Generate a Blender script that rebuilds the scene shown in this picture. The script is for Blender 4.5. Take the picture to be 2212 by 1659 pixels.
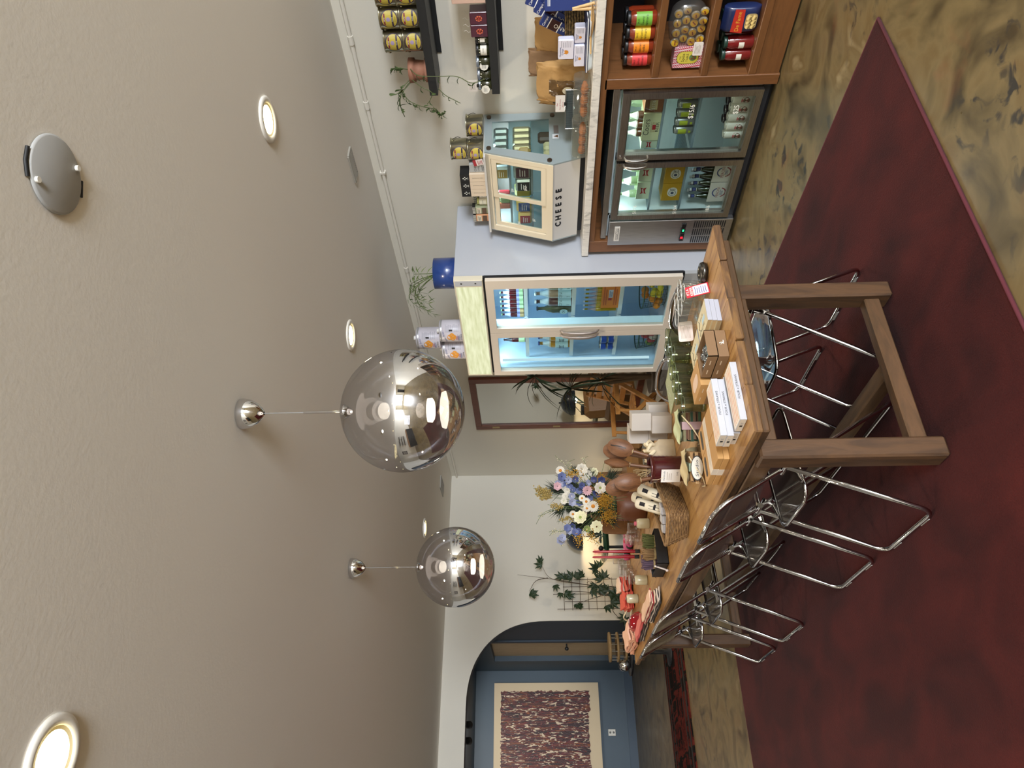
import bpy, math, random
from math import sin, cos, pi, radians as R
from mathutils import Vector as V, Matrix as Mx
random.seed(7)
SC = bpy.context.scene
COL = SC.collection
for o in list(bpy.data.objects): bpy.data.objects.remove(o)

# ---------------------------------------------------------------- camera (phone held upright, picture stored on its side)
F_PX = 1561.36
CAM = V((0, 0, 1.5))
def cam_axes(yaw, pitch, roll):
    cy, sy = cos(yaw), sin(yaw)
    f = V((sy*cos(pitch), cy*cos(pitch), sin(pitch)))
    r = V((cy, -sy, 0)); d = f.cross(r)
    cr, sr = cos(roll), sin(roll)
    return cr*r + sr*d, -sr*r + cr*d, f
RT, DN, FW = cam_axes(R(32.35125), R(1.874866), R(1.187024))
cd = bpy.data.cameras.new('camera'); cam = bpy.data.objects.new('camera', cd); COL.objects.link(cam)
m = Mx.Identity(4)
for i in range(3):
    m[i][0] = DN[i]; m[i][1] = RT[i]; m[i][2] = -FW[i]; m[i][3] = CAM[i]
cam.matrix_world = m
cd.sensor_fit = 'HORIZONTAL'; cd.sensor_width = 36; cd.lens = F_PX/2212*36; cd.clip_start = .05; cd.clip_end = 60
SC.camera = cam
def ray(px, py): return RT*(829.5-py) + DN*(px-1106) + FW*F_PX
def pz(px, py, z): d = ray(px, py); return CAM + d*((z-CAM.z)/d.z)
def pX(px, py, x): d = ray(px, py); return CAM + d*(x/d.x)
def pY(px, py, y): d = ray(px, py); return CAM + d*(y/d.y)

# ---------------------------------------------------------------- world, exposure, cycles depth
w = bpy.data.worlds.new('world'); SC.world = w; w.use_nodes = True
w.node_tree.nodes['Background'].inputs[0].default_value = (.62, .72, .85, 1)
w.node_tree.nodes['Background'].inputs[1].default_value = .6
vs = SC.view_settings
vs.view_transform = 'Standard'; vs.look = 'None'; vs.gamma = 1; vs.use_curve_mapping = False
vs.exposure = 0.34
SC.display_settings.display_device = 'sRGB'
cy = SC.cycles
cy.max_bounces = 10; cy.diffuse_bounces = 5; cy.glossy_bounces = 5; cy.transmission_bounces = 8; cy.transparent_max_bounces = 24
cy.caustics_reflective = False; cy.caustics_refractive = False; cy.sample_clamp_indirect = 4; cy.use_denoising = True

# ---------------------------------------------------------------- lamps of the room: recessed cans on a grid, daylight at the shop window
ZC = 2.75
CAN_W, WIN_W = 10, 1250
CANS = [(2.9, y) for y in (-6.4, -4.7, -3.0, -1.28, .45, 2.185, 3.92, 5.65, 7.487)] + [(.18, y) for y in (-6.6, -4.9, -3.2, -1.5, .3, 2.014, 3.75, 5.5, 7.3)] + [(-2.5, y) for y in (-7, -5.2, -3.2, -1.2, .8, 2.8, 4.8, 6.8)]
def area_light(name, loc, power, col, size, rot=(0, 0, 0), shape='DISK', sy=None, spread=180):
    l = bpy.data.lights.new(name, 'AREA'); l.energy = power; l.color = col; l.shape = shape; l.size = size
    if sy: l.size_y = sy
    l.spread = R(spread)
    o = bpy.data.objects.new(name, l); o.location = loc; o.rotation_euler = rot; COL.objects.link(o); return o
for i, (x, y) in enumerate(CANS):
    area_light('can_lamp', (x, y, ZC-.012), CAN_W, (1, .86, .68), .13, spread=150)
area_light('window_daylight', (-.8, -8.35, 1.5), WIN_W, (.86, .92, 1), 3.6, (R(90), 0, 0), 'RECTANGLE', 2.0, 170)

# ---------------------------------------------------------------- materials
def lin(c):
    if isinstance(c, str): c = tuple(int(c[i:i+2], 16)/255 for i in (0, 2, 4))
    return tuple(x/12.92 if x <= .04045 else ((x+.055)/1.055)**2.4 for x in c)
MATS = {}
def new_mat(name):
    m = bpy.data.materials.new(name); m.use_nodes = True; m.node_tree.nodes.clear(); return m, m.node_tree.nodes, m.node_tree.links
def tex_co(N, L, scale, kind='Object', rot=None):
    t = N.new('ShaderNodeTexCoord'); mp = N.new('ShaderNodeMapping')
    mp.inputs['Scale'].default_value = scale if not isinstance(scale, (int, float)) else (scale,)*3
    if rot: mp.inputs['Rotation'].default_value = rot
    L.new(t.outputs[kind], mp.inputs[0]); return mp.outputs[0]
def M(name, col, r=.5, metal=0, var=0, vs=6, bump=0, bs=40, coat=0, emit=0, alpha=None, sub=0, sheen=0, stretch=None):
    if name in MATS: return MATS[name]
    m, N, L = new_mat(name)
    p = N.new('ShaderNodeBsdfPrincipled'); out = N.new('ShaderNodeOutputMaterial'); L.new(p.outputs[0], out.inputs[0])
    c = lin(col); p.inputs['Base Color'].default_value = (*c, 1); p.inputs['Roughness'].default_value = r; p.inputs['Metallic'].default_value = metal
    if coat: p.inputs['Coat Weight'].default_value = coat; p.inputs['Coat Roughness'].default_value = .08
    if sheen: p.inputs['Sheen Weight'].default_value = sheen
    if emit: p.inputs['Emission Color'].default_value = (*c, 1); p.inputs['Emission Strength'].default_value = emit
    st = stretch or (1, 1, 1)
    if var:
        n = N.new('ShaderNodeTexNoise'); n.inputs['Scale'].default_value = vs; n.inputs['Detail'].default_value = 4
        L.new(tex_co(N, L, st), n.inputs['Vector'])
        x = N.new('ShaderNodeMixRGB'); x.inputs[1].default_value = (*[k*(1-var) for k in c], 1); x.inputs[2].default_value = (*[min(1, k*(1+var)) for k in c], 1)
        L.new(n.outputs['Fac'], x.inputs[0]); L.new(x.outputs[0], p.inputs['Base Color'])
    if bump:
        n = N.new('ShaderNodeTexNoise'); n.inputs['Scale'].default_value = bs; n.inputs['Detail'].default_value = 3
        L.new(tex_co(N, L, st), n.inputs['Vector'])
        b = N.new('ShaderNodeBump'); b.inputs['Strength'].default_value = bump; b.inputs['Distance'].default_value = .01
        L.new(n.outputs['Fac'], b.inputs['Height']); L.new(b.outputs[0], p.inputs['Normal'])
    MATS[name] = m; return m
def ramp_mat(name, stops, scale=5, st=(1, 1, 1), r=.5, metal=0, detail=6, dist=0, rough=.6, kind='NOISE', bump=0, coat=0, rot=None, bscale=None, wave='BANDS', axis='X', sheen=0):
    """colour ramp over noise / wave / voronoi in object space"""
    if name in MATS: return MATS[name]
    m, N, L = new_mat(name)
    p = N.new('ShaderNodeBsdfPrincipled'); out = N.new('ShaderNodeOutputMaterial'); L.new(p.outputs[0], out.inputs[0])
    p.inputs['Roughness'].default_value = r; p.inputs['Metallic'].default_value = metal
    if coat: p.inputs['Coat Weight'].default_value = coat; p.inputs['Coat Roughness'].default_value = .12
    if sheen: p.inputs['Sheen Weight'].default_value = sheen
    co = tex_co(N, L, st, rot=rot)
    if kind == 'NOISE':
        n = N.new('ShaderNodeTexNoise'); n.inputs['Scale'].default_value = scale; n.inputs['Detail'].default_value = detail; n.inputs['Roughness'].default_value = rough; n.inputs['Distortion'].default_value = dist; o = n.outputs['Fac']
    elif kind == 'WAVE':
        n = N.new('ShaderNodeTexWave'); n.inputs['Scale'].default_value = scale; n.inputs['Distortion'].default_value = dist; n.inputs['Detail'].default_value = detail; n.wave_type = wave
        if wave == 'BANDS': n.bands_direction = axis
        o = n.outputs['Fac']
    else:
        n = N.new('ShaderNodeTexVoronoi'); n.inputs['Scale'].default_value = scale; o = n.outputs['Distance']
    L.new(co, n.inputs['Vector'])
    cr = N.new('ShaderNodeValToRGB'); e = cr.color_ramp.elements
    while len(e) > 1: e.remove(e[-1])
    e[0].position = stops[0][0]; e[0].color = (*lin(stops[0][1]), 1)
    for pos, c in stops[1:]:
        k = e.new(pos); k.color = (*lin(c), 1)
    L.new(o, cr.inputs[0]); L.new(cr.outputs[0], p.inputs['Base Color'])
    if bump:
        b = N.new('ShaderNodeBump'); b.inputs['Strength'].default_value = bump; b.inputs['Distance'].default_value = .008
        L.new(o, b.inputs['Height']); L.new(b.outputs[0], p.inputs['Normal'])
    MATS[name] = m; return m
def wood(name, a, b, c=None, st=(1, 14, 14), scale=3, r=.5, coat=0, bump=.12):
    return ramp_mat(name, [(.25, a), (.5, b), (.75, c or a)], scale, st, r, detail=8, dist=.6, bump=bump, coat=coat)
def schlick(N, L, f0):
    """reflectance of a thin pane, the same from both sides"""
    lw = N.new('ShaderNodeLayerWeight'); lw.inputs[0].default_value = .5
    pw = N.new('ShaderNodeMath'); pw.operation = 'POWER'; L.new(lw.outputs['Facing'], pw.inputs[0]); pw.inputs[1].default_value = 5
    ma = N.new('ShaderNodeMath'); ma.operation = 'MULTIPLY_ADD'; L.new(pw.outputs[0], ma.inputs[0]); ma.inputs[1].default_value = 1-f0; ma.inputs[2].default_value = f0
    return ma.outputs[0]
def glass(name, tint='FFFFFF', op=.0, rough=.0, fres=1.45, refl=1.0):
    """thin clear shell: tinted see-through plus a fresnel sheen"""
    if name in MATS: return MATS[name]
    m, N, L = new_mat(name)
    t = N.new('ShaderNodeBsdfTransparent'); t.inputs[0].default_value = (*lin(tint), 1)
    g = N.new('ShaderNodeBsdfGlossy'); g.inputs['Roughness'].default_value = rough; g.inputs[0].default_value = (refl, refl, refl, 1)
    fr = schlick(N, L, ((fres-1)/(fres+1))**2)
    x = N.new('ShaderNodeMixShader'); out = N.new('ShaderNodeOutputMaterial')
    L.new(fr, x.inputs[0]); L.new(t.outputs[0], x.inputs[1]); L.new(g.outputs[0], x.inputs[2])
    last = x
    if op:
        d = N.new('ShaderNodeBsdfDiffuse'); d.inputs[0].default_value = (*lin(tint), 1)
        y = N.new('ShaderNodeMixShader'); y.inputs[0].default_value = op
        L.new(x.outputs[0], y.inputs[1]); L.new(d.outputs[0], y.inputs[2]); last = y
    L.new(last.outputs[0], out.inputs[0]); MATS[name] = m; return m
def glow(name, col, s):
    if name in MATS: return MATS[name]
    m, N, L = new_mat(name)
    e = N.new('ShaderNodeEmission'); e.inputs[0].default_value = (*lin(col), 1); e.inputs[1].default_value = s
    out = N.new('ShaderNodeOutputMaterial'); L.new(e.outputs[0], out.inputs[0]); MATS[name] = m; return m

# ---------------------------------------------------------------- mesh builder
GL = {}
def glyphs(s):
    """flat triangulated lettering, 1 unit high, centred"""
    if s in GL: return GL[s]
    c = bpy.data.curves.new('t', 'FONT'); c.body = s; c.align_x = 'CENTER'; c.align_y = 'CENTER'; c.size = 1; c.resolution_u = 2
    o = bpy.data.objects.new('t', c); me = bpy.data.meshes.new_from_object(o)
    r = ([tuple(v.co) for v in me.vertices], [tuple(p.vertices) for p in me.polygons])
    bpy.data.objects.remove(o); bpy.data.curves.remove(c); bpy.data.meshes.remove(me)
    GL[s] = r; return r
def frame_of(right, up, at):
    right = V(right).normalized(); up = V(up); n = right.cross(up).normalized(); up = n.cross(right)
    m = Mx.Identity(4)
    for i in range(3): m[i][0] = right[i]; m[i][1] = up[i]; m[i][2] = n[i]; m[i][3] = at[i]
    return m
class MB:
    def __init__(s): s.v = []; s.f = []; s.mi = []; s.sm = []; s.mats = []
    def add(s, vs, fs, mat, T=None, smooth=False):
        k = len(s.v)
        if T is None: s.v += [tuple(v) for v in vs]
        else: s.v += [tuple(T @ V(v)) for v in vs]
        if mat not in s.mats: s.mats.append(mat)
        i = s.mats.index(mat)
        for f in fs: s.f.append(tuple(k+a for a in f)); s.mi.append(i); s.sm.append(smooth)
        return s
    def box(s, c, z, mat, T=None, b=0):
        x, y, h = z[0]/2, z[1]/2, z[2]/2; c = V(c)
        if b <= 0:
            vs = [c+V((sx*x, sy*y, sz*h)) for sx in (-1, 1) for sy in (-1, 1) for sz in (-1, 1)]
            return s.add(vs, [(0, 1, 3, 2), (4, 6, 7, 5), (0, 4, 5, 1), (2, 3, 7, 6), (0, 2, 6, 4), (1, 5, 7, 3)], mat, T)
        b = min(b, x*.9, y*.9, h*.9); vs = []; id = {}
        for sx in (-1, 1):
            for sy in (-1, 1):
                for sz in (-1, 1):
                    for ax in range(3):
                        d = [x-b, y-b, h-b]; d[ax] = (x, y, h)[ax]
                        id[(sx, sy, sz, ax)] = len(vs); vs.append(c+V((sx*d[0], sy*d[1], sz*d[2])))
        g = lambda *a: id[a]; fs = []
        for q in (-1, 1):
            fs.append([g(q, -1, -1, 0), g(q, 1, -1, 0), g(q, 1, 1, 0), g(q, -1, 1, 0)][::q])
            fs.append([g(-1, q, -1, 1), g(-1, q, 1, 1), g(1, q, 1, 1), g(1, q, -1, 1)][::q])
            fs.append([g(-1, -1, q, 2), g(1, -1, q, 2), g(1, 1, q, 2), g(-1, 1, q, 2)][::q])
        for a in (-1, 1):
            for e in (-1, 1):
                fs.append([g(a, e, -1, 0), g(a, e, -1, 1), g(a, e, 1, 1), g(a, e, 1, 0)][::-a*e])
                fs.append([g(a, -1, e, 0), g(a, -1, e, 2), g(a, 1, e, 2), g(a, 1, e, 0)][::a*e])
                fs.append([g(-1, a, e, 1), g(-1, a, e, 2), g(1, a, e, 2), g(1, a, e, 1)][::-a*e])
                for k in (-1, 1):
                    fs.append([g(a, e, k, 0), g(a, e, k, 1), g(a, e, k, 2)][::a*e*k])
        return s.add(vs, fs, mat, T)
    def bx(s, x0, x1, y0, y1, z0, z1, mat, T=None, b=0):
        return s.box(((x0+x1)/2, (y0+y1)/2, (z0+z1)/2), (abs(x1-x0), abs(y1-y0), abs(z1-z0)), mat, T, b)
    def carton(s, x, y, h, mat, t=.003):
        """open-topped box on z=0, half sizes x, y"""
        s.bx(-x, -x+t, -y, y, 0, h, mat).bx(x-t, x, -y, y, 0, h, mat).bx(-x+t, x-t, -y, -y+t, 0, h, mat).bx(-x+t, x-t, y-t, y, 0, h, mat)
        return s.bx(-x+t, x-t, -y+t, y-t, 0, t, mat)
    def lathe(s, prof, mat, n=24, T=None, smooth=True, cap=True, sx=1, sy=1):
        vs = []; fs = []; k = len(prof)
        for r, z in prof:
            for i in range(n): a = 2*pi*i/n; vs.append((r*cos(a)*sx, r*sin(a)*sy, z))
        for j in range(k-1):
            for i in range(n): fs.append((j*n+i, j*n+(i+1) % n, (j+1)*n+(i+1) % n, (j+1)*n+i))
        s.add(vs, fs, mat, T, smooth)
        if cap:
            if prof[0][0] > 1e-4: s.add(vs[:n], [tuple(range(n))[::-1]], mat, T)
            if prof[-1][0] > 1e-4: s.add(vs[-n:], [tuple(range(n))], mat, T)
        return s
    def cyl(s, p0, p1, r, mat, n=16, T=None, r1=None, smooth=True):
        p0 = V(p0); p1 = V(p1); d = p1-p0; q = d.to_track_quat('Z', 'Y').to_matrix().to_4x4(); q.translation = p0
        return s.lathe([(r, 0), (r if r1 is None else r1, d.length)], mat, n, (T @ q) if T else q, smooth)
    def ball(s, c, r, mat, n=12, m=8, T=None, sc=(1, 1, 1)):
        q = Mx.Translation(c) @ Mx.Diagonal((*sc, 1))
        return s.lathe([(r*sin(pi*i/m), -r*cos(pi*i/m)) for i in range(m+1)], mat, n, (T @ q) if T else q, True, False)
    def tube(s, pts, r, mat, n=8, closed=False, T=None, flat=1.0, cap=True):
        pts = [V(p) for p in pts]; k = len(pts); vs = []; fs = []
        up = None
        for i, p in enumerate(pts):
            a = pts[i-1] if (i or closed) else p; b = pts[(i+1) % k] if (i < k-1 or closed) else p
            t = (b-a).normalized() if (b-a).length > 1e-9 else V((0, 0, 1))
            if up is None:
                up = V((0, 0, 1)) if abs(t.z) < .9 else V((1, 0, 0))
            side = t.cross(up)
            if side.length < 1e-6: side = t.cross(V((0, 1, 0)))
            side.normalize(); up = side.cross(t).normalized()
            rr = r[i] if isinstance(r, (list, tuple)) else r
            for j in range(n): an = 2*pi*j/n; vs.append(p+side*(rr*cos(an))+up*(rr*flat*sin(an)))
        for i in range(k if closed else k-1):
            a = i*n; b = ((i+1) % k)*n
            for j in range(n): fs.append((a+j, a+(j+1) % n, b+(j+1) % n, b+j))
        s.add(vs, fs, mat, T, True)
        if cap and not closed: s.add(vs[:n], [tuple(range(n))[::-1]], mat, T); s.add(vs[-n:], [tuple(range(n))], mat, T)
        return s
    def prism(s, poly, h, mat, T=None, z0=0, smooth=False):
        n = len(poly); vs = [(x, y, z0) for x, y in poly]+[(x, y, z0+h) for x, y in poly]
        s.add(vs, [tuple(range(n))[::-1], tuple(range(n, 2*n))], mat, T)
        return s.add(vs, [(i, (i+1) % n, n+(i+1) % n, n+i) for i in range(n)], mat, T, smooth)
    def quad(s, a, b, c, d, mat, T=None): return s.add([a, b, c, d], [(0, 1, 2, 3)], mat, T)
    def grid(s, fn, nu, nv, mat, T=None, smooth=True, closeu=False):
        vs = [fn(i/(nu if closeu else nu), j/nv) for j in range(nv+1) for i in range(nu if closeu else nu+1)]
        w = nu if closeu else nu+1; fs = []
        for j in range(nv):
            for i in range(nu): fs.append((j*w+i, j*w+(i+1) % w, (j+1)*w+(i+1) % w, (j+1)*w+i))
        return s.add(vs, fs, mat, T, smooth)
    def text(s, body, size, mat, right, up, at, T=None, stretch=1, wrap=None):
        vs, fs = glyphs(body); q = frame_of(right, up, at) @ Mx.Diagonal((size*stretch, size, 1, 1))
        if wrap:   # wrap round a vertical cylinder of that radius; `right` is the tangent
            n = V(right).normalized().cross(V(up)).normalized(); rt = V(right).normalized(); c = V(at)-n*wrap
            out = []
            for v in vs:
                a = v[0]*size*stretch/wrap
                out.append(c+n*(wrap*cos(a))+rt*(wrap*sin(a))+V(up).normalized()*(v[1]*size))
            return s.add(out, fs, mat, T)
        return s.add(vs, fs, mat, (T @ q) if T else q)
    def lines(s, w, h, n, mat, right, up, at, fill=.4, T=None, seed=1):
        """rows of tiny print"""
        rnd = random.Random(seed); q = frame_of(right, up, at)
        for i in range(n):
            y = h/2-(i+.5)*h/n; x1 = w*(.5-rnd.random()*.25); t = h/n*fill
            s.add([(-w/2, y-t/2, 0), (x1, y-t/2, 0), (x1, y+t/2, 0), (-w/2, y+t/2, 0)], [(0, 1, 2, 3)], mat, (T @ q) if T else q)
        return s
    def disc(s, r, mat, right, up, at, n=20, sx=1, T=None, r0=0):
        q = frame_of(right, up, at)
        if r0:
            vs = [(r*cos(2*pi*i/n)*sx, r*sin(2*pi*i/n), 0) for i in range(n)]+[(r0*cos(2*pi*i/n)*sx, r0*sin(2*pi*i/n), 0) for i in range(n)]
            return s.add(vs, [(i, (i+1) % n, n+(i+1) % n, n+i) for i in range(n)], mat, (T @ q) if T else q)
        return s.add([(r*cos(2*pi*i/n)*sx, r*sin(2*pi*i/n), 0) for i in range(n)], [tuple(range(n))], mat, (T @ q) if T else q)
    def patch(s, w, h, mat, right, up, at, T=None):
        q = frame_of(right, up, at)
        return s.add([(-w/2, -h/2, 0), (w/2, -h/2, 0), (w/2, h/2, 0), (-w/2, h/2, 0)], [(0, 1, 2, 3)], mat, (T @ q) if T else q)
    def band(s, r, z0, z1, a0, a1, mat, T=None, n=10):
        """label wrapped on a cylinder between two angles"""
        vs = []
        for i in range(n+1): a = a0+(a1-a0)*i/n; vs += [(r*cos(a), r*sin(a), z0), (r*cos(a), r*sin(a), z1)]
        return s.add(vs, [(2*i, 2*i+2, 2*i+3, 2*i+1) for i in range(n)], mat, T, True)
    def build(s, name, parent=None, loc=None, rz=0, rot=None, label=None, cat=None, group=None, kind=None):
        me = bpy.data.meshes.new(name); me.from_pydata(s.v, [], s.f)
        for q in s.mats: me.materials.append(q)
        me.polygons.foreach_set('material_index', s.mi); me.polygons.foreach_set('use_smooth', s.sm); me.update()
        o = bpy.data.objects.new(name, me); COL.objects.link(o)
        if parent: o.parent = parent; KIDS.setdefault(parent.name, []).append(o)
        if loc is not None: o.location = loc
        o.rotation_euler = rot or (0, 0, rz)
        return tag(o, label, cat, group, kind)
def at(mb, name, root, **k):
    """build a part whose mesh was laid out in room coordinates under an unrotated root"""
    l = root.location; mb.v = [(x-l.x, y-l.y, z-l.z) for x, y, z in mb.v]
    return mb.build(name, root, **k)
def tag(o, label=None, cat=None, group=None, kind=None):
    for k, v in (('label', label), ('category', cat), ('group', group), ('kind', kind)):
        if v: o[k] = v
    return o
def thing(name, label, cat, loc=(0, 0, 0), rz=0, group=None, rot=None):
    o = bpy.data.objects.new(name, None); o.empty_display_size = .05; COL.objects.link(o)
    o.location = loc; o.rotation_euler = rot or (0, 0, rz)
    return tag(o, label, cat, group)
KIDS = {}
def dup(root, loc, rz=None, label=None, group=None, rot=None):
    def cp(o, par):
        c = o.copy(); COL.objects.link(c)
        if par: c.parent = par; KIDS.setdefault(par.name, []).append(c)
        for ch in KIDS.get(o.name, []): cp(ch, c)
        return c
    r = cp(root, None); r.location = loc
    if rz is not None: r.rotation_euler = (0, 0, rz)
    if rot is not None: r.rotation_euler = rot
    if label: r['label'] = label
    if group: r['group'] = group
    return r
ORD = ['first', 'second', 'third', 'fourth', 'fifth', 'sixth', 'seventh', 'eighth', 'ninth', 'tenth', 'eleventh', 'twelfth']
X1, Y1, Z1 = V((1, 0, 0)), V((0, 1, 0)), V((0, 0, 1))
LFT = -Y1      # reading direction of print that faces the room (towards -x): its right is -y
def arc(c, r, a0, a1, n, pl='xz'):
    o = []
    for i in range(n+1):
        a = a0+(a1-a0)*i/n; p = [c[0], c[1], c[2]]
        i0, i1 = 'xyz'.index(pl[0]), 'xyz'.index(pl[1]); p[i0] += r*cos(a); p[i1] += r*sin(a); o.append(V(p))
    return o
def rounded(pts, rad, n=5, closed=False):
    """polyline with rounded corners"""
    pts = [V(p) for p in pts]; k = len(pts); out = []
    for i, p in enumerate(pts):
        if not closed and i in (0, k-1): out.append(p); continue
        a = pts[i-1]; b = pts[(i+1) % k]; da = (a-p); db = (b-p); r = min(rad, da.length*.49, db.length*.49)
        p0 = p+da.normalized()*r; p1 = p+db.normalized()*r
        for j in range(n+1):
            t = j/n; out.append(p0*(1-t)**2+p*2*t*(1-t)+p1*t*t)
    return out
def rrect(w, h, r, n=4):
    o = []
    for cx, cy, a in ((w/2-r, h/2-r, 0), (-w/2+r, h/2-r, pi/2), (-w/2+r, -h/2+r, pi), (w/2-r, -h/2+r, 3*pi/2)):
        for i in range(n+1): t = a+pi/2*i/n; o.append((cx+r*cos(t), cy+r*sin(t)))
    return o
# ================================================================ SETTING
XW, YB = 4.5, 9.58
def room_mats():
    # stained, polished concrete
    m, N, L = new_mat('concrete_floor')
    p = N.new('ShaderNodeBsdfPrincipled'); out = N.new('ShaderNodeOutputMaterial'); L.new(p.outputs[0], out.inputs[0])
    co = tex_co(N, L, 1.0)
    def nz(s, d, di=0):
        n = N.new('ShaderNodeTexNoise'); n.inputs['Scale'].default_value = s; n.inputs['Detail'].default_value = d; n.inputs['Distortion'].default_value = di
        L.new(co, n.inputs['Vector']); return n.outputs['Fac']
    def rp(f, stops):
        c = N.new('ShaderNodeValToRGB'); e = c.color_ramp.elements; e.remove(e[1])
        e[0].position = stops[0][0]; e[0].color = (*lin(stops[0][1]), 1)
        for q, k in stops[1:]: z = e.new(q); z.color = (*lin(k), 1)
        L.new(f, c.inputs[0]); return c.outputs[0]
    a = rp(nz(2.6, 12, 1.4), [(.30, '3E3422'), (.43, '5E5238'), (.52, '706244'), (.60, '665638'), (.72, '8C7E60')])
    spots = rp(nz(11, 8, .8), [(.56, '000000'), (.64, 'FFFFFF')])
    big = rp(nz(1.1, 4), [(.50, '000000'), (.60, 'FFFFFF')])
    mm = N.new('ShaderNodeMath'); mm.operation = 'MULTIPLY'; L.new(spots, mm.inputs[0]); L.new(big, mm.inputs[1])
    x = N.new('ShaderNodeMixRGB'); L.new(mm.outputs[0], x.inputs[0]); L.new(a, x.inputs[1]); x.inputs[2].default_value = (*lin('2E2C2A'), 1)
    rust = rp(nz(3.4, 6, 1.2), [(.60, '000000'), (.75, '8A8A8A')])
    y = N.new('ShaderNodeMixRGB'); L.new(rust, y.inputs[0]); L.new(x.outputs[0], y.inputs[1]); y.inputs[2].default_value = (*lin('7E4A34'), 1)
    L.new(y.outputs[0], p.inputs['Base Color'])
    rr = N.new('ShaderNodeMapRange'); rr.inputs[3].default_value = .22; rr.inputs[4].default_value = .42; L.new(nz(4, 5), rr.inputs[0]); L.new(rr.outputs[0], p.inputs['Roughness'])
    b = N.new('ShaderNodeBump'); b.inputs['Strength'].default_value = .06; L.new(nz(14, 4), b.inputs['Height']); L.new(b.outputs[0], p.inputs['Normal'])
    MATS['concrete'] = m; return m
CONC = room_mats()
WALL = M('wall_paint', 'DAD5C8', .75, bump=.05, bs=90)
CEIL = M('ceiling_paint', 'E6E2DA', .8, bump=.06, bs=70)
BLUE = M('blue_wall_paint', '42525F', .55, var=.10, vs=3)
BLUED = M('blue_reveal_paint', '3C4855', .6, var=.06, vs=3)
WHITE = M('white_enamel', 'DADADA', .3)
def struct(name, mb): return mb.build(name, kind='structure')
struct('floor', MB().bx(-4.2, 4.7, -8.5, 13.1, -.1, 0, CONC))
struct('ceiling', MB().bx(-4.2, 4.7, -8.5, YB+.15, ZC, ZC+.1, CEIL))
struct('wall_right', MB().bx(XW, XW+.2, -8.5, YB, 0, ZC, WALL))
struct('wall_left', MB().bx(-4.4, -4.2, -8.5, YB, 0, ZC, WALL))
# front wall (behind the viewpoint) with the shop window and a door opening
wf = MB(); WX0, WX1, WZ0, WZ1 = -2.8, 1.2, .40, 2.55
for a in ((-4.2, WX0, 0, ZC), (WX1, 4.5, 0, ZC), (WX0, WX1, 0, WZ0), (WX0, WX1, WZ1, ZC)): wf.bx(a[0], a[1], -8.7, -8.5, a[2], a[3], WALL)
struct('wall_front', wf)
wn = MB(); DK = M('dark_frame', '2A2A2A', .4)
for x in (WX0, -1.5, -.15, WX1-.06): wn.bx(x, x+.06, -8.56, -8.48, WZ0, WZ1, DK)
for z in (WZ0, 1.9, WZ1-.06): wn.bx(WX0, WX1, -8.56, -8.48, z, z+.06, DK)
wn.bx(WX0, WX1, -8.53, -8.52, WZ0, WZ1, glass('window_glass', 'F4F8FA'))
struct('window_1', wn)
# back wall with the soft-cornered arch
ax1, ax0, az, arx, arz, ne = 2.42, -.78, 2.44, 1.05, 1.05, 2.35
def corner(cx, sgn):
    o = []
    for i in range(19):
        t = pi/2*i/18; o.append((cx+sgn*arx*abs(cos(t))**(2/ne), az-arz+arz*abs(sin(t))**(2/ne)))
    return o
cr = corner(ax1-arx, 1); cl = corner(ax0+arx, -1)[::-1]
arch = [(ax1, 0)]+cr+cl+[(ax0, 0)]
poly = [(-4.2, 0), (-4.2, ZC), (XW, ZC), (XW, 0)]+arch
Txz = Mx(((1, 0, 0, 0), (0, 0, 1, 0), (0, 1, 0, 0), (0, 0, 0, 1)))
wb = MB(); wb.prism(poly, .015, WALL, Txz, YB)
wb.prism(poly, .135, BLUED, Txz, YB+.015)
struct('wall_back', wb)
# hall beyond the arch, painted blue
HX, HY, HZ = 2.43, 12.87, 2.60
hr = MB(); D0, D1, DZ = 10.78, 12.0, 2.24
hr.bx(HX, HX+.1, YB+.15, D0, 0, HZ, BLUED); hr.bx(HX, HX+.1, D1, HY, 0, HZ, BLUE); hr.bx(HX, HX+.1, D0, D1, DZ, HZ, BLUE)
struct('wall_hall_right', hr)
struct('wall_hall_back', MB().bx(-1.2, 2.6, HY, HY+.15, 0, HZ, BLUE))
struct('wall_hall_left', MB().bx(-1.2, -1.0, YB+.15, HY, 0, HZ, BLUE))
struct('ceiling_hall', MB().bx(-1.2, 2.6, YB+.15, HY+.1, HZ, HZ+.1, BLUE))
struct('trim_1', MB().bx(HX-.02, HX+.0, D0-.09, D0, 0, DZ+.09, BLUED).bx(HX-.02, HX, D1, D1+.09, 0, DZ+.09, BLUE).bx(HX-.02, HX, D0, D1, DZ, DZ+.09, BLUE))
d = MB(); OAK = wood('pale_door_wood', 'B49A74', 'C4AC86', 'A98E68', (8, 8, 1))
d.bx(HX+.06, HX+.10, D0, D1, .01, DZ, OAK)
door = struct('door_1', d)
MB().cyl((HX+.06, 11.2, 1.12), (HX+.0, 11.2, 1.12), .012, DK).ball((HX-.01, 11.2, 1.12), .03, DK).build('door_knob', door)
struct('baseboard_hall', MB().bx(-1.0, HX, HY-.02, HY, 0, .13, M('blue_baseboard', '2F4152', .5)))
struct('baseboard_right', MB().bx(XW-.015, XW, 5.7, YB, 0, .1, WALL))
struct('baseboard_back', MB().bx(ax1+.02, XW, YB-.015, YB, 0, .1, WALL))
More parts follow.
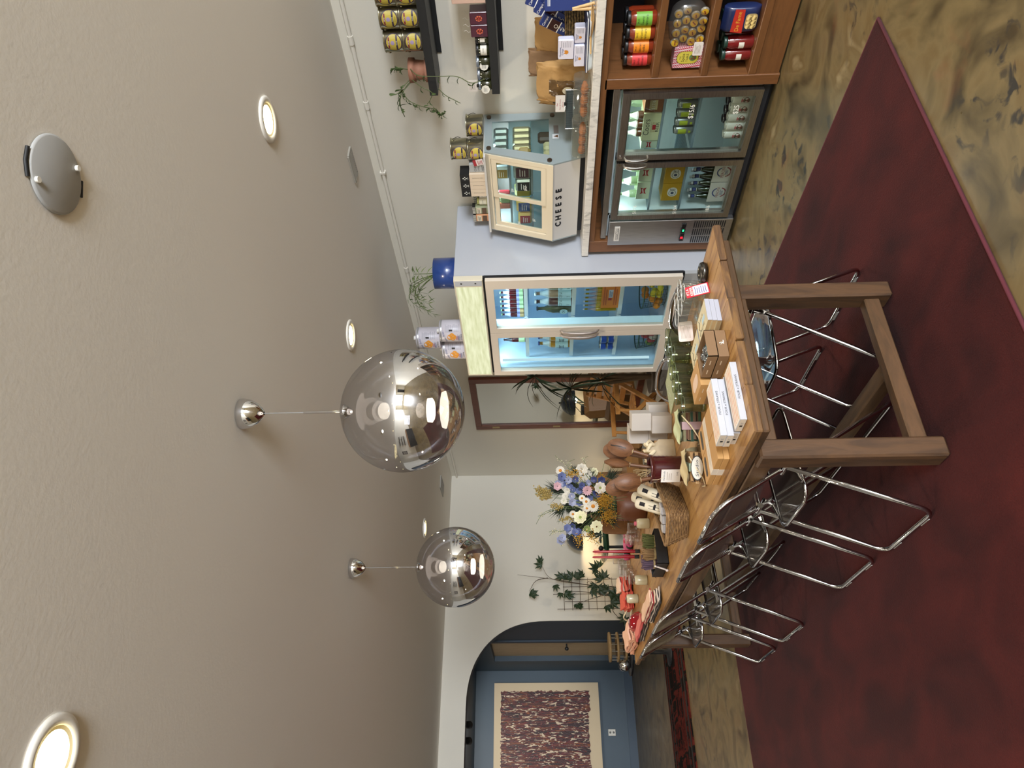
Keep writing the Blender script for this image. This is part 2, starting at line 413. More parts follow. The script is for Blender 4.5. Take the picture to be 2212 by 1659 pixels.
# ---- rugs
def rug_mat():
    m, N, L = new_mat('maroon_pile'); p = N.new('ShaderNodeBsdfPrincipled'); out = N.new('ShaderNodeOutputMaterial'); L.new(p.outputs[0], out.inputs[0])
    n = N.new('ShaderNodeTexNoise'); n.inputs['Scale'].default_value = 2.2; n.inputs['Detail'].default_value = 5; n.inputs['Distortion'].default_value = .8; L.new(tex_co(N, L, (1.6, 1, 1)), n.inputs['Vector'])
    n2 = N.new('ShaderNodeTexNoise'); n2.inputs['Scale'].default_value = 170; L.new(tex_co(N, L, 1), n2.inputs['Vector'])
    c = N.new('ShaderNodeValToRGB'); e = c.color_ramp.elements; e[0].position = .3; e[0].color = (*lin('2A0708'), 1); e[1].position = .72; e[1].color = (*lin('461412'), 1)
    L.new(n.outputs['Fac'], c.inputs[0])
    x = N.new('ShaderNodeMixRGB'); x.blend_type = 'OVERLAY'; x.inputs[0].default_value = .35; L.new(c.outputs[0], x.inputs[1]); L.new(n2.outputs['Fac'], x.inputs[2])
    L.new(x.outputs[0], p.inputs['Base Color']); p.inputs['Roughness'].default_value = .95; p.inputs['Specular IOR Level'].default_value = .12; p.inputs['Sheen Weight'].default_value = .04; p.inputs['Sheen Roughness'].default_value = .5
    b = N.new('ShaderNodeBump'); b.inputs['Strength'].default_value = .5; b.inputs['Distance'].default_value = .004; L.new(n2.outputs['Fac'], b.inputs['Height']); L.new(b.outputs[0], p.inputs['Normal'])
    return m
rp_ = [(-.75, 1.826), (2.965, 1.83), (3.12, 5.835), (-.75, 5.85)]
rug = MB().prism(rp_, .013, rug_mat())
rug = rug.build('area_rug', label='large plain maroon wool rug lying under the dining table', cat='rug')
ed = MB(); ed.tube([(*q, .007) for q in rp_], .008, M('maroon_binding', '4A1420', .9), 6, True); ed.build('binding', rug)
def runner_mat():
    m, N, L = new_mat('tribal_rug'); p = N.new('ShaderNodeBsdfPrincipled'); out = N.new('ShaderNodeOutputMaterial'); L.new(p.outputs[0], out.inputs[0]); p.inputs['Roughness'].default_value = .95
    p.inputs['Specular IOR Level'].default_value = .1
    v = N.new('ShaderNodeTexVoronoi'); v.distance = 'CHEBYCHEV'; v.inputs['Scale'].default_value = 2.6; v.inputs['Randomness'].default_value = .55; L.new(tex_co(N, L, (1, 1.7, 1)), v.inputs['Vector'])
    n = N.new('ShaderNodeTexNoise'); n.inputs['Scale'].default_value = 9; n.inputs['Detail'].default_value = 6; L.new(tex_co(N, L, (2.6, .5, 1)), n.inputs['Vector'])
    mx = N.new('ShaderNodeMath'); mx.operation = 'MULTIPLY_ADD'; L.new(n.outputs['Fac'], mx.inputs[0]); mx.inputs[1].default_value = .55; L.new(v.outputs['Distance'], mx.inputs[2])
    c = N.new('ShaderNodeValToRGB'); e = c.color_ramp.elements; e.remove(e[1]); e[0].position = 0; e[0].color = (*lin('3E1210'), 1)
    c.color_ramp.interpolation = 'CONSTANT'
    for q, k in ((.34, '14100E'), (.50, '461613'), (.60, '54201A'), (.72, '16110F'), (.88, '481714')): z = e.new(min(1, q)); z.color = (*lin(k), 1)
    L.new(mx.outputs[0], c.inputs[0]); L.new(c.outputs[0], p.inputs['Base Color']); return m
BLK = M('matt_black', '101010', .6)
rr = MB().bx(-1.2, 2.9, 8.02, 9.3, 0, .012, runner_mat()).build('patterned_rug', label='red and black tribal patterned rug in front of the blue archway', cat='rug')
bd = MB()
for y0, y1 in ((8.10, 8.16), (8.28, 8.31), (9.02, 9.05), (9.16, 9.22)): bd.bx(-1.2, 2.9, y0, y1, .0115, .0135, M('rug_black', '1A1412', .95))
bd.build('border_stripes', rr)

# ---- ceiling fittings
TRIM = M('can_trim', 'E4E0D6', .35); REF = M('can_reflector', 'FFF2C8', .25)
GLO = glow('can_diffuser', 'FFE9A8', 14)
can_names = {(2.9, 2.185): 'round recessed ceiling light nearest the black wall shelves', (2.9, 3.92): 'round recessed ceiling light above the tall white fridge',
 (2.9, 7.487): 'small far recessed ceiling light beyond the far mirrored globe', (.18, 2.014): 'round recessed ceiling light cut by the corner of the photo'}
for x, y in CANS:
    k_ = sorted(q for p, q in CANS if p == x).index(y); row = {2.9: 'counter side', .18: 'middle', -2.5: 'far'}[x]
    c = thing('ceiling_light', can_names.get((x, y), f'{ORD[k_]} recessed ceiling light from the shop window in the {row} row'), 'light', (x, y, ZC), group='recessed ceiling lights')
    MB().lathe([(.106, 0), (.108, -.006), (.1, -.012), (.08, -.012), (.076, -.006)], TRIM, 32, cap=False).build('trim_ring', c)
    MB().lathe([(.0765, -.006), (.066, -.0035)], REF, 32, cap=False).build('reflector', c)
    MB().lathe([(.0001, -.003), (.067, -.003)], GLO, 32, cap=False).build('diffuser', c)
pl = thing('ceiling_cover_plate', 'round grey cover plate screwed loosely to the ceiling', 'cover plate', (1.477, 1.26, ZC))
MB().lathe([(.0001, -.010), (.098, -.010), (.104, -.007), (.104, -.003)], M('plate_grey', 'A6A6A4', .6), 36, cap=False, sy=.98).build('plate', pl)
for a, b in ((.075, .045), (-.075, -.05)): MB().cyl((a, b, -.018), (a, b, -.009), .008, TRIM).build('screw', pl)
MB().tube([(-.02, -.108, -.002), (-.055, -.096, -.002), (-.085, -.07, -.002)], .006, BLK, 5).build('cut_gap', pl); MB().tube([(.03, .107, -.002), (.07, .085, -.002)], .006, BLK, 5).build('cut_gap', pl)
def vent(name, c, lx, ly, n, lab):
    t = thing(name, lab, 'vent', c); fr = MB(); g = M('vent_grey', '9C988E', .5)
    for sx in (-1, 1): fr.bx(sx*lx/2-.008, sx*lx/2+.008, -ly/2, ly/2, -.012, 0, g); fr.bx(-lx/2, lx/2, sx*ly/2-.008, sx*ly/2+.008, -.012, 0, g)
    fr.build('frame', t); MB().bx(-lx/2, lx/2, -ly/2, ly/2, -.003, -.001, BLK).build('backing', t)
    for i in range(n):
        y = -ly/2+ly*(i+.5)/n; MB().box((0, 0, 0), (lx, .004, .010), g, Mx.Translation((0, y, -.008)) @ Mx.Rotation(.7, 4, 'X')).build('slat', t)
vent('ceiling_vent', (3.99, 3.40, ZC), .10, .22, 12, 'small slatted air vent in the ceiling above the cheese case')
vc = pz(965, 1066, ZC); vent('ceiling_vent', (3.9, vc.y if vc.y < 9 else 8.6, ZC), .16, .3, 5, 'distant slatted air vent near the far corner of the ceiling')
# conduit along the right wall
cp = thing('wall_conduit', 'thin white painted conduit pipe clipped along the top of the wall', 'pipe', (XW, 0, 2.675))
CW = M('conduit_paint', 'DDD8CC', .5)
MB().tube([(-.02, 1.6, 0), (-.02, YB, 0)], .014, CW, 10).build('pipe', cp)
for y in (2.78, 3.28, 5.05, 7.2):
    MB().tube([(-.02, y-.03, 0), (-.02, y+.03, 0)], .019, CW, 10).build('coupling', cp)
for y in (2.35, 3.9, 6.1, 8.3): MB().bx(-.037, 0, y-.008, y+.008, -.022, .022, CW).build('clip', cp)
# ---- pendants
CHR = M('chrome', 'D8D8DA', .05, 1)
def globe_mat():
    m, N, L = new_mat('mirrored_globe'); out = N.new('ShaderNodeOutputMaterial')
    g = N.new('ShaderNodeBsdfGlossy'); g.inputs['Roughness'].default_value = .012; g.inputs[0].default_value = (.66, .66, .68, 1)
    t = N.new('ShaderNodeBsdfTransparent'); t.inputs[0].default_value = (.84, .84, .85, 1)
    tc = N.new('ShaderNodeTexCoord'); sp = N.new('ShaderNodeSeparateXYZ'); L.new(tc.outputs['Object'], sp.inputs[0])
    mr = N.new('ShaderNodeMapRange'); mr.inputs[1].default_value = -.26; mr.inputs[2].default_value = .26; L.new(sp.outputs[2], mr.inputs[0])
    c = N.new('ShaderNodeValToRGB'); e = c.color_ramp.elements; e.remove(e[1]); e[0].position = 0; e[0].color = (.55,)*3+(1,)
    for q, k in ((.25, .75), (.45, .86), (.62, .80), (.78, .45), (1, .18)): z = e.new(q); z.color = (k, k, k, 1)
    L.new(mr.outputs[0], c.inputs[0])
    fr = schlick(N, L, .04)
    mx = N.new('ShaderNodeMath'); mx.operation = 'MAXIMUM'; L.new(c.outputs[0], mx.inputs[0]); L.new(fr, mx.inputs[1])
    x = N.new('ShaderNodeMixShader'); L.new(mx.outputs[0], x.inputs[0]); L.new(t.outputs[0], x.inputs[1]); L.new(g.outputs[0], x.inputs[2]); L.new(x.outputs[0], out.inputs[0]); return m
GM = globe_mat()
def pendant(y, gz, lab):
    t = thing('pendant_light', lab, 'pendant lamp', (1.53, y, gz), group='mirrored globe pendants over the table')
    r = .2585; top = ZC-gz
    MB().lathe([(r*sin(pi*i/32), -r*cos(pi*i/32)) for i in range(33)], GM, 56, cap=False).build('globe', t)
    MB().lathe([(.064, top), (.066, top-.012), (.06, top-.04), (.042, top-.075), (.02, top-.094), (.008, top-.1)], CHR, 32, cap=False).build('canopy', t)
    MB().cyl((0, 0, r+.16), (0, 0, top-.098), .0022, M('cable', '8A8A88', .4), 6).build('cable', t)
    MB().cyl((0, 0, r-.01), (0, 0, r+.165), .006, CHR, 10).build('stem', t)
    MB().lathe([(.0001, r+.006), (.03, r+.004), (.032, r-.01), (.02, r-.03), (.008, r-.045)], CHR, 20, cap=False).build('fitting', t)
    bl = MB(); bl.lathe([(.0001, -.10), (.05, -.104), (.052, -.122), (.04, -.13)], glow('lamp_module', 'FFF1DA', 9), 28, cap=False); bl.build('lamp_module', t)
    MB().lathe([(.053, -.16), (.075, -.165), (.08, -.18), (.056, -.186)], glow('lamp_ring', 'FFEEDA', 3), 28, cap=False).build('lamp_ring', t)
pendant(2.607, 2.058, 'nearer mirrored glass globe pendant with chrome stem over the table front')
pendant(4.65, 2.052, 'farther mirrored glass globe pendant hanging over the table end')
# ================================================================ TABLE AND CHAIRS
TZ = .757
TW = ramp_mat('tabletop_wood', [(.24, '4E341C'), (.40, '80592E'), (.50, '9A7240'), (.62, 'A8824E'), (.80, '5E4224')], 2.6, (7, .7, 7), .45, detail=10, dist=1.0, bump=.12)
TE = ramp_mat('tabletop_edge_wood', [(.25, '2E1E12'), (.45, '5A3E24'), (.6, '77562F'), (.8, '3E2A18')], 3, (1.5, 1.5, 14), .6, detail=9, dist=1.2, bump=.4)
LW = ramp_mat('old_leg_wood', [(.2, '20150C'), (.42, '3E2916'), (.6, '523820'), (.8, '2A1C10')], 2.4, (8, 8, 1.1), .6, detail=9, dist=.9, bump=.25)
LWX = ramp_mat('old_rail_wood', [(.2, '20150C'), (.42, '463019'), (.6, '5A3E24'), (.8, '2E1E11')], 2.4, (1.1, 8, 8), .6, detail=9, dist=.9, bump=.25)
LWY = ramp_mat('old_beam_wood', [(.2, '2C1F13'), (.42, '4E3822'), (.6, '60472D'), (.8, '3A2919')], 2.4, (8, 1.1, 8), .6, detail=9, dist=.9, bump=.25)
tb = thing('dining_table', 'long worn plank table with thick rough wooden legs on the maroon rug', 'table', (1.665, 4.12, 0))
O = V((1.665, 4.12, 0))
px_edges = [1.178, 1.372, 1.568, 1.762, 1.958, 2.15]
for i in range(5):
    j = [0, .006, -.004, .005, .0][i]
    MB().bx(px_edges[i]+.0012-O.x, px_edges[i+1]-.0012-O.x, 2.195+j-O.y, 6.05+j*.8-O.y, TZ-.032, TZ-.0008, TE, b=.005).bx(px_edges[i]+.0012-O.x+(.006 if i == 0 else 0), px_edges[i+1]-.0012-O.x-(.006 if i == 4 else 0), 2.203+j-O.y, 6.043+j*.8-O.y, TZ-.002, TZ, TW).build('plank', tb)
MB().bx(1.20-O.x, 2.10-O.x, 2.235-O.y, 6.0-O.y, .688, TZ-.033, LWX, b=.006).build('under_frame', tb)
for y in (2.41, 5.40): MB().bx(1.24-O.x, 1.93-O.x, y-.015-O.y, y+.03-O.y, .615, .687, LWX, b=.004).build('end_apron', tb)
for x in (1.195, 1.945): MB().bx(x-.0-O.x, x+.03-O.x, 2.46-O.y, 5.36-O.y, .615, .687, LWY, b=.004).build('side_apron', tb)
for x0, x1 in ((1.172, 1.252), (1.912, 1.987)):
    for y0 in (2.385, 5.355):
        MB().bx(x0-O.x, x1-O.x, y0-O.y, y0+.092-O.y, .0135 if 1 else 0, .69, LW, b=.008).build('leg', tb)
for y in (2.44, 5.40): MB().bx(1.25-O.x, 1.915-O.x, y-.03-O.y, y+.025-O.y, .06, .125, LWX, b=.006).build('stretcher', tb)
MB().bx(1.548-O.x, 1.618-O.x, 2.462-O.y, 5.372-O.y, .06, .12, LWY, b=.006).build('long_stretcher', tb)
CH2 = M('chair_chrome', 'C9C9CC', .09, 1)
AC = glass('clear_acrylic', 'D9D8D6', op=.03, rough=.02, fres=1.55)
def chair_proto():
    t = thing('folding_chair', 'x', 'chair', (0, 0, 0), group='clear folding chairs round the table')
    W = .218; r = .0095
    # rear leg frame: hinge -> rear foot bar, one bent tube
    def leg(x0, z0, x1, z1, w):   # U frame
        return rounded([(x0, -w, z0), (x1, -w, z1), (x1, w, z1), (x0, w, z0)], .05)
    hx, hz = .195, .52
    MB().tube([(hx+.05, -W, hz-.04)]+rounded([(hx, -W, hz), (.0, -W, r), (.0, W, r), (hx, W, hz)], .05)+[(hx+.05, W, hz-.04)], r, CH2, 10).build('rear_leg_frame', t)
    w2 = W-.022
    # back frame runs on to the front feet
    bp_ = [(.495, -w2, r), (hx, -w2, hz), (.038, -w2, .80)]
    up = [V((.038, -w2, .80)), V((.022, -w2*.6, .825)), V((.008, 0, .828)), V((.022, w2*.6, .825)), V((.038, w2, .80))]
    path = [(.495, w2, r), (.495, -w2, r), (hx, -w2, hz), (.05, -w2, .775)]
    p = rounded([(.495, 0, r), (.495, -w2, r), (hx, -w2, hz), (.052, -w2, .772), (.022, -w2*.78, .815), (.004, 0, .825), (.022, w2*.78, .815), (.052, w2, .772), (hx, w2, hz), (.495, w2, r), (.495, 0, r)], .045)
    MB().tube(p, r, CH2, 10).build('back_frame', t)
    w3 = W-.044
    sp = rounded([(.085, -w3, .440), (.505, -w3-.0, .462), (.505, w3, .462), (.085, w3, .440)], .07, 6, True)
    MB().tube(sp, .008, CH2, 8, True).build('seat_frame', t)
    def seat(u, v):
        x = .09+u*.41; y = (v*2-1)*(w3-.004); d = .018*sin(pi*u)*sin(pi*v)
        return (x, y, .446+.02*u-d)
    sm = MB(); sm.grid(seat, 10, 10, AC); sm.grid(lambda u, v: (lambda q: (q[0], q[1], q[2]-.005))(seat(u, 1-v)), 10, 10, AC); sm.build('seat', t)
    def back(u, v):
        y = (u*2-1)*(w2-.006); k = v*.205; bulge = -.032*(1-(2*u-1)**2)
        return (.05+k*.50+bulge, y, .79-k*.92+(.018*(1-(2*u-1)**2)*(1-v)))
    MB().grid(back, 12, 6, AC).grid(lambda u, v: (lambda q: (q[0]-.004, q[1], q[2]-.002))(back(1-u, v)), 12, 6, AC).build('backrest', t)
    for s in (-1, 1):
        MB().cyl((hx, s*(W+.012), hz), (hx, s*(W-.05), hz), .013, CH2, 14).build('hinge', t)
        MB().tube(rounded([(hx+.005, s*(w3+.004), hz-.005), (hx+.02, s*w3, hz-.05), (.15, s*w3, .45)], .03), .0075, CH2, 8).build('seat_arm', t)
        MB().tube([(0, s*(W-.06), r*.7), (0, s*(W-.12), r*.7)], .0108, M('clear_foot', '9A9890', .2), 8).build('foot_sleeve', t)
    return t
chp = chair_proto()
CH_L = [(1.042, 2.815, 'nearest'), (1.05, 3.38, 'second'), (1.033, 4.42, 'third'), (1.03, 5.01, 'farthest')]
for i, (x, y, wd) in enumerate(CH_L):
    lab = f'{wd} of the four clear chrome folding chairs tucked under the long left side'.replace('nearest of', 'nearest of')
    if i == 0: chp.location = (x, y, .0135); chp['label'] = lab
    else: dup(chp, (x, y, .0135), 0, lab)
dup(chp, (2.19, 2.755, .0135), pi, 'clear chrome folding chair under the table side facing the counter, behind the near leg')
dup(chp, (2.155, 3.31, .0135), pi, 'second clear folding chair under the table side facing the counter, mostly hidden')
# ================================================================ COUNTER
XC, CT = 3.866, 1.122
TEAK = wood('counter_wood', '4E321C', '6E4828', '5E3C22', (6, 1, 9), 3, .42, bump=.05)
TEAKV = wood('counter_wood_upright', '4E321C', '724A2A', '5E3C22', (8, 8, 1), 3, .42, bump=.05)
BLKP = M('black_recess', '0C0E14', .5)
cc = thing('counter_cabinet', 'brown wooden counter cabinet with open shelf bay and a fridge bay', 'cabinet', (XC, 3.0, 0))
at(MB().bx(XC, XW-.01, 4.10, 4.218, .03, 1.068, TEAKV, b=.003), 'end_panel', cc)
at(MB().bx(XC, XW-.01, 2.712, 2.782, .004, 1.045, TEAKV, b=.003), 'divider', cc)
at(MB().bx(XC, XC+.05, 1.5, 4.098, 1.030, 1.068, TEAK, b=.003), 'top_rail', cc)
at(MB().bx(XW-.05, XW-.02, 1.5, 4.1, .05, 1.04, BLKP), 'back_panel', cc)
at(MB().bx(XC+.05, XW-.05, 1.5, 4.1, 1.035, 1.06, BLKP), 'top_board', cc)
at(MB().bx(XC, XW-.05, 1.46, 1.5, .004, 1.045, TEAKV), 'end_panel', cc)
for z0, z1 in ((.728, .769), (.438, .478), (.150, .195)):
    at(MB().bx(XC+.004, XW-.05, 1.5, 2.712, z0, z1, TEAK, b=.003), 'shelf', cc)
at(MB().bx(XC+.012, XC+.03, 1.5, 2.712, .012, .150, TEAK), 'kick_board', cc)
at(MB().bx(XC+.05, XW-.03, 2.79, 4.09, .005, .03, BLKP), 'floor_board', cc)
# marble top, a slab that lifts off
MARB = ramp_mat('veined_marble', [(.30, '9A9792'), (.46, 'D2CEC6'), (.62, 'DDD9D0'), (.8, 'C4C0B8')], 5, (1, 2.2, 1), .25, detail=9, dist=2.2)
MB().bx(XC-.012-XC, XW-XC, 1.5-3, 4.245-3, 0, .050, MARB, b=.003).build('marble_slab', loc=(XC, 3, 1.0715), label='grey veined marble slab forming the top of the wooden counter', cat='countertop')

# ---------------------------------------------------------------- under-counter fridge
SS = ramp_mat('brushed_steel', [(.3, '8E8A84'), (.5, 'B4B0AA'), (.7, '9C9892')], 4, (1, 1.5, 60), .32, 1, detail=3)
SSV = ramp_mat('brushed_steel_bright', [(.3, 'A4A4A4'), (.5, 'C4C4C4'), (.7, 'B0B0B0')], 4, (1, 60, 1.2), .30, 1, detail=3)
GLS = glass('door_glass', 'EEF4F2', rough=0)
XF = XC-.004
INW = M('fridge_interior', 'C6D2D6', .45)
bf = thing('bar_fridge', 'stainless steel under-counter drinks fridge with two glass doors', 'fridge', (XF, 3.45, 0))
cs = MB()
cs.bx(XF+.055, XW-.09, 2.80, 2.825, .03, .955, INW); cs.bx(XF+.055, XW-.09, 3.853, 3.875, .03, .955, INW)
cs.bx(XW-.12, XW-.09, 2.80, 3.875, .03, .955, INW); cs.bx(XF+.055, XW-.09, 2.80, 3.875, .03, .075, INW); cs.bx(XF+.055, XW-.09, 2.80, 4.09, .93, .955, INW)
at(cs, 'casing', bf)
at(MB().bx(XF+.02, XF+.06, 2.795, 4.085, .945, .985, SS, b=.002), 'top_strip', bf)
at(MB().bx(XF+.03, XF+.055, 3.30, 3.345, .06, .93, BLKP), 'mullion', bf)
at(MB().bx(XF+.03, XF+.3, 2.79, 4.09, .03, .07, M('fridge_plinth', '23252A', .5)), 'plinth', bf)
def bar_door(y0, y1, gy0, gy1, hy):
    d = MB(); z0, z1, g0, g1 = .078, .927, .118, .884
    for a in ((y0, gy0, z0, z1), (gy1, y1, z0, z1), (gy0, gy1, z0, g0), (gy0, gy1, g1, z1)): d.bx(XF-.018, XF+.028, a[0], a[1], a[2], a[3], SS)
    d = at(d, 'door', bf)
    # sub-parts inherit the door's zero offset
    def sub(mb, n, **k): l = bf.location; mb.v = [(x-l.x, y-l.y, z-l.z) for x, y, z in mb.v]; return mb.build(n, d, **k)
    sub(MB().bx(XF-.006, XF-.002, gy0-.004, gy1+.004, g0-.004, g1+.004, GLS), 'glass', )
    s = MB()
    for a in ((gy0, gy0+.014, g0, g1), (gy1-.014, gy1, g0, g1), (gy0, gy1, g0, g0+.014), (gy0, gy1, g1-.01, g1)): s.bx(XF+.0, XF+.022, a[0], a[1], a[2], a[3], SSV)
    sub(s, 'gasket')
    h = [V((XF-.018, hy, .878)), V((XF-.042, hy, .868)), V((XF-.052, hy, .835)), V((XF-.055, hy, .80)), V((XF-.052, hy, .765)), V((XF-.042, hy, .732)), V((XF-.018, hy, .722))]
    sub(MB().tube(h, .011, SS, 8, flat=.6), 'handle')
    sub(MB().cyl((XF-.024, hy-.012, .908 if hy < 3.32 else .902), (XF-.018, hy-.012, .905), .011, CHR), 'lock')
    return sub
subR = bar_door(2.800, 3.312, 2.842, 3.267, 3.292)
subL = bar_door(3.335, 3.855, 3.380, 3.815, 3.352)
pn = at(MB().bx(XF-.016, XF+.03, 3.878, 4.122, .03, .931, SSV, b=.002), 'front_panel', bf)
def psub(mb, n, **k): l = bf.location; mb.v = [(x-l.x, y-l.y, z-l.z) for x, y, z in mb.v]; return mb.build(n, pn, **k)
for r_ in range(3):
    for k in range(15):
        y0 = 3.892+r_*.078; z = .305-k*.0158
        psub(MB().bx(XF-.0172, XF-.015, y0, y0+.066, z-.0042, z+.0042, BLKP), 'vent_slot')
bd_ = MB().bx(XF-.021, XF-.016, 3.928, 4.072, .850, .889, M('badge_silver', 'D5D2CC', .35))
bd_.text('AVANTCO', .024, M('badge_ink', '1E2126', .5), LFT, Z1, (XF-.0215, 4.0, .872), stretch=1.0)
bd_.tube([(XF-.0215, 4.055, .859), (XF-.0215, 4.01, .862), (XF-.0215, 3.96, .858), (XF-.0215, 3.94, .862)], .0016, MATS['badge_ink'], 4); psub(bd_, 'badge')
ct_ = MB().box((XF-.021, 4.045, .381), (.010, .088, .034), M('black_plastic', '0F0F10', .3), b=.004).box((XF-.021, 3.975, .381), (.010, .034, .034), MATS['black_plastic'], b=.003).box((XF-.021, 3.928, .381), (.010, .04, .034), MATS['black_plastic'], b=.003)
ct_.text('38', .026, glow('red_digits', 'FF2030', 4), LFT, Z1, (XF-.0268, 4.052, .381)); ct_.box((XF-.0265, 3.975, .381), (.002, .018, .012), glow('green_led', '30FF90', 2)); psub(ct_, 'controller')
WIRE = M('coated_wire_blue', '7F93A0', .4)
def wire_shelf(root, xa, xb, y0, y1, z, n, mt, name='wire_shelf'):
    s = MB()
    for x in (xa, xb): s.bx(x-.004, x+.004, y0, y1, z-.010, z+.004, mt)
    for i in range(n): y = y0+(y1-y0)*(i+.5)/n; s.bx(xa, xb, y-.0015, y+.0015, z-.001, z+.002, mt)
    return at(s, name, root)
for z in (.652, .430):
    for y0, y1 in ((2.83, 3.30), (3.35, 3.85)): wire_shelf(bf, XF+.065, XW-.14, y0, y1, z, 34, WIRE)
for y in (3.06, 3.6): area_light('fridge_strip', (XF+.10, y, .925), 2.2, (.86, 1, .93), .04, (0, 0, 0), 'RECTANGLE', .42, 160)
# ---- contents
XB = 3.935    # front of the goods
CARD = M('cream_card', 'C9CDA6', .55); BOT_BR = M('brown_bottle', '4A2A14', .12, coat=.5); INK = M('black_ink', '14161A', .5); REDI = M('red_ink', 'A0242C', .5)
CARDW = M('pale_green_card', 'C6D6BE', .5); BOT_CL = glass('pale_bottle_glass', 'D8E8C8', op=.25); BOT_GR = M('dark_green_bottle', '1E3018', .1, coat=.6)
def bottle_prof(h, r, nk=.38): return [(r*.9, 0), (r, .006), (r, h*.55), (r*.85, h*.64), (r*nk, h*.78), (r*nk*.92, h*.96), (r*nk*1.1, h*.965), (r*nk*1.1, h)]
def bottle_into(t, mat, h, r, cap, labelmat=None, lz=(.18, .46), n=14, neckmat=None, x=0, y=0):
    q = Mx.Translation((x, y, 0))
    b = MB().lathe(bottle_prof(h, r), mat, n, q)
    b.build('glass_body' if mat is not BOT_BR else 'bottle_body', t)
    MB().lathe([(r*.43, h*.955), (r*.45, h*.96), (r*.45, h*1.0), (r*.36, h*1.008)], cap, n, q).build('cap', t)
    if labelmat: MB().lathe([(r*1.012, h*lz[0]), (r*1.012, h*lz[1])], labelmat, n, q, cap=False).build('label_band', t)
    if neckmat: MB().lathe([(r*.9, h*.62), (r*.44, h*.79), (r*.42, h*.86)], neckmat, n, q, cap=False).build('neck_label', t)
# six-pack carrier with brown bottles (right door, top)
zt = .657
c6 = thing('bottle_carrier', 'cream six-pack beer carrier on the top shelf behind the right fridge door', 'carton', (XB+.065, 3.12, zt))
cb = MB(); cb.carton(.065, .105, .112, CARD); cb = cb.build('carton', c6)
pr = MB(); X0 = -.0655
pr.text('Coors', .052, INK, LFT, Z1, (X0, 0, .084), stretch=.95); pr.text('BANQUET', .012, M('tan_ink', '8F7A4A', .5), LFT, Z1, (X0, 0, .054), stretch=1.4)
pr.patch(.04, .022, REDI, LFT, Z1, (X0, 0, .038)); pr.text('BEER', .028, INK, LFT, Z1, (X0, 0, .016), stretch=1.3)
for s in (-1, 1):
    for k in range(3): pr.patch(.012, .003, MATS['tan_ink'], LFT, Z1, (X0, s*.032, .03+k*.008))
pr.build('lettering', cb)
CAPW = M('pale_cap', 'C8CCC0', .35)
for i in range(3):
    b = thing('beer_bottle', f'{ORD[i]} brown beer bottle from the photo top standing in the cream carrier', 'bottle', (XB+.04, 3.055+i*.066, zt+.006), group='brown beer bottles in the carrier')
    bottle_into(b, BOT_BR, .225, .029, M('brown_cap', '5A3320', .35), None, neckmat=CAPW)
c7 = thing('bottle_carrier', 'brown cardboard beer carrier beside the cream one, cut by the door frame', 'carton', (XB+.065, 2.94, zt))
cb = MB().bx(-.065, .065, -.065, .065, 0, .115, M('brown_card', '7A4E30', .6)).build('carton', c7)
MB().patch(.07, .05, M('cream_label', 'C2B890', .5), LFT, Z1, (-.0655, .01, .06)).text('$17/6', .03, M('chalk', 'F2F2EA', .6), LFT, Z1, (-.066, .01, .06)).build('price_mark', cb)
c8 = thing('bottle_carrier', 'white carrier with a red bow badge at the hinge end of the top shelf', 'carton', (XB+.065, 3.262, zt))
cb = MB().bx(-.06, .06, -.032, .032, 0, .105, CARDW).build('carton', c8)
def bow(mb, at_, s, c=REDI):
    q = frame_of(LFT, Z1, at_) @ Mx.Diagonal((s, s, 1, 1))
    pts = [(-1, .75), (-.3, .45), (.3, .45), (1, .75), (.72, 0), (1, -.75), (.3, -.45), (-.3, -.45), (-1, -.75), (-.72, 0)]
    mb.add([(x, y, 0) for x, y in pts], [(0, 1, 7, 8, 9), (1, 2, 6, 7), (2, 3, 4, 5, 6)], c, q)
    q2 = q @ Mx.Translation((0, 0, .0004)); mb.add([(-.6, -.18, 0), (.6, .06, 0), (.6, .3, 0), (-.6, .06, 0)], [(0, 1, 2, 3)], M('white_print', 'E8E8E4', .5), q2)
m_ = MB(); bow(m_, (-.0605, 0, .055), .024); m_.build('badge_print', cb)
# back row of tall pale bottles under the light
for i in range(6):
    b = thing('beer_bottle', f'{ORD[i]} pale glass bottle from the photo top behind the beer cartons', 'bottle', (XB+.20+(i % 2)*.05, 2.93+i*.062, zt+.002), group='pale bottles at the back of the top shelf')
    bottle_into(b, BOT_CL, .235, .028, CAPW)
# left door, top shelf: two white cartons with a red bow, bottles behind
for i in range(2):
    c = thing('beer_carton', f'pale green beer carton with red bow badge, {["cut by the door frame near the handle", "nearest the wooden counter end"][i]}', 'carton', (XB+.055, 3.50+i*.165, zt), group='bow badge cartons')
    cb = MB().carton(.055, .078, .092, CARDW).build('carton', c)
    m_ = MB(); bow(m_, (-.0556, .0, .046), .030); m_.build('badge_print', cb)
for i in range(5):
    b = thing('beer_bottle', f'{ORD[i]} clear beer bottle from the handle side above the pale cartons', 'bottle', (XB+.04+(i % 2)*.055, 3.47+i*.064, zt+.004), group='clear bottles in the pale cartons')
    bottle_into(b, BOT_CL, .215, .028, CAPW, neckmat=M('white_neck', 'D6DCE0', .5))
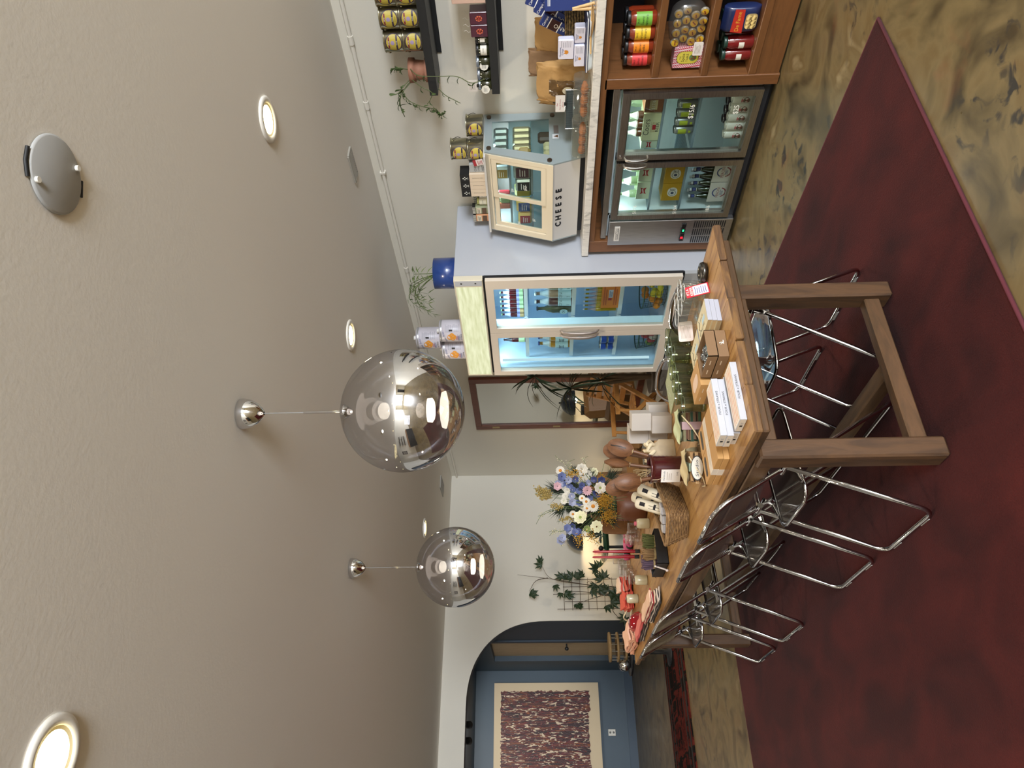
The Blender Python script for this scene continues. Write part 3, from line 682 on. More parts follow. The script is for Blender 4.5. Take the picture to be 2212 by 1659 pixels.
# middle shelf left: two mustard cartons
YEL = M('mustard_carton', 'B08A24', .5)
for i in range(2):
    c = thing('beer_carton', f'mustard yellow beer carton with oval badge, {["half hidden by the fridge door frame", "nearest the fridge control panel"][i]}', 'carton', (XB+.065, 3.52+i*.165-.0, .435), group='mustard cartons')
    cb = MB().bx(-.065, .065, -.08, .08, 0, .13, YEL).build('carton', c)
    m_ = MB(); q = frame_of(LFT, Z1, (-.0656, .0, .058))
    m_.add([(x, y, 0) for x, y in rrect(.085, .07, .034)], [tuple(range(20))], M('badge_white', 'D8D8D4', .5), q)
    m_.disc(.026, M('badge_ring', '5A5E66', .5), LFT, Z1, (-.0660, .008, .058), 24, r0=.0225); m_.disc(.012, M('badge_sun', '3A4660', .5), LFT, Z1, (-.0660, .008, .058), 16); m_.lines(.02, .04, 4, INK, LFT, Z1, (-.0661, -.026, .058)); m_.build('badge_print', cb)
# middle shelf right: cans with a yellow-green dot
ALU = M('can_grey', '8F9494', .3, .6); DOT = M('lime_dot', 'A8B83A', .5)
def can(lab, loc, grp, body, h=.122, r=.031, deco=None):
    t = thing('drink_can', lab, 'can', loc, group=grp)
    MB().lathe([(r*.82, 0), (r, .008), (r, h-.014), (r*.84, h-.002), (r*.80, h-.004), (.0001, h-.006)], body, 16).build('can_body', t)
    if deco: deco(t, r, h)
    MB().lathe([(r*.85, h-.003), (r*.85, h), (r*.8, h)], M('can_rim', 'C0C2C4', .25, 1), 16, cap=False).build('rim', t)
    return t
def deco_dot(t, r, h):
    MB().band(r*1.01, .045, .098, pi-.62, pi+.62, DOT, n=8).build('dot_print', t); MB().band(r*1.01, .016, .03, pi-.3, pi+.3, DOT, n=4).build('stripe_print', t)
for i in range(5):
    can(f'{ORD[i]} grey can with a lime dot from the photo top, middle fridge shelf', (XB+.035, 2.905+i*.066, .435), 'grey cans with a lime dot', ALU, deco=deco_dot)
MB().text('$15/6', .045, MATS['chalk'], LFT, Z1, (0, 0, 0)).build('price_writing', None, (XF-.0068, 2.95, .49), label='white chalk price written on the glass before the grey cans', cat='price')
# bottom right: white cans with a brown disc
CANW = M('can_white', 'D9D6CE', .35)
def deco_disc(t, r, h):
    n = 14; v = [(r*1.012*cos(pi+.0+.66*cos(2*pi*i/n)), r*1.012*sin(pi+.66*cos(2*pi*i/n)), .062+.021*sin(2*pi*i/n)) for i in range(n)]
    MB().add(v+[(-r*1.012, 0, .062)], [(i, (i+1) % n, n) for i in range(n)], M('brown_disc', '5E4438', .5)).build('disc_print', t)
    n = 12; v = [(r*1.006*cos(pi+.8*cos(2*pi*i/n)), r*1.006*sin(pi+.8*cos(2*pi*i/n)), .072+.024*sin(2*pi*i/n)) for i in range(n)]
    MB().add(v+[(-r*1.006, 0, .072)], [(i, (i+1) % n, n) for i in range(n)], M('pink_petal', 'C06A6E', .5)).build('petal_print', t)
    MB().band(r*1.005, .014, .034, pi-.5, pi+.2, M('leaf_print_green', '6E8458', .5), n=4).build('leaf_print', t)
for i in range(6):
    can(f'{ORD[i]} white can with a brown disc from the photo top, bottom fridge shelf', (XB+.03, 2.872+i*.068, .0765), 'white cans with a brown disc', CANW, h=.150, r=.0325, deco=deco_disc)
for i in range(5):
    can(f'{ORD[i]} dark can behind the white cans on the bottom shelf', (XB+.12, 2.88+i*.07, .0765), 'dark cans at the back', M('can_black', '1A1A22', .3, .4), h=.15, r=.0325)
MB().text('$25', .045, MATS['chalk'], LFT, Z1, (0, 0, 0)).build('price_writing', None, (XF-.0068, 2.945, .215), label='white chalk price written on the glass before the white cans', cat='price')
# bottom left: two white boxes with an arched badge; bottles with blue labels above them
BLUEI = M('navy_print', '2E3F7A', .5)
for i in range(2):
    c = thing('beer_carton', f'white beer carton with an arched red and blue badge, {["by the door handle", "by the fridge vents"][i]}', 'carton', (XB+.06, 3.515+i*.185, .0765), group='white cartons with arched badge')
    cb = MB().carton(.06, .088, .155, M('white_carton', 'D2CFCC', .55)).build('carton', c)
    m_ = MB(); m_.text('PERONI', .030, M('maroon_print', '8A2C3A', .5), LFT, Z1, (-.0606, 0, .09), stretch=.95)
    for a0, a1, mt in ((pi*.15, pi*.85, BLUEI), (pi*1.1, pi*1.9, MATS['maroon_print'])):
        q = frame_of(LFT, Z1, (-.0605, 0, .082)); v = []
        for k in range(11): a = a0+(a1-a0)*k/10; v += [(.046*cos(a), .05*sin(a), 0), (.038*cos(a), .041*sin(a), 0)]
        m_.add(v, [(2*k, 2*k+2, 2*k+3, 2*k+1) for k in range(10)], mt, q)
    m_.lines(.05, .022, 3, BLUEI, LFT, Z1, (-.0606, 0, .066)); m_.build('badge_print', cb)
for r_ in range(2):
    for i in range(6):
        b = thing('beer_bottle', f'{ORD[i]} green bottle with blue label from the handle, {["front", "back"][r_]} row of the bottom left shelf', 'bottle', (XB+.03+r_*.062, 3.445+i*.062, .0785+.0), group='green bottles with blue labels')
        bottle_into(b, BOT_GR, .285, .026, M('white_cap', 'CED2D6', .3), None, neckmat=None)
        MB().lathe([(.0122, .243), (.0128, .268)], BLUEI, 12, cap=False).build('neck_band', b)
        MB().lathe([(.0125, .236), (.0125, .241)], CAPW, 12, cap=False).build('neck_ring', b)
for z, tx, y in ((.76, '$17/6', 3.77), (.47, '$15/4', 3.78), (.235, '$18/6', 3.79)):
    MB().text(tx, .036, MATS['chalk'], LFT, Z1, (0, 0, 0)).build('price_writing', None, (XF-.0068, y, z), label=f'white chalk price on the left fridge door glass, {"top" if z > .7 else "middle" if z > .4 else "bottom"} one', cat='price')
# ================================================================ TALL FRIDGE
FX = 3.645; FY0, FY1, FZ = 4.262, 5.595, 2.118
ENA = M('fridge_enamel', 'ACB0B8', .28, coat=.3); ENW = M('fridge_door_enamel', 'CDC3B6', .35); IN2 = M('fridge_liner', 'B4CFE6', .4)
tf = thing('display_fridge', 'tall white two door glass display fridge with a lit sign box on top', 'fridge', (FX, 4.93, 0))
c = MB()
c.bx(FX+.05, 4.46, FY0, FY0+.04, .02, FZ, ENA, b=.004); c.bx(FX+.05, 4.46, FY1-.04, FY1, .02, FZ, ENA, b=.004)
c.bx(4.42, 4.46, FY0+.04, FY1-.04, .02, FZ, IN2); c.bx(FX+.05, 4.42, FY0+.04, FY1-.04, 1.88, FZ, ENA); c.bx(FX+.05, 4.42, FY0+.04, FY1-.04, .02, .395, ENA)
at(c, 'casing', tf)
c = MB()
for y in (FY0+.041, FY1-.041): c.bx(FX+.06, 4.42, y-.001, y+.001, .395, 1.88, IN2)
c.bx(4.417, 4.419, FY0+.04, FY1-.04, .395, 1.88, IN2)
for y in (4.62, 4.93, 5.24): c.bx(4.40, 4.417, y-.012, y+.012, .4, 1.87, IN2)
at(c, 'liner', tf)
at(MB().bx(FX+.045, FX+.12, 4.905, 4.99, .40, 1.875, M('lit_mullion', 'D4ECF8', .35)), 'mullion', tf)
at(MB().bx(FX+.03, FX+.05, FY0-.004, FY0+.02, .35, 1.885, BLKP).bx(FX+.03, FX+.05, FY0, FY1, 1.878, 1.892, BLKP).bx(FX+.03, FX+.05, FY0, FY1, .34, .356, BLKP), 'gasket_gap', tf)
lb = at(MB().bx(FX, FX+.05, FY0-.006, FY1, 1.893, FZ, M('sign_frame', 'C9C3B0', .4), b=.003), 'light_box', tf)
def off(mb, o=tf): l = o.location; mb.v = [(x-l.x, y-l.y, z-l.z) for x, y, z in mb.v]; return mb
def signmat():
    m, N, L = new_mat('lit_sign'); e = N.new('ShaderNodeEmission'); out = N.new('ShaderNodeOutputMaterial'); L.new(e.outputs[0], out.inputs[0])
    n = N.new('ShaderNodeTexNoise'); n.inputs['Scale'].default_value = 5; L.new(tex_co(N, L, (1, 1, 8)), n.inputs['Vector'])
    c = N.new('ShaderNodeValToRGB'); k = c.color_ramp.elements; k[0].color = (*lin('C9CC9A'), 1); k[1].color = (*lin('F2F4CE'), 1); k[0].position = .2; k[1].position = .75
    L.new(n.outputs['Fac'], c.inputs[0]); L.new(c.outputs[0], e.inputs[0]); e.inputs[1].default_value = .85; return m
off(MB().bx(FX-.003, FX, 4.335, 5.572, 1.905, FZ-.014, signmat())).build('sign_panel', lb)
off(MB().bx(FX-.002, FX, FY0, 4.32, 1.90, FZ-.01, ENA).cyl((FX-.004, 4.29, 2.06), (FX-.002, 4.29, 2.06), .007, BLK, 8).cyl((FX-.004, 4.29, 1.95), (FX-.002, 4.29, 1.95), .007, BLK, 8)).build('bracket', lb)
HND = M('handle_grey', '8C8078', .35, .3)
def tall_door(y0, y1, gy0, gy1, hy):
    z0, z1, g0, g1 = .358, 1.876, .428, 1.815; d = MB()
    for a in ((y0, gy0, z0, z1), (gy1, y1, z0, z1), (gy0, gy1, z0, g0), (gy0, gy1, g1, z1)): d.bx(FX-.004, FX+.032, a[0], a[1], a[2], a[3], ENW)
    d = at(d, 'door', tf)
    off(MB().bx(FX+.008, FX+.012, gy0-.003, gy1+.003, g0-.003, g1+.003, GLS)).build('glass', d)
    s = 1 if hy > 4.95 else -1
    h = [(FX-.004, hy, 1.285), (FX-.03, hy, 1.26), (FX-.045, hy, 1.2), (FX-.05, hy, 1.12), (FX-.045, hy, 1.04), (FX-.03, hy, .985), (FX-.004, hy, .96)]
    off(MB().tube(h, [.008, .013, .016, .017, .016, .013, .008], HND, 8, flat=.7)).build('handle', d)
tall_door(FY0+.004, 4.942, 4.366, 4.882, 4.918); tall_door(4.948, FY1-.006, 5.012, 5.53, 4.975)
at(MB().bx(FX+.02, FX+.05, FY0, FY1, .06, .34, M('grille_grey', '9A9C9E', .5)), 'lower_grille', tf)
TUBE = glow('fridge_tube', 'D8F2FF', .9)
for y in (5.50, 4.40): at(MB().cyl((FX+.10, y, .46), (FX+.10, y, 1.80), .012, TUBE, 10), 'lamp_tube', tf)
for y, p in ((4.60, 7), (5.27, 4)): area_light('fridge_top_strip', (FX+.14, y, 1.868), p, (.72, .90, 1), .06, (0, R(-18), 0), 'RECTANGLE', .5, 170)
WW = M('white_wire', 'DCE8EE', .35)
SH = (1.578, 1.178, .786)
for z in SH:
    wire_shelf(tf, FX+.17, 4.39, 4.33, 4.93, z-.006, 40, WW); wire_shelf(tf, FX+.17, 4.39, 4.95, 5.54, z-.006, 40, WW)
    for y0, y1 in ((4.33, 4.93), (4.95, 5.54)): at(MB().bx(FX+.162, FX+.168, y0, y1, z-.026, z+.006, WW), 'price_rail', tf)
# ---- shelf goods
GX = 3.86
RED_B = M('red_drink', '3A0A10', .08, coat=.8); LAV = M('lavender_label', '8F9AD8', .5); GRN = M('pale_green_label', 'A6C89A', .5)
for i in range(8):
    b = thing('drink_bottle', f'{ORD[i]} slim dark red bottle from the photo top on the highest fridge shelf', 'bottle', (GX, 4.55+i*.059, SH[0]), group='dark red bottles in the tall fridge')
    bottle_into(b, RED_B, .205, .0245, M('green_cap', '4E7050', .4), None, neckmat=LAV if i % 2 else M('clear_neck', '9AB0C0', .3))
    MB().band(.0252, .045, .068, pi/2, 3*pi/2, LAV).band(.0252, .012, .045, pi/2, 3*pi/2, GRN if i < 6 else M('tan_label', 'B8A070', .5)).build('label_band', b)
NONW = M('blue_white_label', 'BFE2EC', .45)
tints = ('6E7058', 'A08870', '5A3A38')
for i in range(3):
    b = thing('wine_bottle', f'tall bottle with pale NON label, {["nearest the fridge hinge", "middle one of three", "nearest the bottle with round badge"][i]}', 'bottle', (GX+.01, 4.60+i*.105, SH[1]), group='NON bottles')
    bottle_into(b, M(f'non_drink_{i}', tints[i], .1, coat=.8), .315, .043, M('foil_white', 'E2EEF2', .4), None, neckmat=M('foil_grey', 'B0C4CC', .35))
    lbm = MB().band(.0436, .012, .12, pi/2, 3*pi/2, NONW)
    lbm.text('NON', .036, M('grey_ink', '55606A', .5), LFT, Z1, (-.0439, 0, .098), wrap=.0439); lbm.text(str(3-i), .034, MATS['grey_ink'], LFT, Z1, (-.0439, 0, .036), wrap=.0439); lbm.build('label_band', b)
for i, (y, cl, lb_) in enumerate(((4.805, '4A5038', 'green glass bottle with round pale badge'), (4.855, '2A3428', 'dark glass bottle half hidden by the lit mullion'))):
    b = thing('wine_bottle', f'{lb_} on the second fridge shelf', 'bottle', (GX+.0, y-.07+i*.03, SH[1]), group=None)
    b.location = (GX+.02, 4.918, SH[1]) if not i else (GX+.13, 4.96, SH[1])
    bottle_into(b, M(f'wine_{i}', cl, .1, coat=.7), .30, .042, M('dark_cap', '2A3040', .4))
    if not i: MB().disc(.034, NONW, LFT, Z1, (-.0425, 0, .07)).text('OK', .03, INK, LFT, Z1, (-.0429, 0, .07)).build('badge', b)
# orange crate with yellow bottles
ORC = M('orange_crate', 'E08428', .5)
oc = thing('bottle_crate', 'orange printed crate holding yellow bottles on the third fridge shelf', 'crate', (GX-.02, 4.70, SH[2]))
w_ = MB(); w_.bx(-.012, -.006, -.17, .17, 0, .15, ORC).bx(-.006, .16, -.17, -.164, 0, .17, ORC).bx(-.006, .16, .164, .17, 0, .12, ORC).bx(-.006, .16, -.164, .164, 0, .004, ORC); w_ = w_.build('crate', oc)
p_ = MB(); INKO = M('orange_ink', 'B85A1C', .5)
for r_ in range(2): p_.lines(.26, .035, 2, INKO, LFT, Z1, (-.0125, .0, .035+r_*.085), fill=.6)
p_.patch(.10, .035, M('tag_pale', 'C8D4EC', .5), LFT, Z1, (-.0127, -.02, .075)).lines(.08, .025, 3, BLUEI, LFT, Z1, (-.0130, -.02, .075)); p_.patch(.03, .03, REDI, LFT, Z1, (-.0128, .05, .08)); p_.build('print', w_)
YD = M('yellow_drink', 'BFA61E', .08, coat=.8)
for i in range(9):
    b = thing('drink_bottle', f'{ORD[i]} yellow drink bottle from the photo top on the third fridge shelf', 'bottle', (GX+.035, 4.545+i*.052, SH[2]+.006), group='yellow bottles in and beside the orange crate')
    bottle_into(b, YD, .285, .0205, M('white_plum_cap', 'D6DCE6', .4), None, neckmat=M('plum_band', 'B6AEBC', .4))
# baskets
GW = M('green_wire', '1F4A3A', .4)
def wire_basket(name, lab, c, rx, ry, h, z):
    t = thing(name, lab, 'basket', (c[0], c[1], z)); s = MB()
    for k in range(5):
        q = .82+.18*k/4; s.tube([(rx*q*cos(2*pi*i/20), ry*q*sin(2*pi*i/20), h*k/4+.003) for i in range(20)], .0022, GW, 4, True)
    for i in range(20):
        a = 2*pi*i/20; s.tube([(rx*.82*cos(a), ry*.82*sin(a), .003), (rx*cos(a), ry*sin(a), h)], .0016, GW, 4)
    for i in range(-3, 4): s.tube([(-rx*.7, i*ry*.2, .003), (rx*.7, i*ry*.2, .003)], .0015, GW, 4)
    s.build('wire_cage', t); MB().tube([(rx*cos(2*pi*i/24), ry*sin(2*pi*i/24), h) for i in range(24)], .005, GW, 6, True).build('rim', t); return t
wire_basket('wire_basket', 'dark green wire basket of lemons and oranges at the fridge bottom', (3.93, 4.76), .13, .20, .19, .396)
def fruit(kind, lab, loc, r, mt, sx=1.0, rot=(0, 0, 0), grp=None):
    m = MB()
    if sx > 1.05:
        n = 12; prof = [(.0001, -r*1.28), (r*.16, -r*1.2), (r*.34, -r*1.0)]+[(r*sin(pi*i/n), -r*1.05*cos(pi*i/n)) for i in range(3, n-2)]+[(r*.34, r*1.0), (r*.16, r*1.22), (.0001, r*1.3)]
        m.lathe(prof, mt, 14, cap=False)
    else: m.ball((0, 0, 0), r, mt, 16, 10, sc=(1, 1, .94)).cyl((0, 0, r*.9), (0, 0, r*.96), r*.08, M('fruit_stem', '5A5A2A', .7), 6)
    return m.build(kind, loc=loc, rot=rot, label=lab, cat='fruit', group=grp)
LEM = M('lemon_skin', 'E0CC2E', .4, bump=.2, bs=160); ORA = M('orange_skin', 'E08A1E', .45, bump=.2, bs=160)
rnd = random.Random(3)
lp = [(3.855, 4.60, .455), (3.86, 4.655, .45), (3.862, 4.70, .452), (3.85, 4.632, .50), (3.853, 4.68, .505), (3.90, 4.615, .52)]
for i, p in enumerate([(a, b+.05, c) for a, b, c in lp]): fruit('lemon', f'{ORD[i]} yellow lemon from the photo top in the green wire basket', p, .026, LEM, 1.3, (rnd.random()*3, rnd.random()*3, 0), 'lemons in the basket')
for i, p in enumerate([(3.88, 4.85, .44), (3.86, 4.885, .46), (3.88, 4.82, .50), (3.93, 4.77, .56), (3.92, 4.82, .555)]): fruit('orange', f'{ORD[i]} orange from the photo top in the green wire basket', p, .034, ORA, grp='oranges in the basket')
for i in range(3):
    MB().ball((0, 0, 0), .03, M('lime_skin', '4F8A34', .4), 12, 8, sc=(1.2, .9, .9)).build('lime', loc=(3.93, 4.555+i*.02, .44+i*.058), label=f'{ORD[i]} green lime from the bottom at the hinge side of the basket', cat='fruit', group='limes in the basket')
# left door goods
for i in range(2):
    b = thing('drink_bottle', f'{["slim dark red bottle behind the left fridge door, front one","slim dark red bottle behind the left fridge door, rear one"][i]}', 'bottle', (GX+i*.07, 5.34-i*.035, SH[0]))
    bottle_into(b, RED_B, .205, .0245, INK, GRN, lz=(.06, .33), neckmat=M('dark_neck', '23262E', .4))
AMB = M('amber_drink', 'B08024', .1, coat=.8)
for i in range(3):
    b = thing('wine_bottle', f'{ORD[i]} amber bottle with pale blue label from the handle, left fridge door', 'bottle', (GX+.01+(i == 2)*.09, (5.32, 5.42, 5.37)[i], SH[1]), group='amber bottles behind the left door')
    bottle_into(b, AMB, .29, .043, BLUEI, None, neckmat=M('foil_grey', 'B0C4CC', .35))
    MB().band(.0436, .02, .135, pi/2, 3*pi/2, NONW).lines(.05, .05, 4, INK, LFT, Z1, (-.0442, 0, .08)).build('label_band', b)
def deco_blue(t, r, h): MB().band(r*1.01, .012, .1, pi*.55, pi*1.45, M('can_blue', '2450B8', .35), n=8).build('blue_print', t)
for k in range(2):
    for i in range(2):
        can(f'{["lower","upper"][k]} blue and silver can, {["nearer","farther"][i]} stack, behind left fridge door', (GX-.02, 5.32+i*.1, SH[2]+k*.0635), 'blue cans in the left fridge', ALU, h=.063, r=.045, deco=lambda t, r, h: MB().band(r*1.01, .008, .052, pi*.55, pi*1.45, M('can_blue', '2450B8', .35), n=8).build('blue_print', t))
wire_basket('wire_basket', 'dark green wire basket of red packets at the left fridge bottom', (3.93, 5.37), .13, .17, .17, .396)
PKR = M('red_packet', 'B84050', .35)
for i, (x, y, z, mt) in enumerate(((3.86, 5.24, .45, PKR), (3.86, 5.30, .43, M('white_packet', 'D8D4CC', .35)), (3.87, 5.36, .44, PKR), (3.87, 5.29, .50, PKR), (3.87, 5.40, .45, M('green_packet', '6E8A4A', .4)))):
    MB().ball((0, 0, 0), .036, mt, 10, 8, sc=(.8, 1, 1.1)).build('food_packet', loc=(x, y+.04, z), label=f'{ORD[i]} small round food packet in the left fridge basket', cat='packet', group='packets in the left fridge basket')
# ---- on top of the tall fridge
bp = thing('plant_pot', 'cobalt blue cylinder plant pot standing on the tall white fridge', 'plant pot', (3.86, 4.41, FZ))
NAVY = M('cobalt_glaze', '1E3A78', .3, coat=.5)
MB().lathe([(.118, 0), (.124, .004), (.124, .176), (.114, .176), (.112, .15), (.0001, .148)], NAVY, 40).build('pot', bp)
MB().lathe([(.0001, .152), (.111, .15)], M('soil', '2A1E14', .9), 20, cap=False).build('soil', bp)
FRN = M('feather_leaf', '5C6E3C', .5, var=.2); 
def blade(parent, pts, w, mt, name='leaf', nrm=V((0, 0, 1))):
    m = MB(); vs = []; n = len(pts)
    for i, p in enumerate(pts):
        p = V(p); t = (V(pts[min(i+1, n-1)])-V(pts[max(i-1, 0)])); s = t.cross(nrm)
        if s.length < 1e-6: s = t.cross(V((1, 0, .1)))
        s.normalize(); k = w*(sin(pi*(i+.35)/(n-.3))**.7 if i < n-1 else .02); up = s.cross(t).normalized()*k*.25
        vs += [p-s*k/2+up, p, p+s*k/2+up]
    fs = []
    for i in range(n-1): fs += [(3*i, 3*i+3, 3*i+4, 3*i+1), (3*i+1, 3*i+4, 3*i+5, 3*i+2)]
    m.add(vs, fs, mt, None, True); return m.build(name, parent)
rp2 = random.Random(5)
for f in range(7):   # arching fronds with thin leaflets
    a = (2.3, 1.9, 2.7, 1.5, 3.1, 1.1, 3.6)[f]; ln = .30+.04*rp2.random()
    ctrl = [V((cos(a)*ln*t*(.9 if f < 5 else .5), sin(a)*ln*t*1.15, .15+.30*sin(t*2.2)*(1.05 if f % 2 else .75)-.12*t*t)) for t in [i/9 for i in range(10)]]
    m = MB().tube(ctrl, [.004-.003*i/9 for i in range(10)], FRN, 5)
    for i in range(3, 10):
        for s in (-1, 1):
            p = ctrl[i]; t = (ctrl[i]-ctrl[i-1]).normalized(); sd = t.cross(Z1).normalized()
            e = p+t*.05+sd*s*.065-Z1*.02; q = p.lerp(e, .5)+Z1*.008
            m.add([p, q-t*.006, e, q+t*.006], [(0, 1, 2, 3)], FRN)
    m.build('frond', bp)
# crisp tins
TINW = M('tin_white', 'C9C4CC', .35)
def tin(lab, loc):
    t = thing('crisp_tin', lab, 'tin', loc, group='white crisp tins on the tall fridge')
    MB().lathe([(.094, 0), (.097, .004), (.097, .205), (.09, .214), (.0001, .216)], TINW, 36).build('tin', t)
    MB().lathe([(.0978, .19), (.0985, .2), (.0978, .206)], M('tin_rim', 'B0B0B4', .3, .6), 36, cap=False).build('rim', t)
    MB().cyl((-.02, -.03, .214), (-.02, -.03, .236), .02, M('tin_cap', 'D8D6D0', .4), 14).build('cap', t)
    m = MB(); A = pi+.25; Rr = .0982
    q = Mx.Rotation(.25, 4, 'Z')
    m.text('Bonilla a la vista'[-7:], .026, INK, LFT, Z1, (-Rr, 0, .022), T=q, wrap=Rr)
    m.text('Patatas Fritas', .026, BLUEI, V((0, -1, .28)), Z1, (-Rr, .0, .165), T=q, wrap=Rr)
    CR = M('crisp_orange', 'D9922E', .5)
    for a_, z_, s_ in ((-.15, .095, .03), (.18, .10, .032), (.02, .118, .034), (.05, .085, .03)):
        v = [(Rr*1.004*cos(pi+a_+s_*9*cos(k)), Rr*1.004*sin(pi+a_+s_*9*cos(k)), z_+s_*.75*sin(k)) for k in [2*pi*i/9 for i in range(9)]]
        m.add(v, [tuple(range(9))], CR, q)
    for k in range(2): m.patch(.012, .03, INK, LFT, Z1, (-Rr*cos(.62), (1 if k else 1)*Rr*sin(.62)*-1+.0-k*.012, .11-0*k), T=q)
    m.lines(.05, .02, 3, REDI, LFT, Z1, (-Rr*1.003, .0, .058), T=q); m.lines(.07, .018, 4, BLUEI, LFT, Z1, (-Rr*1.003, 0, .042), T=q)
    q2 = Mx.Rotation(1.15, 4, 'Z'); m.lines(.07, .12, 14, M('grey_print', '8A8A92', .5), LFT, Z1, (-Rr*1.004, 0, .10), T=q2, fill=.3)
    m.build('print', t); return t
tin('white crisp tin at the sign box end, nearest the blue pot', (3.80, 5.10, FZ))
tin('white crisp tin beside the mirrored globe, left of the other bottom tin', (3.78, 5.34, FZ))
tin('white crisp tin stacked on top of the other two tins', (3.80, 5.20, FZ+.2165))
# ================================================================ CHEESE CASE ON THE COUNTER
CZ = 1.123
GREY = M('case_grey_panel', '8E9A9C', .25, coat=.6); CRM = M('case_cream_frame', 'D3C7AE', .4); CWH = M('case_white_front', 'C4C2BE', .4)
kc = thing('cheese_case', 'white counter display case with sliding windows and the word CHEESE', 'display case', (4.2, 3.78, CZ))
cw = lambda mb, n, par=kc: (lambda l=kc.location: (setattr(mb, 'v', [(x-l.x, y-l.y, z-l.z) for x, y, z in mb.v]), mb.build(n, par))[1])()
CY0, CY1 = 3.40, 4.157
prof = [(4.488, 1.833), (4.084, 1.828), (3.934, 1.347), (3.996, 1.157), (4.488, 1.157)]
Tyz = lambda y: Mx(((1, 0, 0, 0), (0, 0, 1, y), (0, 1, 0, 0), (0, 0, 0, 1)))
def side(y, win):
    m = MB(); T_ = Tyz(y)
    if not win: return m.prism(prof, .012, GREY, T_)
    o = prof; i_ = [(4.405, 1.776), (4.135, 1.776), (4.032, 1.372), (4.42, 1.366)]
    pts = o+i_
    for f in ((0, 1, 6, 5), (1, 2, 7, 6), (2, 3, 8, 7), (3, 4, 8), (4, 0, 5, 8)):
        for d, z in ((1, 0), (-1, .012)): m.add([(pts[k][0], pts[k][1], z) for k in f], [tuple(range(len(f)))[::d]], GREY, T_)
    for ring, d in ((list(range(5)), 1), (list(range(5, 9)), -1)):
        n = len(ring); v = [(pts[k][0], pts[k][1], z) for k in ring for z in (0, .012)]
        m.add(v, [(2*a, 2*((a+1) % n), 2*((a+1) % n)+1, 2*a+1)[::d] for a in range(n)], GREY, T_)
    return m
nearp = cw(side(CY0, True), 'side_panel')
cw(MB().prism([(4.405, 1.776), (4.135, 1.776), (4.032, 1.372), (4.42, 1.366)], .003, GLS, Tyz(CY0+.006)), 'window_pane')
cw(side(CY1-.012, False), 'side_panel')
for x, z in ((4.115, 1.796), (3.972, 1.372), (4.45, 1.80), (4.452, 1.34)):
    cw(MB().cyl((x, CY0-.010, z), (x, CY0, z), .017, M('bolt_steel', '6E6258', .3, .9), 18), 'bolt')
st = MB().bx(4.20, 4.245, CY0-.002, CY0, 1.30, 1.345, M('sticker_white', 'C8CCD0', .5)); st.add([(4.208, CY0-.0025, 1.306), (4.237, CY0-.0025, 1.306), (4.2225, CY0-.0025, 1.338)], [(0, 1, 2)], M('warn_brown', '5A3A1C', .5)); cw(st, 'warning_sticker')
cw(MB().bx(4.255, 4.34, CY0-.002, CY0, 1.30, 1.335, M('plate_brown', '6A6460', .4)), 'switch_plate')
# body
cw(MB().bx(4.04, 4.486, CY0+.012, CY1-.012, 1.82, 1.835, CWH).bx(4.476, 4.486, CY0+.012, CY1-.012, 1.16, 1.82, CWH), 'casing')
cw(MB().bx(4.0, 4.476, CY0+.012, CY1-.012, 1.335, 1.35, INW), 'deck')
# slanted window plane: from (4.084,1.828) to (3.934,1.347)
A_, B_ = V((4.084, 0, 1.828)), V((3.934, 0, 1.347)); dn = (B_-A_).normalized(); nn = V((dn.z, 0, -dn.x)); nn = nn if nn.x < 0 else -nn; LEN = (B_-A_).length
def slab(t0, t1, y0, y1, mt, th=.016, lift=0):
    m = MB(); a = A_+dn*t0+nn*lift; b = A_+dn*t1+nn*lift; q = [a, b, b-nn*th, a-nn*th]
    m.add([(p.x, y, p.z) for y in (y0, y1) for p in q], [(0, 1, 2, 3)[::-1], (4, 5, 6, 7), (0, 1, 5, 4), (1, 2, 6, 5), (2, 3, 7, 6), (3, 0, 4, 7)], mt); return m
def join(*ms):
    r = MB()
    for m in ms:
        for mt in m.mats:
            i = m.mats.index(mt); r.add(m.v, [f for f, k in zip(m.f, m.mi) if k == i], mt)
    return r
cw(join(slab(0, .045, CY0+.012, CY1-.012, CRM, lift=.006), slab(LEN-.05, LEN, CY0+.012, CY1-.012, CRM, lift=.006), slab(.045, LEN-.05, CY0+.012, CY0+.045, CRM, lift=.006), slab(.045, LEN-.05, CY1-.06, CY1-.012, CRM, lift=.006)), 'window_frame')
def sash(y0, y1, lift):
    m = join(slab(.048, .085, y0, y1, CRM, .012, lift), slab(LEN-.088, LEN-.052, y0, y1, CRM, .012, lift), slab(.085, LEN-.088, y0, y0+.028, CRM, .012, lift), slab(.085, LEN-.088, y1-.034, y1, CRM, .012, lift))
    o = cw(m, 'sliding_window'); g = slab(.083, LEN-.086, y0+.02, y1-.03, GLS, .003, lift-.005); cw(g, 'glass', o); return o
sash(3.447, 3.80, .004); sash(3.775, 4.095, -.010)
# CHEESE panel, slanting back under the windows
E_, G_ = V((3.934, 0, 1.347)), V((3.996, 0, 1.157)); d2 = (G_-E_).normalized(); n2 = V((d2.z, 0, -d2.x)); n2 = n2 if n2.x < 0 else -n2
m = MB(); q = [E_, G_, G_-n2*.012, E_-n2*.012]
m.add([(p.x, y, p.z) for y in (CY0+.012, CY1-.012) for p in q], [(0, 1, 2, 3)[::-1], (4, 5, 6, 7), (0, 1, 5, 4), (1, 2, 6, 5), (2, 3, 7, 6), (3, 0, 4, 7)], CWH)
fp = cw(m, 'front_panel'); m = MB()
for i, ch in enumerate('CHEESE'):
    p = E_+d2*.045+n2*.001; [m.text(ch, .062, INK, LFT, -d2, (p.x-.0001*k, 3.985-i*.0665+a, p.z+b_), stretch=1.08) for k, (a, b_) in enumerate(((0, 0), (.0035, 0), (-.0035, 0), (0, .003), (0, -.003)))]
cw(m, 'lettering', fp)
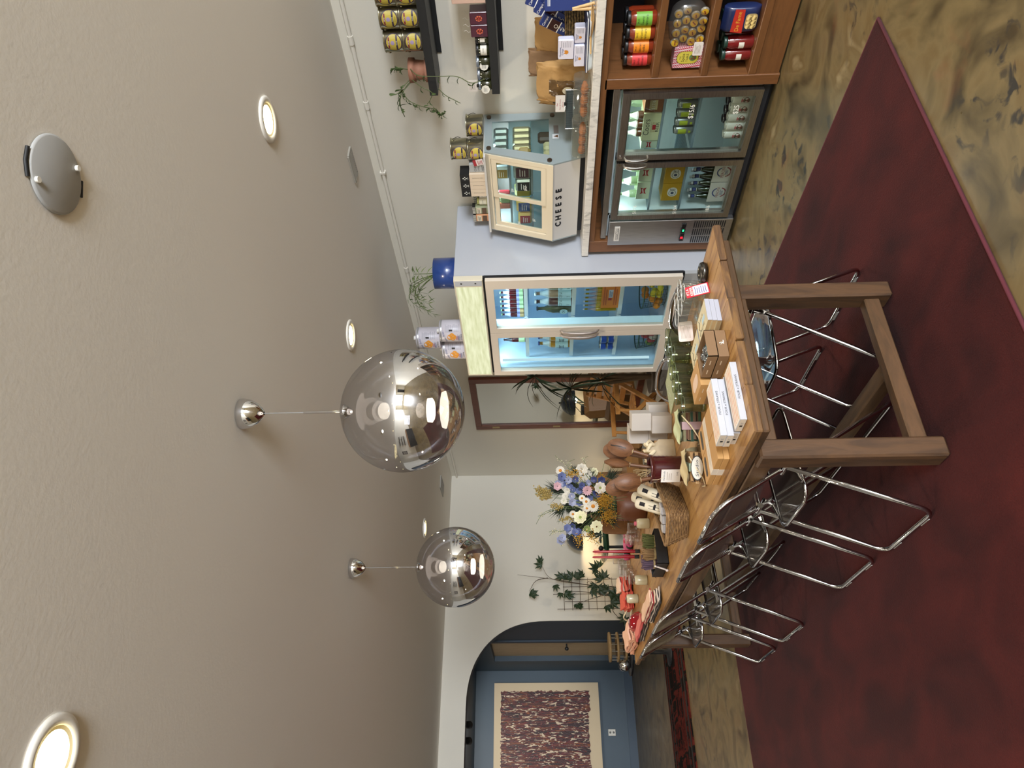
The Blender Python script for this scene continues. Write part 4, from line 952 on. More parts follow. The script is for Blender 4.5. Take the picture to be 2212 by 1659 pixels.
cw(MB().bx(4.02, 4.47, CY0+.03, CY1-.03, 1.124, 1.157, BLKP), 'base'); 
for y in (3.5, 4.05): cw(MB().cyl((4.05, y, CZ), (4.05, y, 1.157), .018, BLKP, 12), 'foot')
cw(MB().cyl((4.20, CY0+.03, 1.808), (4.20, CY1-.03, 1.808), .010, glow('case_tube', 'E4F6FF', 7), 10), 'lamp_tube')
area_light('case_strip', (4.2, 3.78, 1.795), 5, (.82, .93, 1), .05, (0, 0, 0), 'RECTANGLE', .66, 170)
CSH = glass('shelf_glass', 'BFD4D8', op=.12)
for z, x0 in ((1.66, 4.09), (1.50, 4.05)):
    for y0, y1 in ((3.43, 3.77), (3.79, 4.13)): cw(MB().bx(x0, 4.47, y0, y1, z-.006, z, CSH).bx(x0-.003, x0, y0, y1, z-.012, z+.004, M('shelf_edge', '7C8890', .4)), 'shelf')
# cheese and packets
def pack(lab, c, s, mt, grp=None, rz=0, front=None, name='cheese_pack', cat='packet'):
    s = (s[0], s[1]*1.12, s[2]*1.08); m = MB().box((0, 0, s[2]/2), s, mt, b=min(s)*.28); o = m.build(name, loc=c, rz=rz, label=lab, cat=cat, group=grp)
    if front:
        f = MB(); f.patch(s[1]*.7, s[2]*.72, front, LFT, Z1, (-s[0]/2-.0006, 0, s[2]/2)).lines(s[1]*.5, s[2]*.4, 3, M('white_print', 'E8E8E4', .5), LFT, Z1, (-s[0]/2-.001, 0, s[2]/2), fill=.3); f.build('label', o)
    return o
SIL = M('silver_pouch', 'B8BCB4', .22, .7); GOLD = M('gold_label', 'A8883C', .4); PUR = M('plum_label', '4A2436', .45); RED2 = M('red_label', 'A02A34', .45); BL2 = M('blue_label', '2C4A8A', .45); CHZ = M('yellow_cheese', 'D8B860', .45); CHW = M('pale_cheese', 'D8CCA0', .45)
pack('clear vacuum pack with gold labels, upper shelf beside the grey side panel', (4.16, 3.52, 1.66), (.05, .10, .11), M('pale_pouch', 'C4D0D0', .2, .2), front=GOLD)
pack('clear vacuum pack with gold labels, upper shelf at the window middle', (4.16, 3.65, 1.66), (.05, .10, .11), MATS['pale_pouch'], front=GOLD)
pack('round pale cheese with gold wrapper near the lamp', (4.17, 3.49, 1.50), (.08, .10, .09), M('gold_wrap', 'B49048', .35), front=CHW)
pack('silver cheese pouch with a plum label on the middle shelf', (4.11, 3.60, 1.50), (.05, .12, .12), SIL, front=PUR)
pack('silver cheese pouch on the middle shelf at the window bar', (4.11, 3.73, 1.50), (.05, .10, .11), SIL, front=INK)
pack('dark wrapped cheese on the deck near the side panel', (4.08, 3.52, 1.351), (.07, .12, .06), M('olive_rind', '4E4A2C', .5))
pack('olive cheese wedge on the deck by the window bar', (4.08, 3.70, 1.351), (.07, .13, .05), M('olive_rind2', '7A6E34', .5))
pack('red packet hanging on the upper shelf of the far window', (4.16, 3.86, 1.66), (.04, .05, .09), RED2)
pack('green packet on the upper shelf of the far window', (4.16, 3.92, 1.66), (.04, .05, .08), M('green_pack2', '66804A', .4))
pack('orange packet on the upper shelf of the far window', (4.16, 3.98, 1.66), (.04, .05, .10), M('orange_pack', 'A8583A', .4))
pack('yellow cheese block with blue label in the far window', (4.11, 3.93, 1.50), (.06, .11, .11), CHZ, front=BL2)
pack('yellow cheese block with red label in the far window', (4.10, 4.05, 1.50), (.06, .10, .10), CHZ, front=RED2)
pack('yellow cheese wedge lying at the back of the far window', (4.22, 3.88, 1.50), (.06, .10, .12), CHZ)
pack('small brown cheese on the deck of the far window', (4.08, 3.86, 1.351), (.06, .07, .06), M('brown_rind', '8A7034', .5))
for i in range(4):
    pack(f'{ORD[i]} crumpled silver pouch from the wall seen through the side panel', (4.37-i*.065, 3.47, 1.66), (.055, .06, .10), M('steel_pouch', '9AA4A4', .18, .8), 'pouches on the upper shelf end')
    pack(f'{ORD[i]} gold wrapped log from the wall on the middle shelf end', (4.37-i*.065, 3.47, 1.50), (.05, .07, .12), M('gold_foil', 'B8AC86', .22, .6), 'logs on the middle shelf end')
for i in range(2): pack(f'{ORD[i]} white cheese round from the window seen through the side panel', (4.10+i*.09, 3.475, 1.351), (.08, .07, .055), CHW, 'white cheeses on the deck end')
pack('bundle of dark sausages leaning behind the side panel', (4.30, 3.47, 1.351), (.09, .05, .09), M('sausage_brown', '4A3A30', .5))
PW = M('chalk', 'F2F2EA', .6)
for (y, t, tx) in ((3.66, .30, '$12'), (3.70, .20, '$9'), (4.02, .24, '$8'), (3.96, .36, '$7')):
    p = A_+dn*t+nn*.006; MB().text(tx, .028, PW, LFT, -dn, (0, 0, 0)).build('price_writing', None, (p.x-.001, y, p.z), label=f'small white handwritten price at the {["near window top", "near window middle", "far window middle", "far window bottom"][[(3.66),(3.70),(4.02),(3.96)].index(y)]} of the cheese case', cat='price')
# ---- on the case
def oval(mb, r, ang, zc, ra, rz, mt, n=20, rings=4, T=None):
    vs = [(r*cos(ang), r*sin(ang), zc)]; fs = []
    for k in range(1, rings+1):
        for i in range(n): a = 2*pi*i/n; q = k/rings; vs.append((r*cos(ang+ra*q*cos(a)), r*sin(ang+ra*q*cos(a)), zc+rz*q*sin(a)))
    for i in range(n): fs.append((0, 1+i, 1+(i+1) % n))
    for k in range(rings-1):
        for i in range(n): a = 1+k*n; fs.append((a+i, a+n+i, a+n+(i+1) % n, a+(i+1) % n))
    return mb.add(vs, fs, mt, T)
PAIL = M('tinplate', 'A8A48C', .22, .9); OLY = M('olive_yellow', 'B8A440', .45); DPUR = M('dark_plum', '2E1C3A', .45); RBAND = M('maroon_band', '7A2434', .45); LAVP = M('lavender_print', '9A88A8', .5)
def pail(lab, loc, grp, ang=pi+.1, r=.074, h=.1225):
    t = thing('olive_oil_pail', lab, 'tin pail', loc, group=grp)
    MB().lathe([(r*.96, 0), (r, .004), (r, h-.01), (r*1.06, h-.006), (r*1.06, h-.001), (r*.98, h-.001), (.0001, h-.004)], PAIL, 28).build('pail', t)
    m = MB(); s = 1
    oval(m, r*1.006, ang, h*.46, .80, h*.43, DPUR); oval(m, r*1.012, ang, h*.46, .72, h*.385, OLY)
    lab_o = m.build('label', t)
    m = MB(); rr = r*1.02; dr = V((cos(ang), sin(ang), 0)); tg = Z1.cross(dr)
    for z0, z1, a_, mt in ((h*.67, h*.75, .46, RBAND), (h*.26, h*.35, .62, DPUR)): m.band(rr, z0, z1, ang-a_, ang+a_, mt, n=8)
    oval(m, rr, ang, h*.52, .17, h*.10, LAVP); m.text('OLIVE', h*.085, M('print_white', 'E0DCC8', .5), tg, Z1, dr*(rr*1.004)+Z1*h*.305, wrap=rr*1.004); m.text('ORTIZ', h*.075, PW, tg, Z1, dr*(rr*1.004)+Z1*h*.71, wrap=rr*1.004); m.text('TAGLIO', h*.075, INK, tg, Z1, dr*(rr*1.002)+Z1*h*.17, wrap=rr)
    m.build('print', lab_o)
    for s in (-1, 1):
        a = ang+s*1.5; MB().cyl((r*cos(a), r*sin(a), h*.82), ((r+.006)*cos(a), (r+.006)*sin(a), h*.82), .010, PAIL, 10).build('bail_lug', t)
    a0 = ang-1.5; e = V((r*1.06*cos(a0), r*1.06*sin(a0), h*.82)); f = V((r*1.06*cos(ang+1.5), r*1.06*sin(ang+1.5), h*.82))
    pts = []
    for i in range(11):
        k = i/10; p = e.lerp(f, k); dd = V((cos(ang+.0), sin(ang), 0)); bow_ = sin(pi*k); pts.append(V((p.x, p.y, p.z))+dd*(bow_*r*1.28 if abs(bow_) > .01 else 0)-Z1*(.012*bow_)) if False else pts.append(V((r*1.10*cos(ang-1.5-(2*pi-3.0)*k), r*1.10*sin(ang-1.5-(2*pi-3.0)*k), h*.82-.055*sin(pi*k))))
    MB().tube(pts, .0022, M('bail_wire', '4A463C', .4, .6), 5).build('bail_handle', t)
    return t
g = 'oil pails on the cheese case'
pail('yellow labelled tin pail on the cheese case next to the grey sign card', (4.26, 3.52, 1.836), g); pail('yellow labelled tin pail on the cheese case nearest the clear side panel', (4.33, 3.365, 1.836), g)
pail('upper yellow labelled tin pail stacked on two others on the cheese case', (4.26, 3.51, 1.9585), g)
cr_ = thing('box_of_candy', 'pale grey carton with sideways print between pails and black topped boxes', 'carton', (4.24, 3.635, 1.836))
b_ = MB().bx(-.05, .05, -.035, .035, 0, .12, M('pale_grey_card', 'A8AAAA', .5)).build('carton', cr_); MB().text('CHO', .026, INK, LFT, Z1, (-.0505, 0, .075)).text('CYNUS', .018, INK, LFT, Z1, (-.0505, 0, .05)).lines(.05, .02, 3, INK, LFT, Z1, (-.0505, 0, .02)).build('print', b_)
sc_ = MB().patch(.055, .075, M('price_card_white', 'DCD2CC', .5), V((0, -1, .2)), Z1, (0, 0, 0)).patch(.055, .022, RED2, V((0, -1, .2)), Z1, (-.0006, .004, .026)).lines(.042, .038, 4, RED2, V((0, -1, .2)), Z1, (-.0008, -.002, -.012)); sc_.build('price_card', None, (4.18, 3.575, 1.885), label='red and white handwritten card tied to the tin pail on the cheese case', cat='card')
bag_ = MB().lathe([(.04, 0), (.052, .02), (.05, .10), (.035, .15), (.012, .165), (.02, .19)], M('brown_twist_bag', '6A5A44', .7, bump=.4, bs=30), 14, sx=.8); bag_.build('paper_bag', loc=(4.36, 3.63, 1.836), label='crumpled brown paper bag behind the black topped boxes', cat='bag')
CRB = M('cream_box', 'D8C6AE', .5)
for i in range(3):
    t = thing('tall_box', f'cream box with black flower printed top, {["nearest the pails", "middle of three", "nearest the patterned boxes"][i]}', 'box', (4.22, 3.712+i*.072, 1.836), group='black topped boxes on the cheese case')
    b = MB().bx(-.05, .05, -.0345, .0345, 0, .125, CRB).build('box', t); MB().text('CHEESE STORAGE BAGS', .0085, INK, Z1, Y1, (-.0505, -.0, .063), stretch=.9).build('print', b)
    c = MB().bx(-.0505, .0505, -.0348, .0348, .125, .195, BLK).build('top_half', t); m = MB()
    for k in range(4): a = pi/2*k; m.disc(.006, PW, LFT, Z1, (-.0512, .011*cos(a), .16+.011*sin(a)), 8, sx=.7)
    m.patch(.022, .0025, PW, LFT, Z1, (-.0512, 0, .137)); m.build('flower_print', c)
def check_mat(name, a, b, sc):
    m, N, L = new_mat(name); p = N.new('ShaderNodeBsdfPrincipled'); out = N.new('ShaderNodeOutputMaterial'); L.new(p.outputs[0], out.inputs[0]); c = N.new('ShaderNodeTexChecker'); c.inputs['Scale'].default_value = sc; c.inputs[1].default_value = (*lin(a), 1); c.inputs[2].default_value = (*lin(b), 1); L.new(tex_co(N, L, 1, rot=(.3, .78, .2)), c.inputs['Vector']); L.new(c.outputs[0], p.inputs['Base Color']); p.inputs['Roughness'].default_value = .5; MATS[name] = m; return m
CHK = check_mat('houndstooth', '2A302E', 'C8CCC0', 140)
for i in range(3):
    m = MB().box((0, 0, .062), (.08, .058, .124), CHK, b=.002)
    o = m.build('patterned_box', loc=(4.33, 3.93+i*.062, 1.836), label=f'black and white checked box behind the jars, {ORD[i]} from the black topped boxes', cat='box', group='checked boxes on the cheese case')
def jar(name, lab, loc, r, h, body, lid, lidh=.018, label=None, lz=(.2, .8), la=1.2, ang=pi+.3, grp=None, txt=None, tcol=None):
    t = thing(name, lab, 'jar', loc, group=grp)
    MB().lathe([(r*.9, 0), (r, .008), (r, h-lidh-.02), (r*.86, h-lidh-.004), (r*.84, h-lidh)], body, 22).build('jar_body', t)
    MB().lathe([(r*.9, h-lidh), (r*.93, h-lidh+.003), (r*.93, h-.002), (r*.88, h)], lid, 22).build('lid', t)
    if label:
        o = MB().band(r*1.01, h*lz[0], h*lz[1], ang-la, ang+la, label).build('label', t)
        if txt:
            m = MB(); d = V((cos(ang), sin(ang), 0)); tg = Z1.cross(d)
            for (s, sz, dz) in txt: m.text(s, sz, tcol or INK, tg, Z1, d*(r*1.016)+Z1*(h*dz), wrap=r*1.016)
            m.build('print', o)
    return t
jar('glass_jar', 'small jar with black and white label beside the black topped boxes', (4.24, 3.925, 1.836), .033, .085, M('jar_dark', '2A2A28', .15, coat=.5), BLK, label=M('label_white', 'D8D4C8', .5), txt=[('DULCE', .012, .55)])
jar('glass_jar', 'small jar of pale green spread with cream label on the cheese case', (4.24, 3.995, 1.836), .036, .092, M('jar_green', '9AA050', .12, coat=.6), M('lid_glass', 'A8AA6A', .2, .3), label=M('label_cream', 'D6D2BC', .5), txt=[('OLIVA', .011, .5)])
STR = ramp_mat('black_white_stripes', [(.49, '1A1A18'), (.51, 'D8D4C4')], 26, (0, 1, 0), .5, kind='WAVE', detail=0, axis='Y')
for i, cl in enumerate(('8A8F70', 'C98E62')):
    t = thing('cookie_pouch', f'striped top pouch with window, {["olive one beside the jars", "orange one at the case end"][i]}', 'pouch', (4.22, 4.065+i*.082, 1.836), group='striped pouches on the cheese case')
    b = MB().box((0, 0, .055), (.05, .074, .11), M(f'pouch_{i}', cl, .5), b=.006).box((0, 0, .121), (.048, .074, .022), STR).build('pouch', t)
    MB().patch(.06, .035, CRM, LFT, Z1, (-.0256, 0, .083)).lines(.045, .02, 3, INK, LFT, Z1, (-.026, 0, .083)).patch(.06, .035, M('cookie_brown', '5A4430', .6), LFT, Z1, (-.0256, 0, .04)).build('label', b)
# ================================================================ ON THE MARBLE
CLR = glass('clamshell_plastic', 'E8E8E0', op=.05, rough=.05, fres=1.6); PST = M('pastry', 'A8622C', .4, var=.35, vs=30); 
def clamshell(lab, y0, y1, x0=3.895, x1=4.06):
    t = thing('clamshell_box', lab, 'box', ((x0+x1)/2, (y0+y1)/2, CZ)); w, d = (x1-x0)/2, (y1-y0)/2
    def ringp(k, z): return [(p[0], p[1], z) for p in rrect(2*w*k, 2*d*k, .02, 3)]
    m = MB(); rings = [(.86, .0), (.90, .002), (.97, .048), (1, .05)]
    n = 16; vs = [v for k, z in rings for v in ringp(k, z)]; m.add(vs, [(j*n+i, j*n+(i+1) % n, (j+1)*n+(i+1) % n, (j+1)*n+i) for j in range(3) for i in range(n)]+[tuple(range(n))[::-1]], CLR, None, True)
    for i in range(16):
        yy = -d*.85+i*d*1.7/15; m.tube([(-w*.93, yy, .006), (-w*.985, yy, .044)], .0018, CLR, 4)
    m.build('tray', t)
    m = MB(); rings = [(1, .051), (.97, .054), (.9, .095), (.78, .102)]; vs = [v for k, z in rings for v in ringp(k, z)]; m.add(vs, [(j*n+i, j*n+(i+1) % n, (j+1)*n+(i+1) % n, (j+1)*n+i) for j in range(3) for i in range(n)]+[tuple(range(3*n, 4*n))], CLR, None, True); m.build('lid', t)
    return t
clamshell('clear plastic clamshell box of croissants at the counter edge, nearer the shelf bay', 2.762, 3.05); clamshell('clear plastic clamshell box of croissants at the counter edge under the cheese case', 3.075, 3.34)
def croissant(lab, c, rz, s=.05):
    def f(u, v):
        a = (u-.5)*2.2; r = .018*sin(pi*min(1, max(0, u)))**.6+.004; r *= 1+.10*sin(u*34); cx, cy = s*sin(a), s*(cos(a)-.6)
        b = 2*pi*v; return (cx+r*cos(b)*sin(a), cy+r*cos(b)*cos(a), .022+r*sin(b)*1.1)
    MB().grid(f, 22, 10, PST).build('croissant', loc=c, rz=rz, label=lab, cat='pastry', group='croissants in clear boxes')
for i in range(3): croissant(f'{ORD[i]} croissant from the photo top in the nearer clear box', (3.955, 2.82+i*.08, CZ+.014), 1.4+i*.3)
for i in range(3): croissant(f'{ORD[i]} croissant from the photo top in the clear box under the cheese case', (3.955, 3.13+i*.075, CZ+.014), 1.8-i*.3)
# mesh rack and price card
MSH = ramp_mat('ribbed_steel', [(.4, '3A4448'), (.6, '6A767A')], 40, (0, 1, .5), .4, .6, kind='WAVE', detail=0, axis='Y')
rk = thing('wire_rack', 'dark ribbed steel rack behind the clear pastry boxes', 'rack', (4.12, 3.09, CZ))
MB().bx(-.02, -.012, -.15, .15, .06, .142, MSH).bx(-.02, .02, -.15, .15, .055, .06, MSH).build('rack_tray', rk)
m = MB()
for s in (-1, 1): m.tube([(-.02, s*.15, .06), (-.02, s*.15, .142)], .004, CHR, 6).tube([(-.016, s*.14, .0), (-.016, s*.14, .06)], .004, CHR, 6).tube([(.016, s*.14, .0), (.016, s*.14, .06)], .004, CHR, 6)
m.tube([(-.02, -.15, .142), (-.02, .15, .142)], .004, CHR, 6).build('wire_frame', rk)
pcd = thing('price_card', 'small white price card with red handwriting clipped above the clear pastry boxes', 'card', (4.085, 3.03, 1.27))
b_ = MB().bx(-.001, .001, -.062, .062, 0, .062, M('card_white', 'DCD6D0', .5)).build('card', pcd)
m = MB()
for i, tx in enumerate(('Plain', 'Ham & Cheese', 'Almond')): m.text(tx, .013, M('red_pen', 'A8324A', .5), LFT, Z1, (-.0013, .006, .05-i*.018))
m.build('handwriting', b_); MB().bx(-.006, .004, -.012, .012, -.012, .006, BLK).build('clip', pcd)
# kraft bags
KR = M('kraft_paper', 'A8824E', .75, var=.12, vs=9, bump=.35, bs=22); KRD = M('kraft_paper_dark', '86684A', .8, var=.12, vs=9, bump=.35, bs=22); CEL = glass('cellophane', 'C4B088', op=.25, rough=.08, fres=1.8)
def kraft(lab, loc, w, d, h, rz, win=None, mt=KR, tilt=0, sticker=None):
    t = thing('paper_bag', lab, 'bag', loc, group=None, rot=(0, tilt, rz)); rr_ = random.Random(int(w*9999+h*777))
    N_ = 24
    def f(u, v):
        a = 2*pi*u; k = 1 if v < .55 else 1-(v-.55)/.45*.86; kw = 1+.06*sin(v*3); c_, s_ = cos(a), sin(a)
        q = (abs(c_)**.45*(1 if c_ > 0 else -1), abs(s_)**.45*(1 if s_ > 0 else -1))
        cr = .007*sin(u*37+v*9)+.006*sin(u*61-v*23)
        return (d/2*k*q[0]+cr+.02*max(0, v-.75), w/2*kw*q[1]*(1 if v < .6 else 1+(v-.6)*.12)+cr, h*v+.008*sin(u*29)*v)
    m = MB().grid(f, N_, 12, mt, closeu=True); m.add([f(i/N_, 0) for i in range(N_)], [tuple(range(N_))[::-1]], mt); o = m.build('bag_body', t)
    if win:
        y0, y1, z0, z1 = win; g = MB()
        def wf_(u, v):
            z = z0+(z1-z0)*v; y = y0+(y1-y0)*u; k = 1 if z/h < .55 else 1-(z/h-.55)/.45*.86
            return (-d/2*k-.008-.006*sin(pi*u)+.004*sin(u*23+v*17), y, z)
        g.grid(wf_, 12, 10, M('window_film', '5E4628', .10, 0, var=.5, vs=22, coat=.9, bump=.5, bs=26)); g.build('window', o)
    if sticker:
        y, z, r_ = sticker; k = 1 if z/h < .55 else 1-(z/h-.55)/.45*.86
        MB().disc(r_, M('sticker_cream', 'D6C8A8', .5), LFT, Z1, (-d/2*k-.0185, y, z), 20, sx=.8).lines(r_*1.0, r_*.9, 5, M('sticker_ink', '8A7A64', .5), LFT, Z1, (-d/2*k-.019, y, z), fill=.25).build('sticker', o)
    return t
kraft('large kraft paper bag with a wide clear window and round sticker', (4.20, 2.945, CZ), .26, .11, .325, 0, (-.045, .075, .03, .25), sticker=(.02, .13, .034))
kraft('plain kraft paper bag with folded creases behind the white cracker packs', (4.385, 2.735, CZ), .21, .09, .33, .05, mt=KR)
kraft('smaller kraft bag with a sticker squeezed against the cheese case', (4.34, 3.135, CZ), .15, .10, .31, -.05, (-.03, .05, .04, .22), mt=KR, sticker=(-.02, .245, .03))
kraft('dark brown kraft bag standing behind the windowed bag', (4.39, 2.93, CZ), .19, .09, .375, 0, mt=KRD)
# woven basket with blue packs
WOV = ramp_mat('woven_seagrass', [(.35, '2E2618'), (.55, '6A5636'), (.7, '8A7448')], 60, (1, 1, 1.6), .8, detail=2, bump=.6)
sb = thing('seagrass_basket', 'dark woven seagrass basket holding blue ham packs', 'basket', (4.27, 2.585, CZ))
m = MB()
for k in range(9): m.tube([(.10*cos(2*pi*i/28), .10*sin(2*pi*i/28), .008+k*.0165) for i in range(28)], .0095, WOV, 6, True)
m.lathe([(.0001, .004), (.098, .004)], WOV, 24, cap=False).build('weave', sb); MB().tube([(.104*cos(2*pi*i/28), .104*sin(2*pi*i/28), .15) for i in range(28)], .007, WOV, 6, True).build('rim', sb)
SBL = M('serrano_blue', '27366E', .4); PHO = M('ham_photo', '3A1A18', .3, var=.6, vs=60)
def hampack(lab, x, y, z, tilt, yaw=0, L_=.30):
    t = thing('ham_pack', lab, 'packet', (x, y, z), group='blue ham packs in the woven basket', rot=(tilt, 0, yaw))
    b = MB().bx(-.012, .012, -.036, .036, 0, L_, SBL).build('box', t)
    m = MB().text('SERRANO', .036, PW, Z1, Y1, (-.0127, 0, L_*.46)).patch(.066, .06, PHO, LFT, Z1, (-.0126, 0, L_*.72)).patch(.072, .006, PW, LFT, Z1, (-.0126, 0, L_*.83)).patch(.072, .006, PW, LFT, Z1, (-.0126, 0, L_*.61)).text('Campo', .022, PW, LFT, Z1, (-.0127, 0, L_*.92)); m.build('print', b); return t
hampack('blue ham pack leaning lowest, nearest the kraft bags', 4.20, 2.655, CZ+.03, .50)
hampack('blue ham pack with a black photo, second from the kraft bags', 4.225, 2.615, CZ+.04, .52, .05, .33)
hampack('blue ham pack leaning third from the kraft bags', 4.25, 2.585, CZ+.05, .58, -.05, .30)
hampack('tallest blue ham pack standing behind the others', 4.28, 2.58, CZ+.05, .42, .1, .36)
hampack('blue ham pack half hidden at the back of the woven basket', 4.30, 2.625, CZ+.04, .45, 0, .32)
bx_ = thing('biscuit_box', 'large dark blue box with a golden picture at the photo edge', 'box', (4.17, 2.28, CZ+.02), rz=.25)
b = MB().bx(-.06, .06, -.13, .14, 0, .26, SBL, b=.004).build('box', bx_); MB().add([(-.0606, .10*cos(a)-.02, .12+.075*sin(a)) for a in [2*pi*i/16 for i in range(16)]], [tuple(range(16))[::-1]], M('golden_bread', 'A8782E', .4, var=.3, vs=12)).text('INSTANT', .022, PW, LFT, Z1, (-.0608, .04, .03)).lines(.16, .02, 2, PW, LFT, Z1, (-.0608, .03, .235)).build('print', b)
# white tray, navy book, cracker packs
tr_ = thing('serving_tray', 'white shallow rectangular serving tray with rounded corner', 'tray', (4.07, 2.55, CZ))
m = MB(); p1, p2 = rrect(.26, .30, .03), rrect(.28, .32, .035); n = len(p1)
vs = [(x, y, .0) for x, y in p1]+[(x, y, .024) for x, y in p2]+[(x*.97, y*.97, .024) for x, y in p2]+[(x*.97, y*.97, .004) for x, y in p1]
m.add(vs, [(j*n+i, j*n+(i+1) % n, (j+1)*n+(i+1) % n, (j+1)*n+i) for j in range(3) for i in range(n)]+[tuple(range(n))[::-1], tuple(range(3*n, 4*n))], M('tray_white', 'C8D0D4', .3)).build('tray', tr_)
bk_ = thing('notebook', 'navy blue booklet lying on the white serving tray', 'book', (4.07, 2.57, CZ+.0245), rz=.12); MB().bx(-.11, .11, -.155, .155, .003, .010, M('page_white', 'D6D4CC', .6)).build('pages', bk_); MB().bx(-.112, .112, -.157, .157, 0, .003, M('navy_cover', '1C2448', .4)).bx(-.112, .112, -.157, .157, .010, .013, M('navy_cover', '1C2448', .4)).build('cover', bk_)
CPK = M('cracker_pack', 'C6C8DC', .25, coat=.4)
def cracker(lab, x, y, z, w, h, d=.05, rz=0):
    t = thing('cracker_pack', lab, 'packet', (x, y, z), rz, 'white cracker packs on the tray')
    b = MB().box((0, 0, h/2), (d, w, h), CPK, b=.006).build('pack', t)
    m = MB().patch(w*.96, h*.94, M('pack_front', 'D6D2DC', .3), LFT, Z1, (-d/2-.0006, 0, h/2)); X_ = -d/2-.001
    v = [(-.30, -.1), (-.1, -.32), (.2, -.28), (.3, 0), (.22, .24), (0, .12), (-.16, .3)]
    m.add([(X_-.0004, -(a*.55+.0)*h*.9+w*.12, h*.5+b_*h*.5) for a, b_ in v], [tuple(range(7))], M('cracker_orange', 'C8822E', .5))
    m.text('Gourmet', h*.17, BLUEI, LFT, Z1, (X_-.0004, w*.1, h*.86)).text('Crisps', h*.17, BLUEI, LFT, Z1, (X_-.0004, w*.1, h*.72)); m.lines(w*.34, h*.7, 6, MATS['grey_print'], LFT, Z1, (X_-.0003, -w*.3, h*.5), fill=.25)
    m.build('print', b)
cracker('white cracker pack standing on top of the two lower packs', 4.06, 2.617, CZ+.105, .125, .095); cracker('white cracker pack lying nearest the kraft bag on the tray', 4.05, 2.655, CZ+.039, .14, .064); cracker('white cracker pack lying nearest the woven basket front', 4.06, 2.525, CZ+.039, .105, .064, rz=-.1)
SPW = wood('spoon_wood', 'B89664', 'CBAA78', 'A8885A', (2, 2, 2), 8, .55, bump=.03)
sp_ = thing('wooden_spoon_rest', 'pale carved wooden spoon rest lying at the marble edge', 'spoon rest', (3.93, 2.38, CZ))
m = MB()
def fsp(u, v): 
    a = 2*pi*u; L_ = .10*cos(a); W_ = .034*sin(a)*(1-.35*cos(a)); k = v; return (W_*k, L_*k, .004+.016*k*k)
m.grid(fsp, 20, 5, SPW, closeu=True).grid(lambda u, v: (lambda q: (q[0]*1.04, q[1]*1.04, q[2]-.004))(fsp(1-u, v)), 20, 5, SPW, closeu=True); m.build('bowl', sp_); MB().tube([(0, .09, .018), (.004, .15, .015), (0, .2, .012)], [.007, .006, .005], SPW, 8).build('handle', sp_)
pg = thing('wooden_tongs', 'pale wooden tongs standing upright by the spoon rest', 'tongs', (3.985, 2.335, CZ)); MB().tube([(0, 0, .0), (0, .003, .125)], [.012, .008], SPW, 8).build('arm', pg); MB().tube([(0, -.03, .0), (0, -.002, .125)], [.010, .007], SPW, 8).build('arm', pg)
# ================================================================ BLACK WALL SHELVES
SHB = M('shelf_black', '1E2022', .5)
for i, (z0, z1, lab) in enumerate(((2.117, 2.171, 'upper long black floating shelf on the wall'), (1.70, 1.752, 'lower long black floating shelf on the wall'))):
    s = thing('wall_shelf', lab, 'shelf', (4.375, 2.3, z0)); MB().bx(-.125, .125, -.9, .758+.004*i, 0, z1-z0, SHB, b=.002).build('board', s); MB().bx(.118, .125, -.7, .6, -.03, 0, SHB).build('wall_bracket', s)
g = 'oil pails on the upper wall shelf'; zt = 2.1715
for k in range(2):
    for j, y in enumerate((2.395, 2.54, 2.695)):
        pail(f'yellow labelled tin pail on the upper wall shelf, {["lower", "upper"][k]} row, {["cut by the photo edge", "middle column", "nearest the trailing plant"][j]}', (4.335, y, zt+k*.1245), g, pi+.25)
tp = thing('trailing_plant', 'trailing green vine in a terracotta pot at the end of the upper wall shelf', 'potted plant', (4.36, 2.935, zt))
TER = M('terracotta', '9A6A54', .75, var=.12, vs=14)
MB().lathe([(.0001, .002), (.062, .002), (.064, .0), (.078, .004), (.078, .02), (.058, .024), (.066, .09), (.078, .092), (.080, .128), (.070, .128), (.066, .11), (.0001, .108)], TER, 28).build('pot', tp)
VST = M('vine_stem', '58623A', .6); VLF = M('vine_leaf', '4E6236', .45, var=.2)
rv = random.Random(11)
def vine(pts, leaves, par=tp, L_=.05, W_=.017, mt=VLF, st=VST, r=.0028):
    P = [V(p) for p in pts]; dense = rounded(P, .06, 5); MB().tube(dense, r, st, 5).build('stem', par)
    for k in range(leaves):
        i = 1+int((len(dense)-2)*(k+.6)/leaves); p = dense[i]; t = (dense[i]-dense[i-1]).normalized()
        d = (t*.5+V((rv.uniform(-1, .3), rv.uniform(-1, 1), rv.uniform(-.6, .8)))).normalized(); l = L_*rv.uniform(.7, 1.15)
        blade(par, [p+d*l*q/4+Z1*.010*sin(pi*q/4) for q in range(5)], W_, mt)
vine([(-.03, -.02, .11), (-.06, -.06, .18), (-.08, -.07, .235)], 9, W_=.022)
vine([(-.03, .03, .11), (-.10, .05, .17), (-.13, .08, .20), (-.14, .09, .26)], 5)
vine([(-.03, .04, .11), (-.10, .09, .185), (-.13, .14, .15), (-.14, .18, .07), (-.13, .205, .0), (-.12, .22, -.02)], 14)
vine([(-.05, .05, .12), (-.12, .10, .20), (-.14, .18, .21), (-.15, .25, .19)], 9, L_=.06)
vine([(-.06, .02, .12), (-.15, .02, .05), (-.16, .06, -.03), (-.16, .11, -.01), (-.16, .15, .02)], 3)
vine([(-.06, -.05, .11), (-.155, -.06, .06), (-.16, -.055, -.10), (-.15, -.05, -.21), (-.15, .02, -.29), (-.15, -.02, -.38)], 7, L_=.045)
vine([(.02, .05, .10), (-.04, .10, -.04), (-.10, .13, -.10), (-.11, .16, -.16), (-.12, .18, -.20)], 4, L_=.03)
vine([(-.12, .20, -.01), (-.14, .25, -.05), (-.14, .23, -.10), (-.13, .27, -.06), (-.14, .20, -.03)], 9, L_=.045)
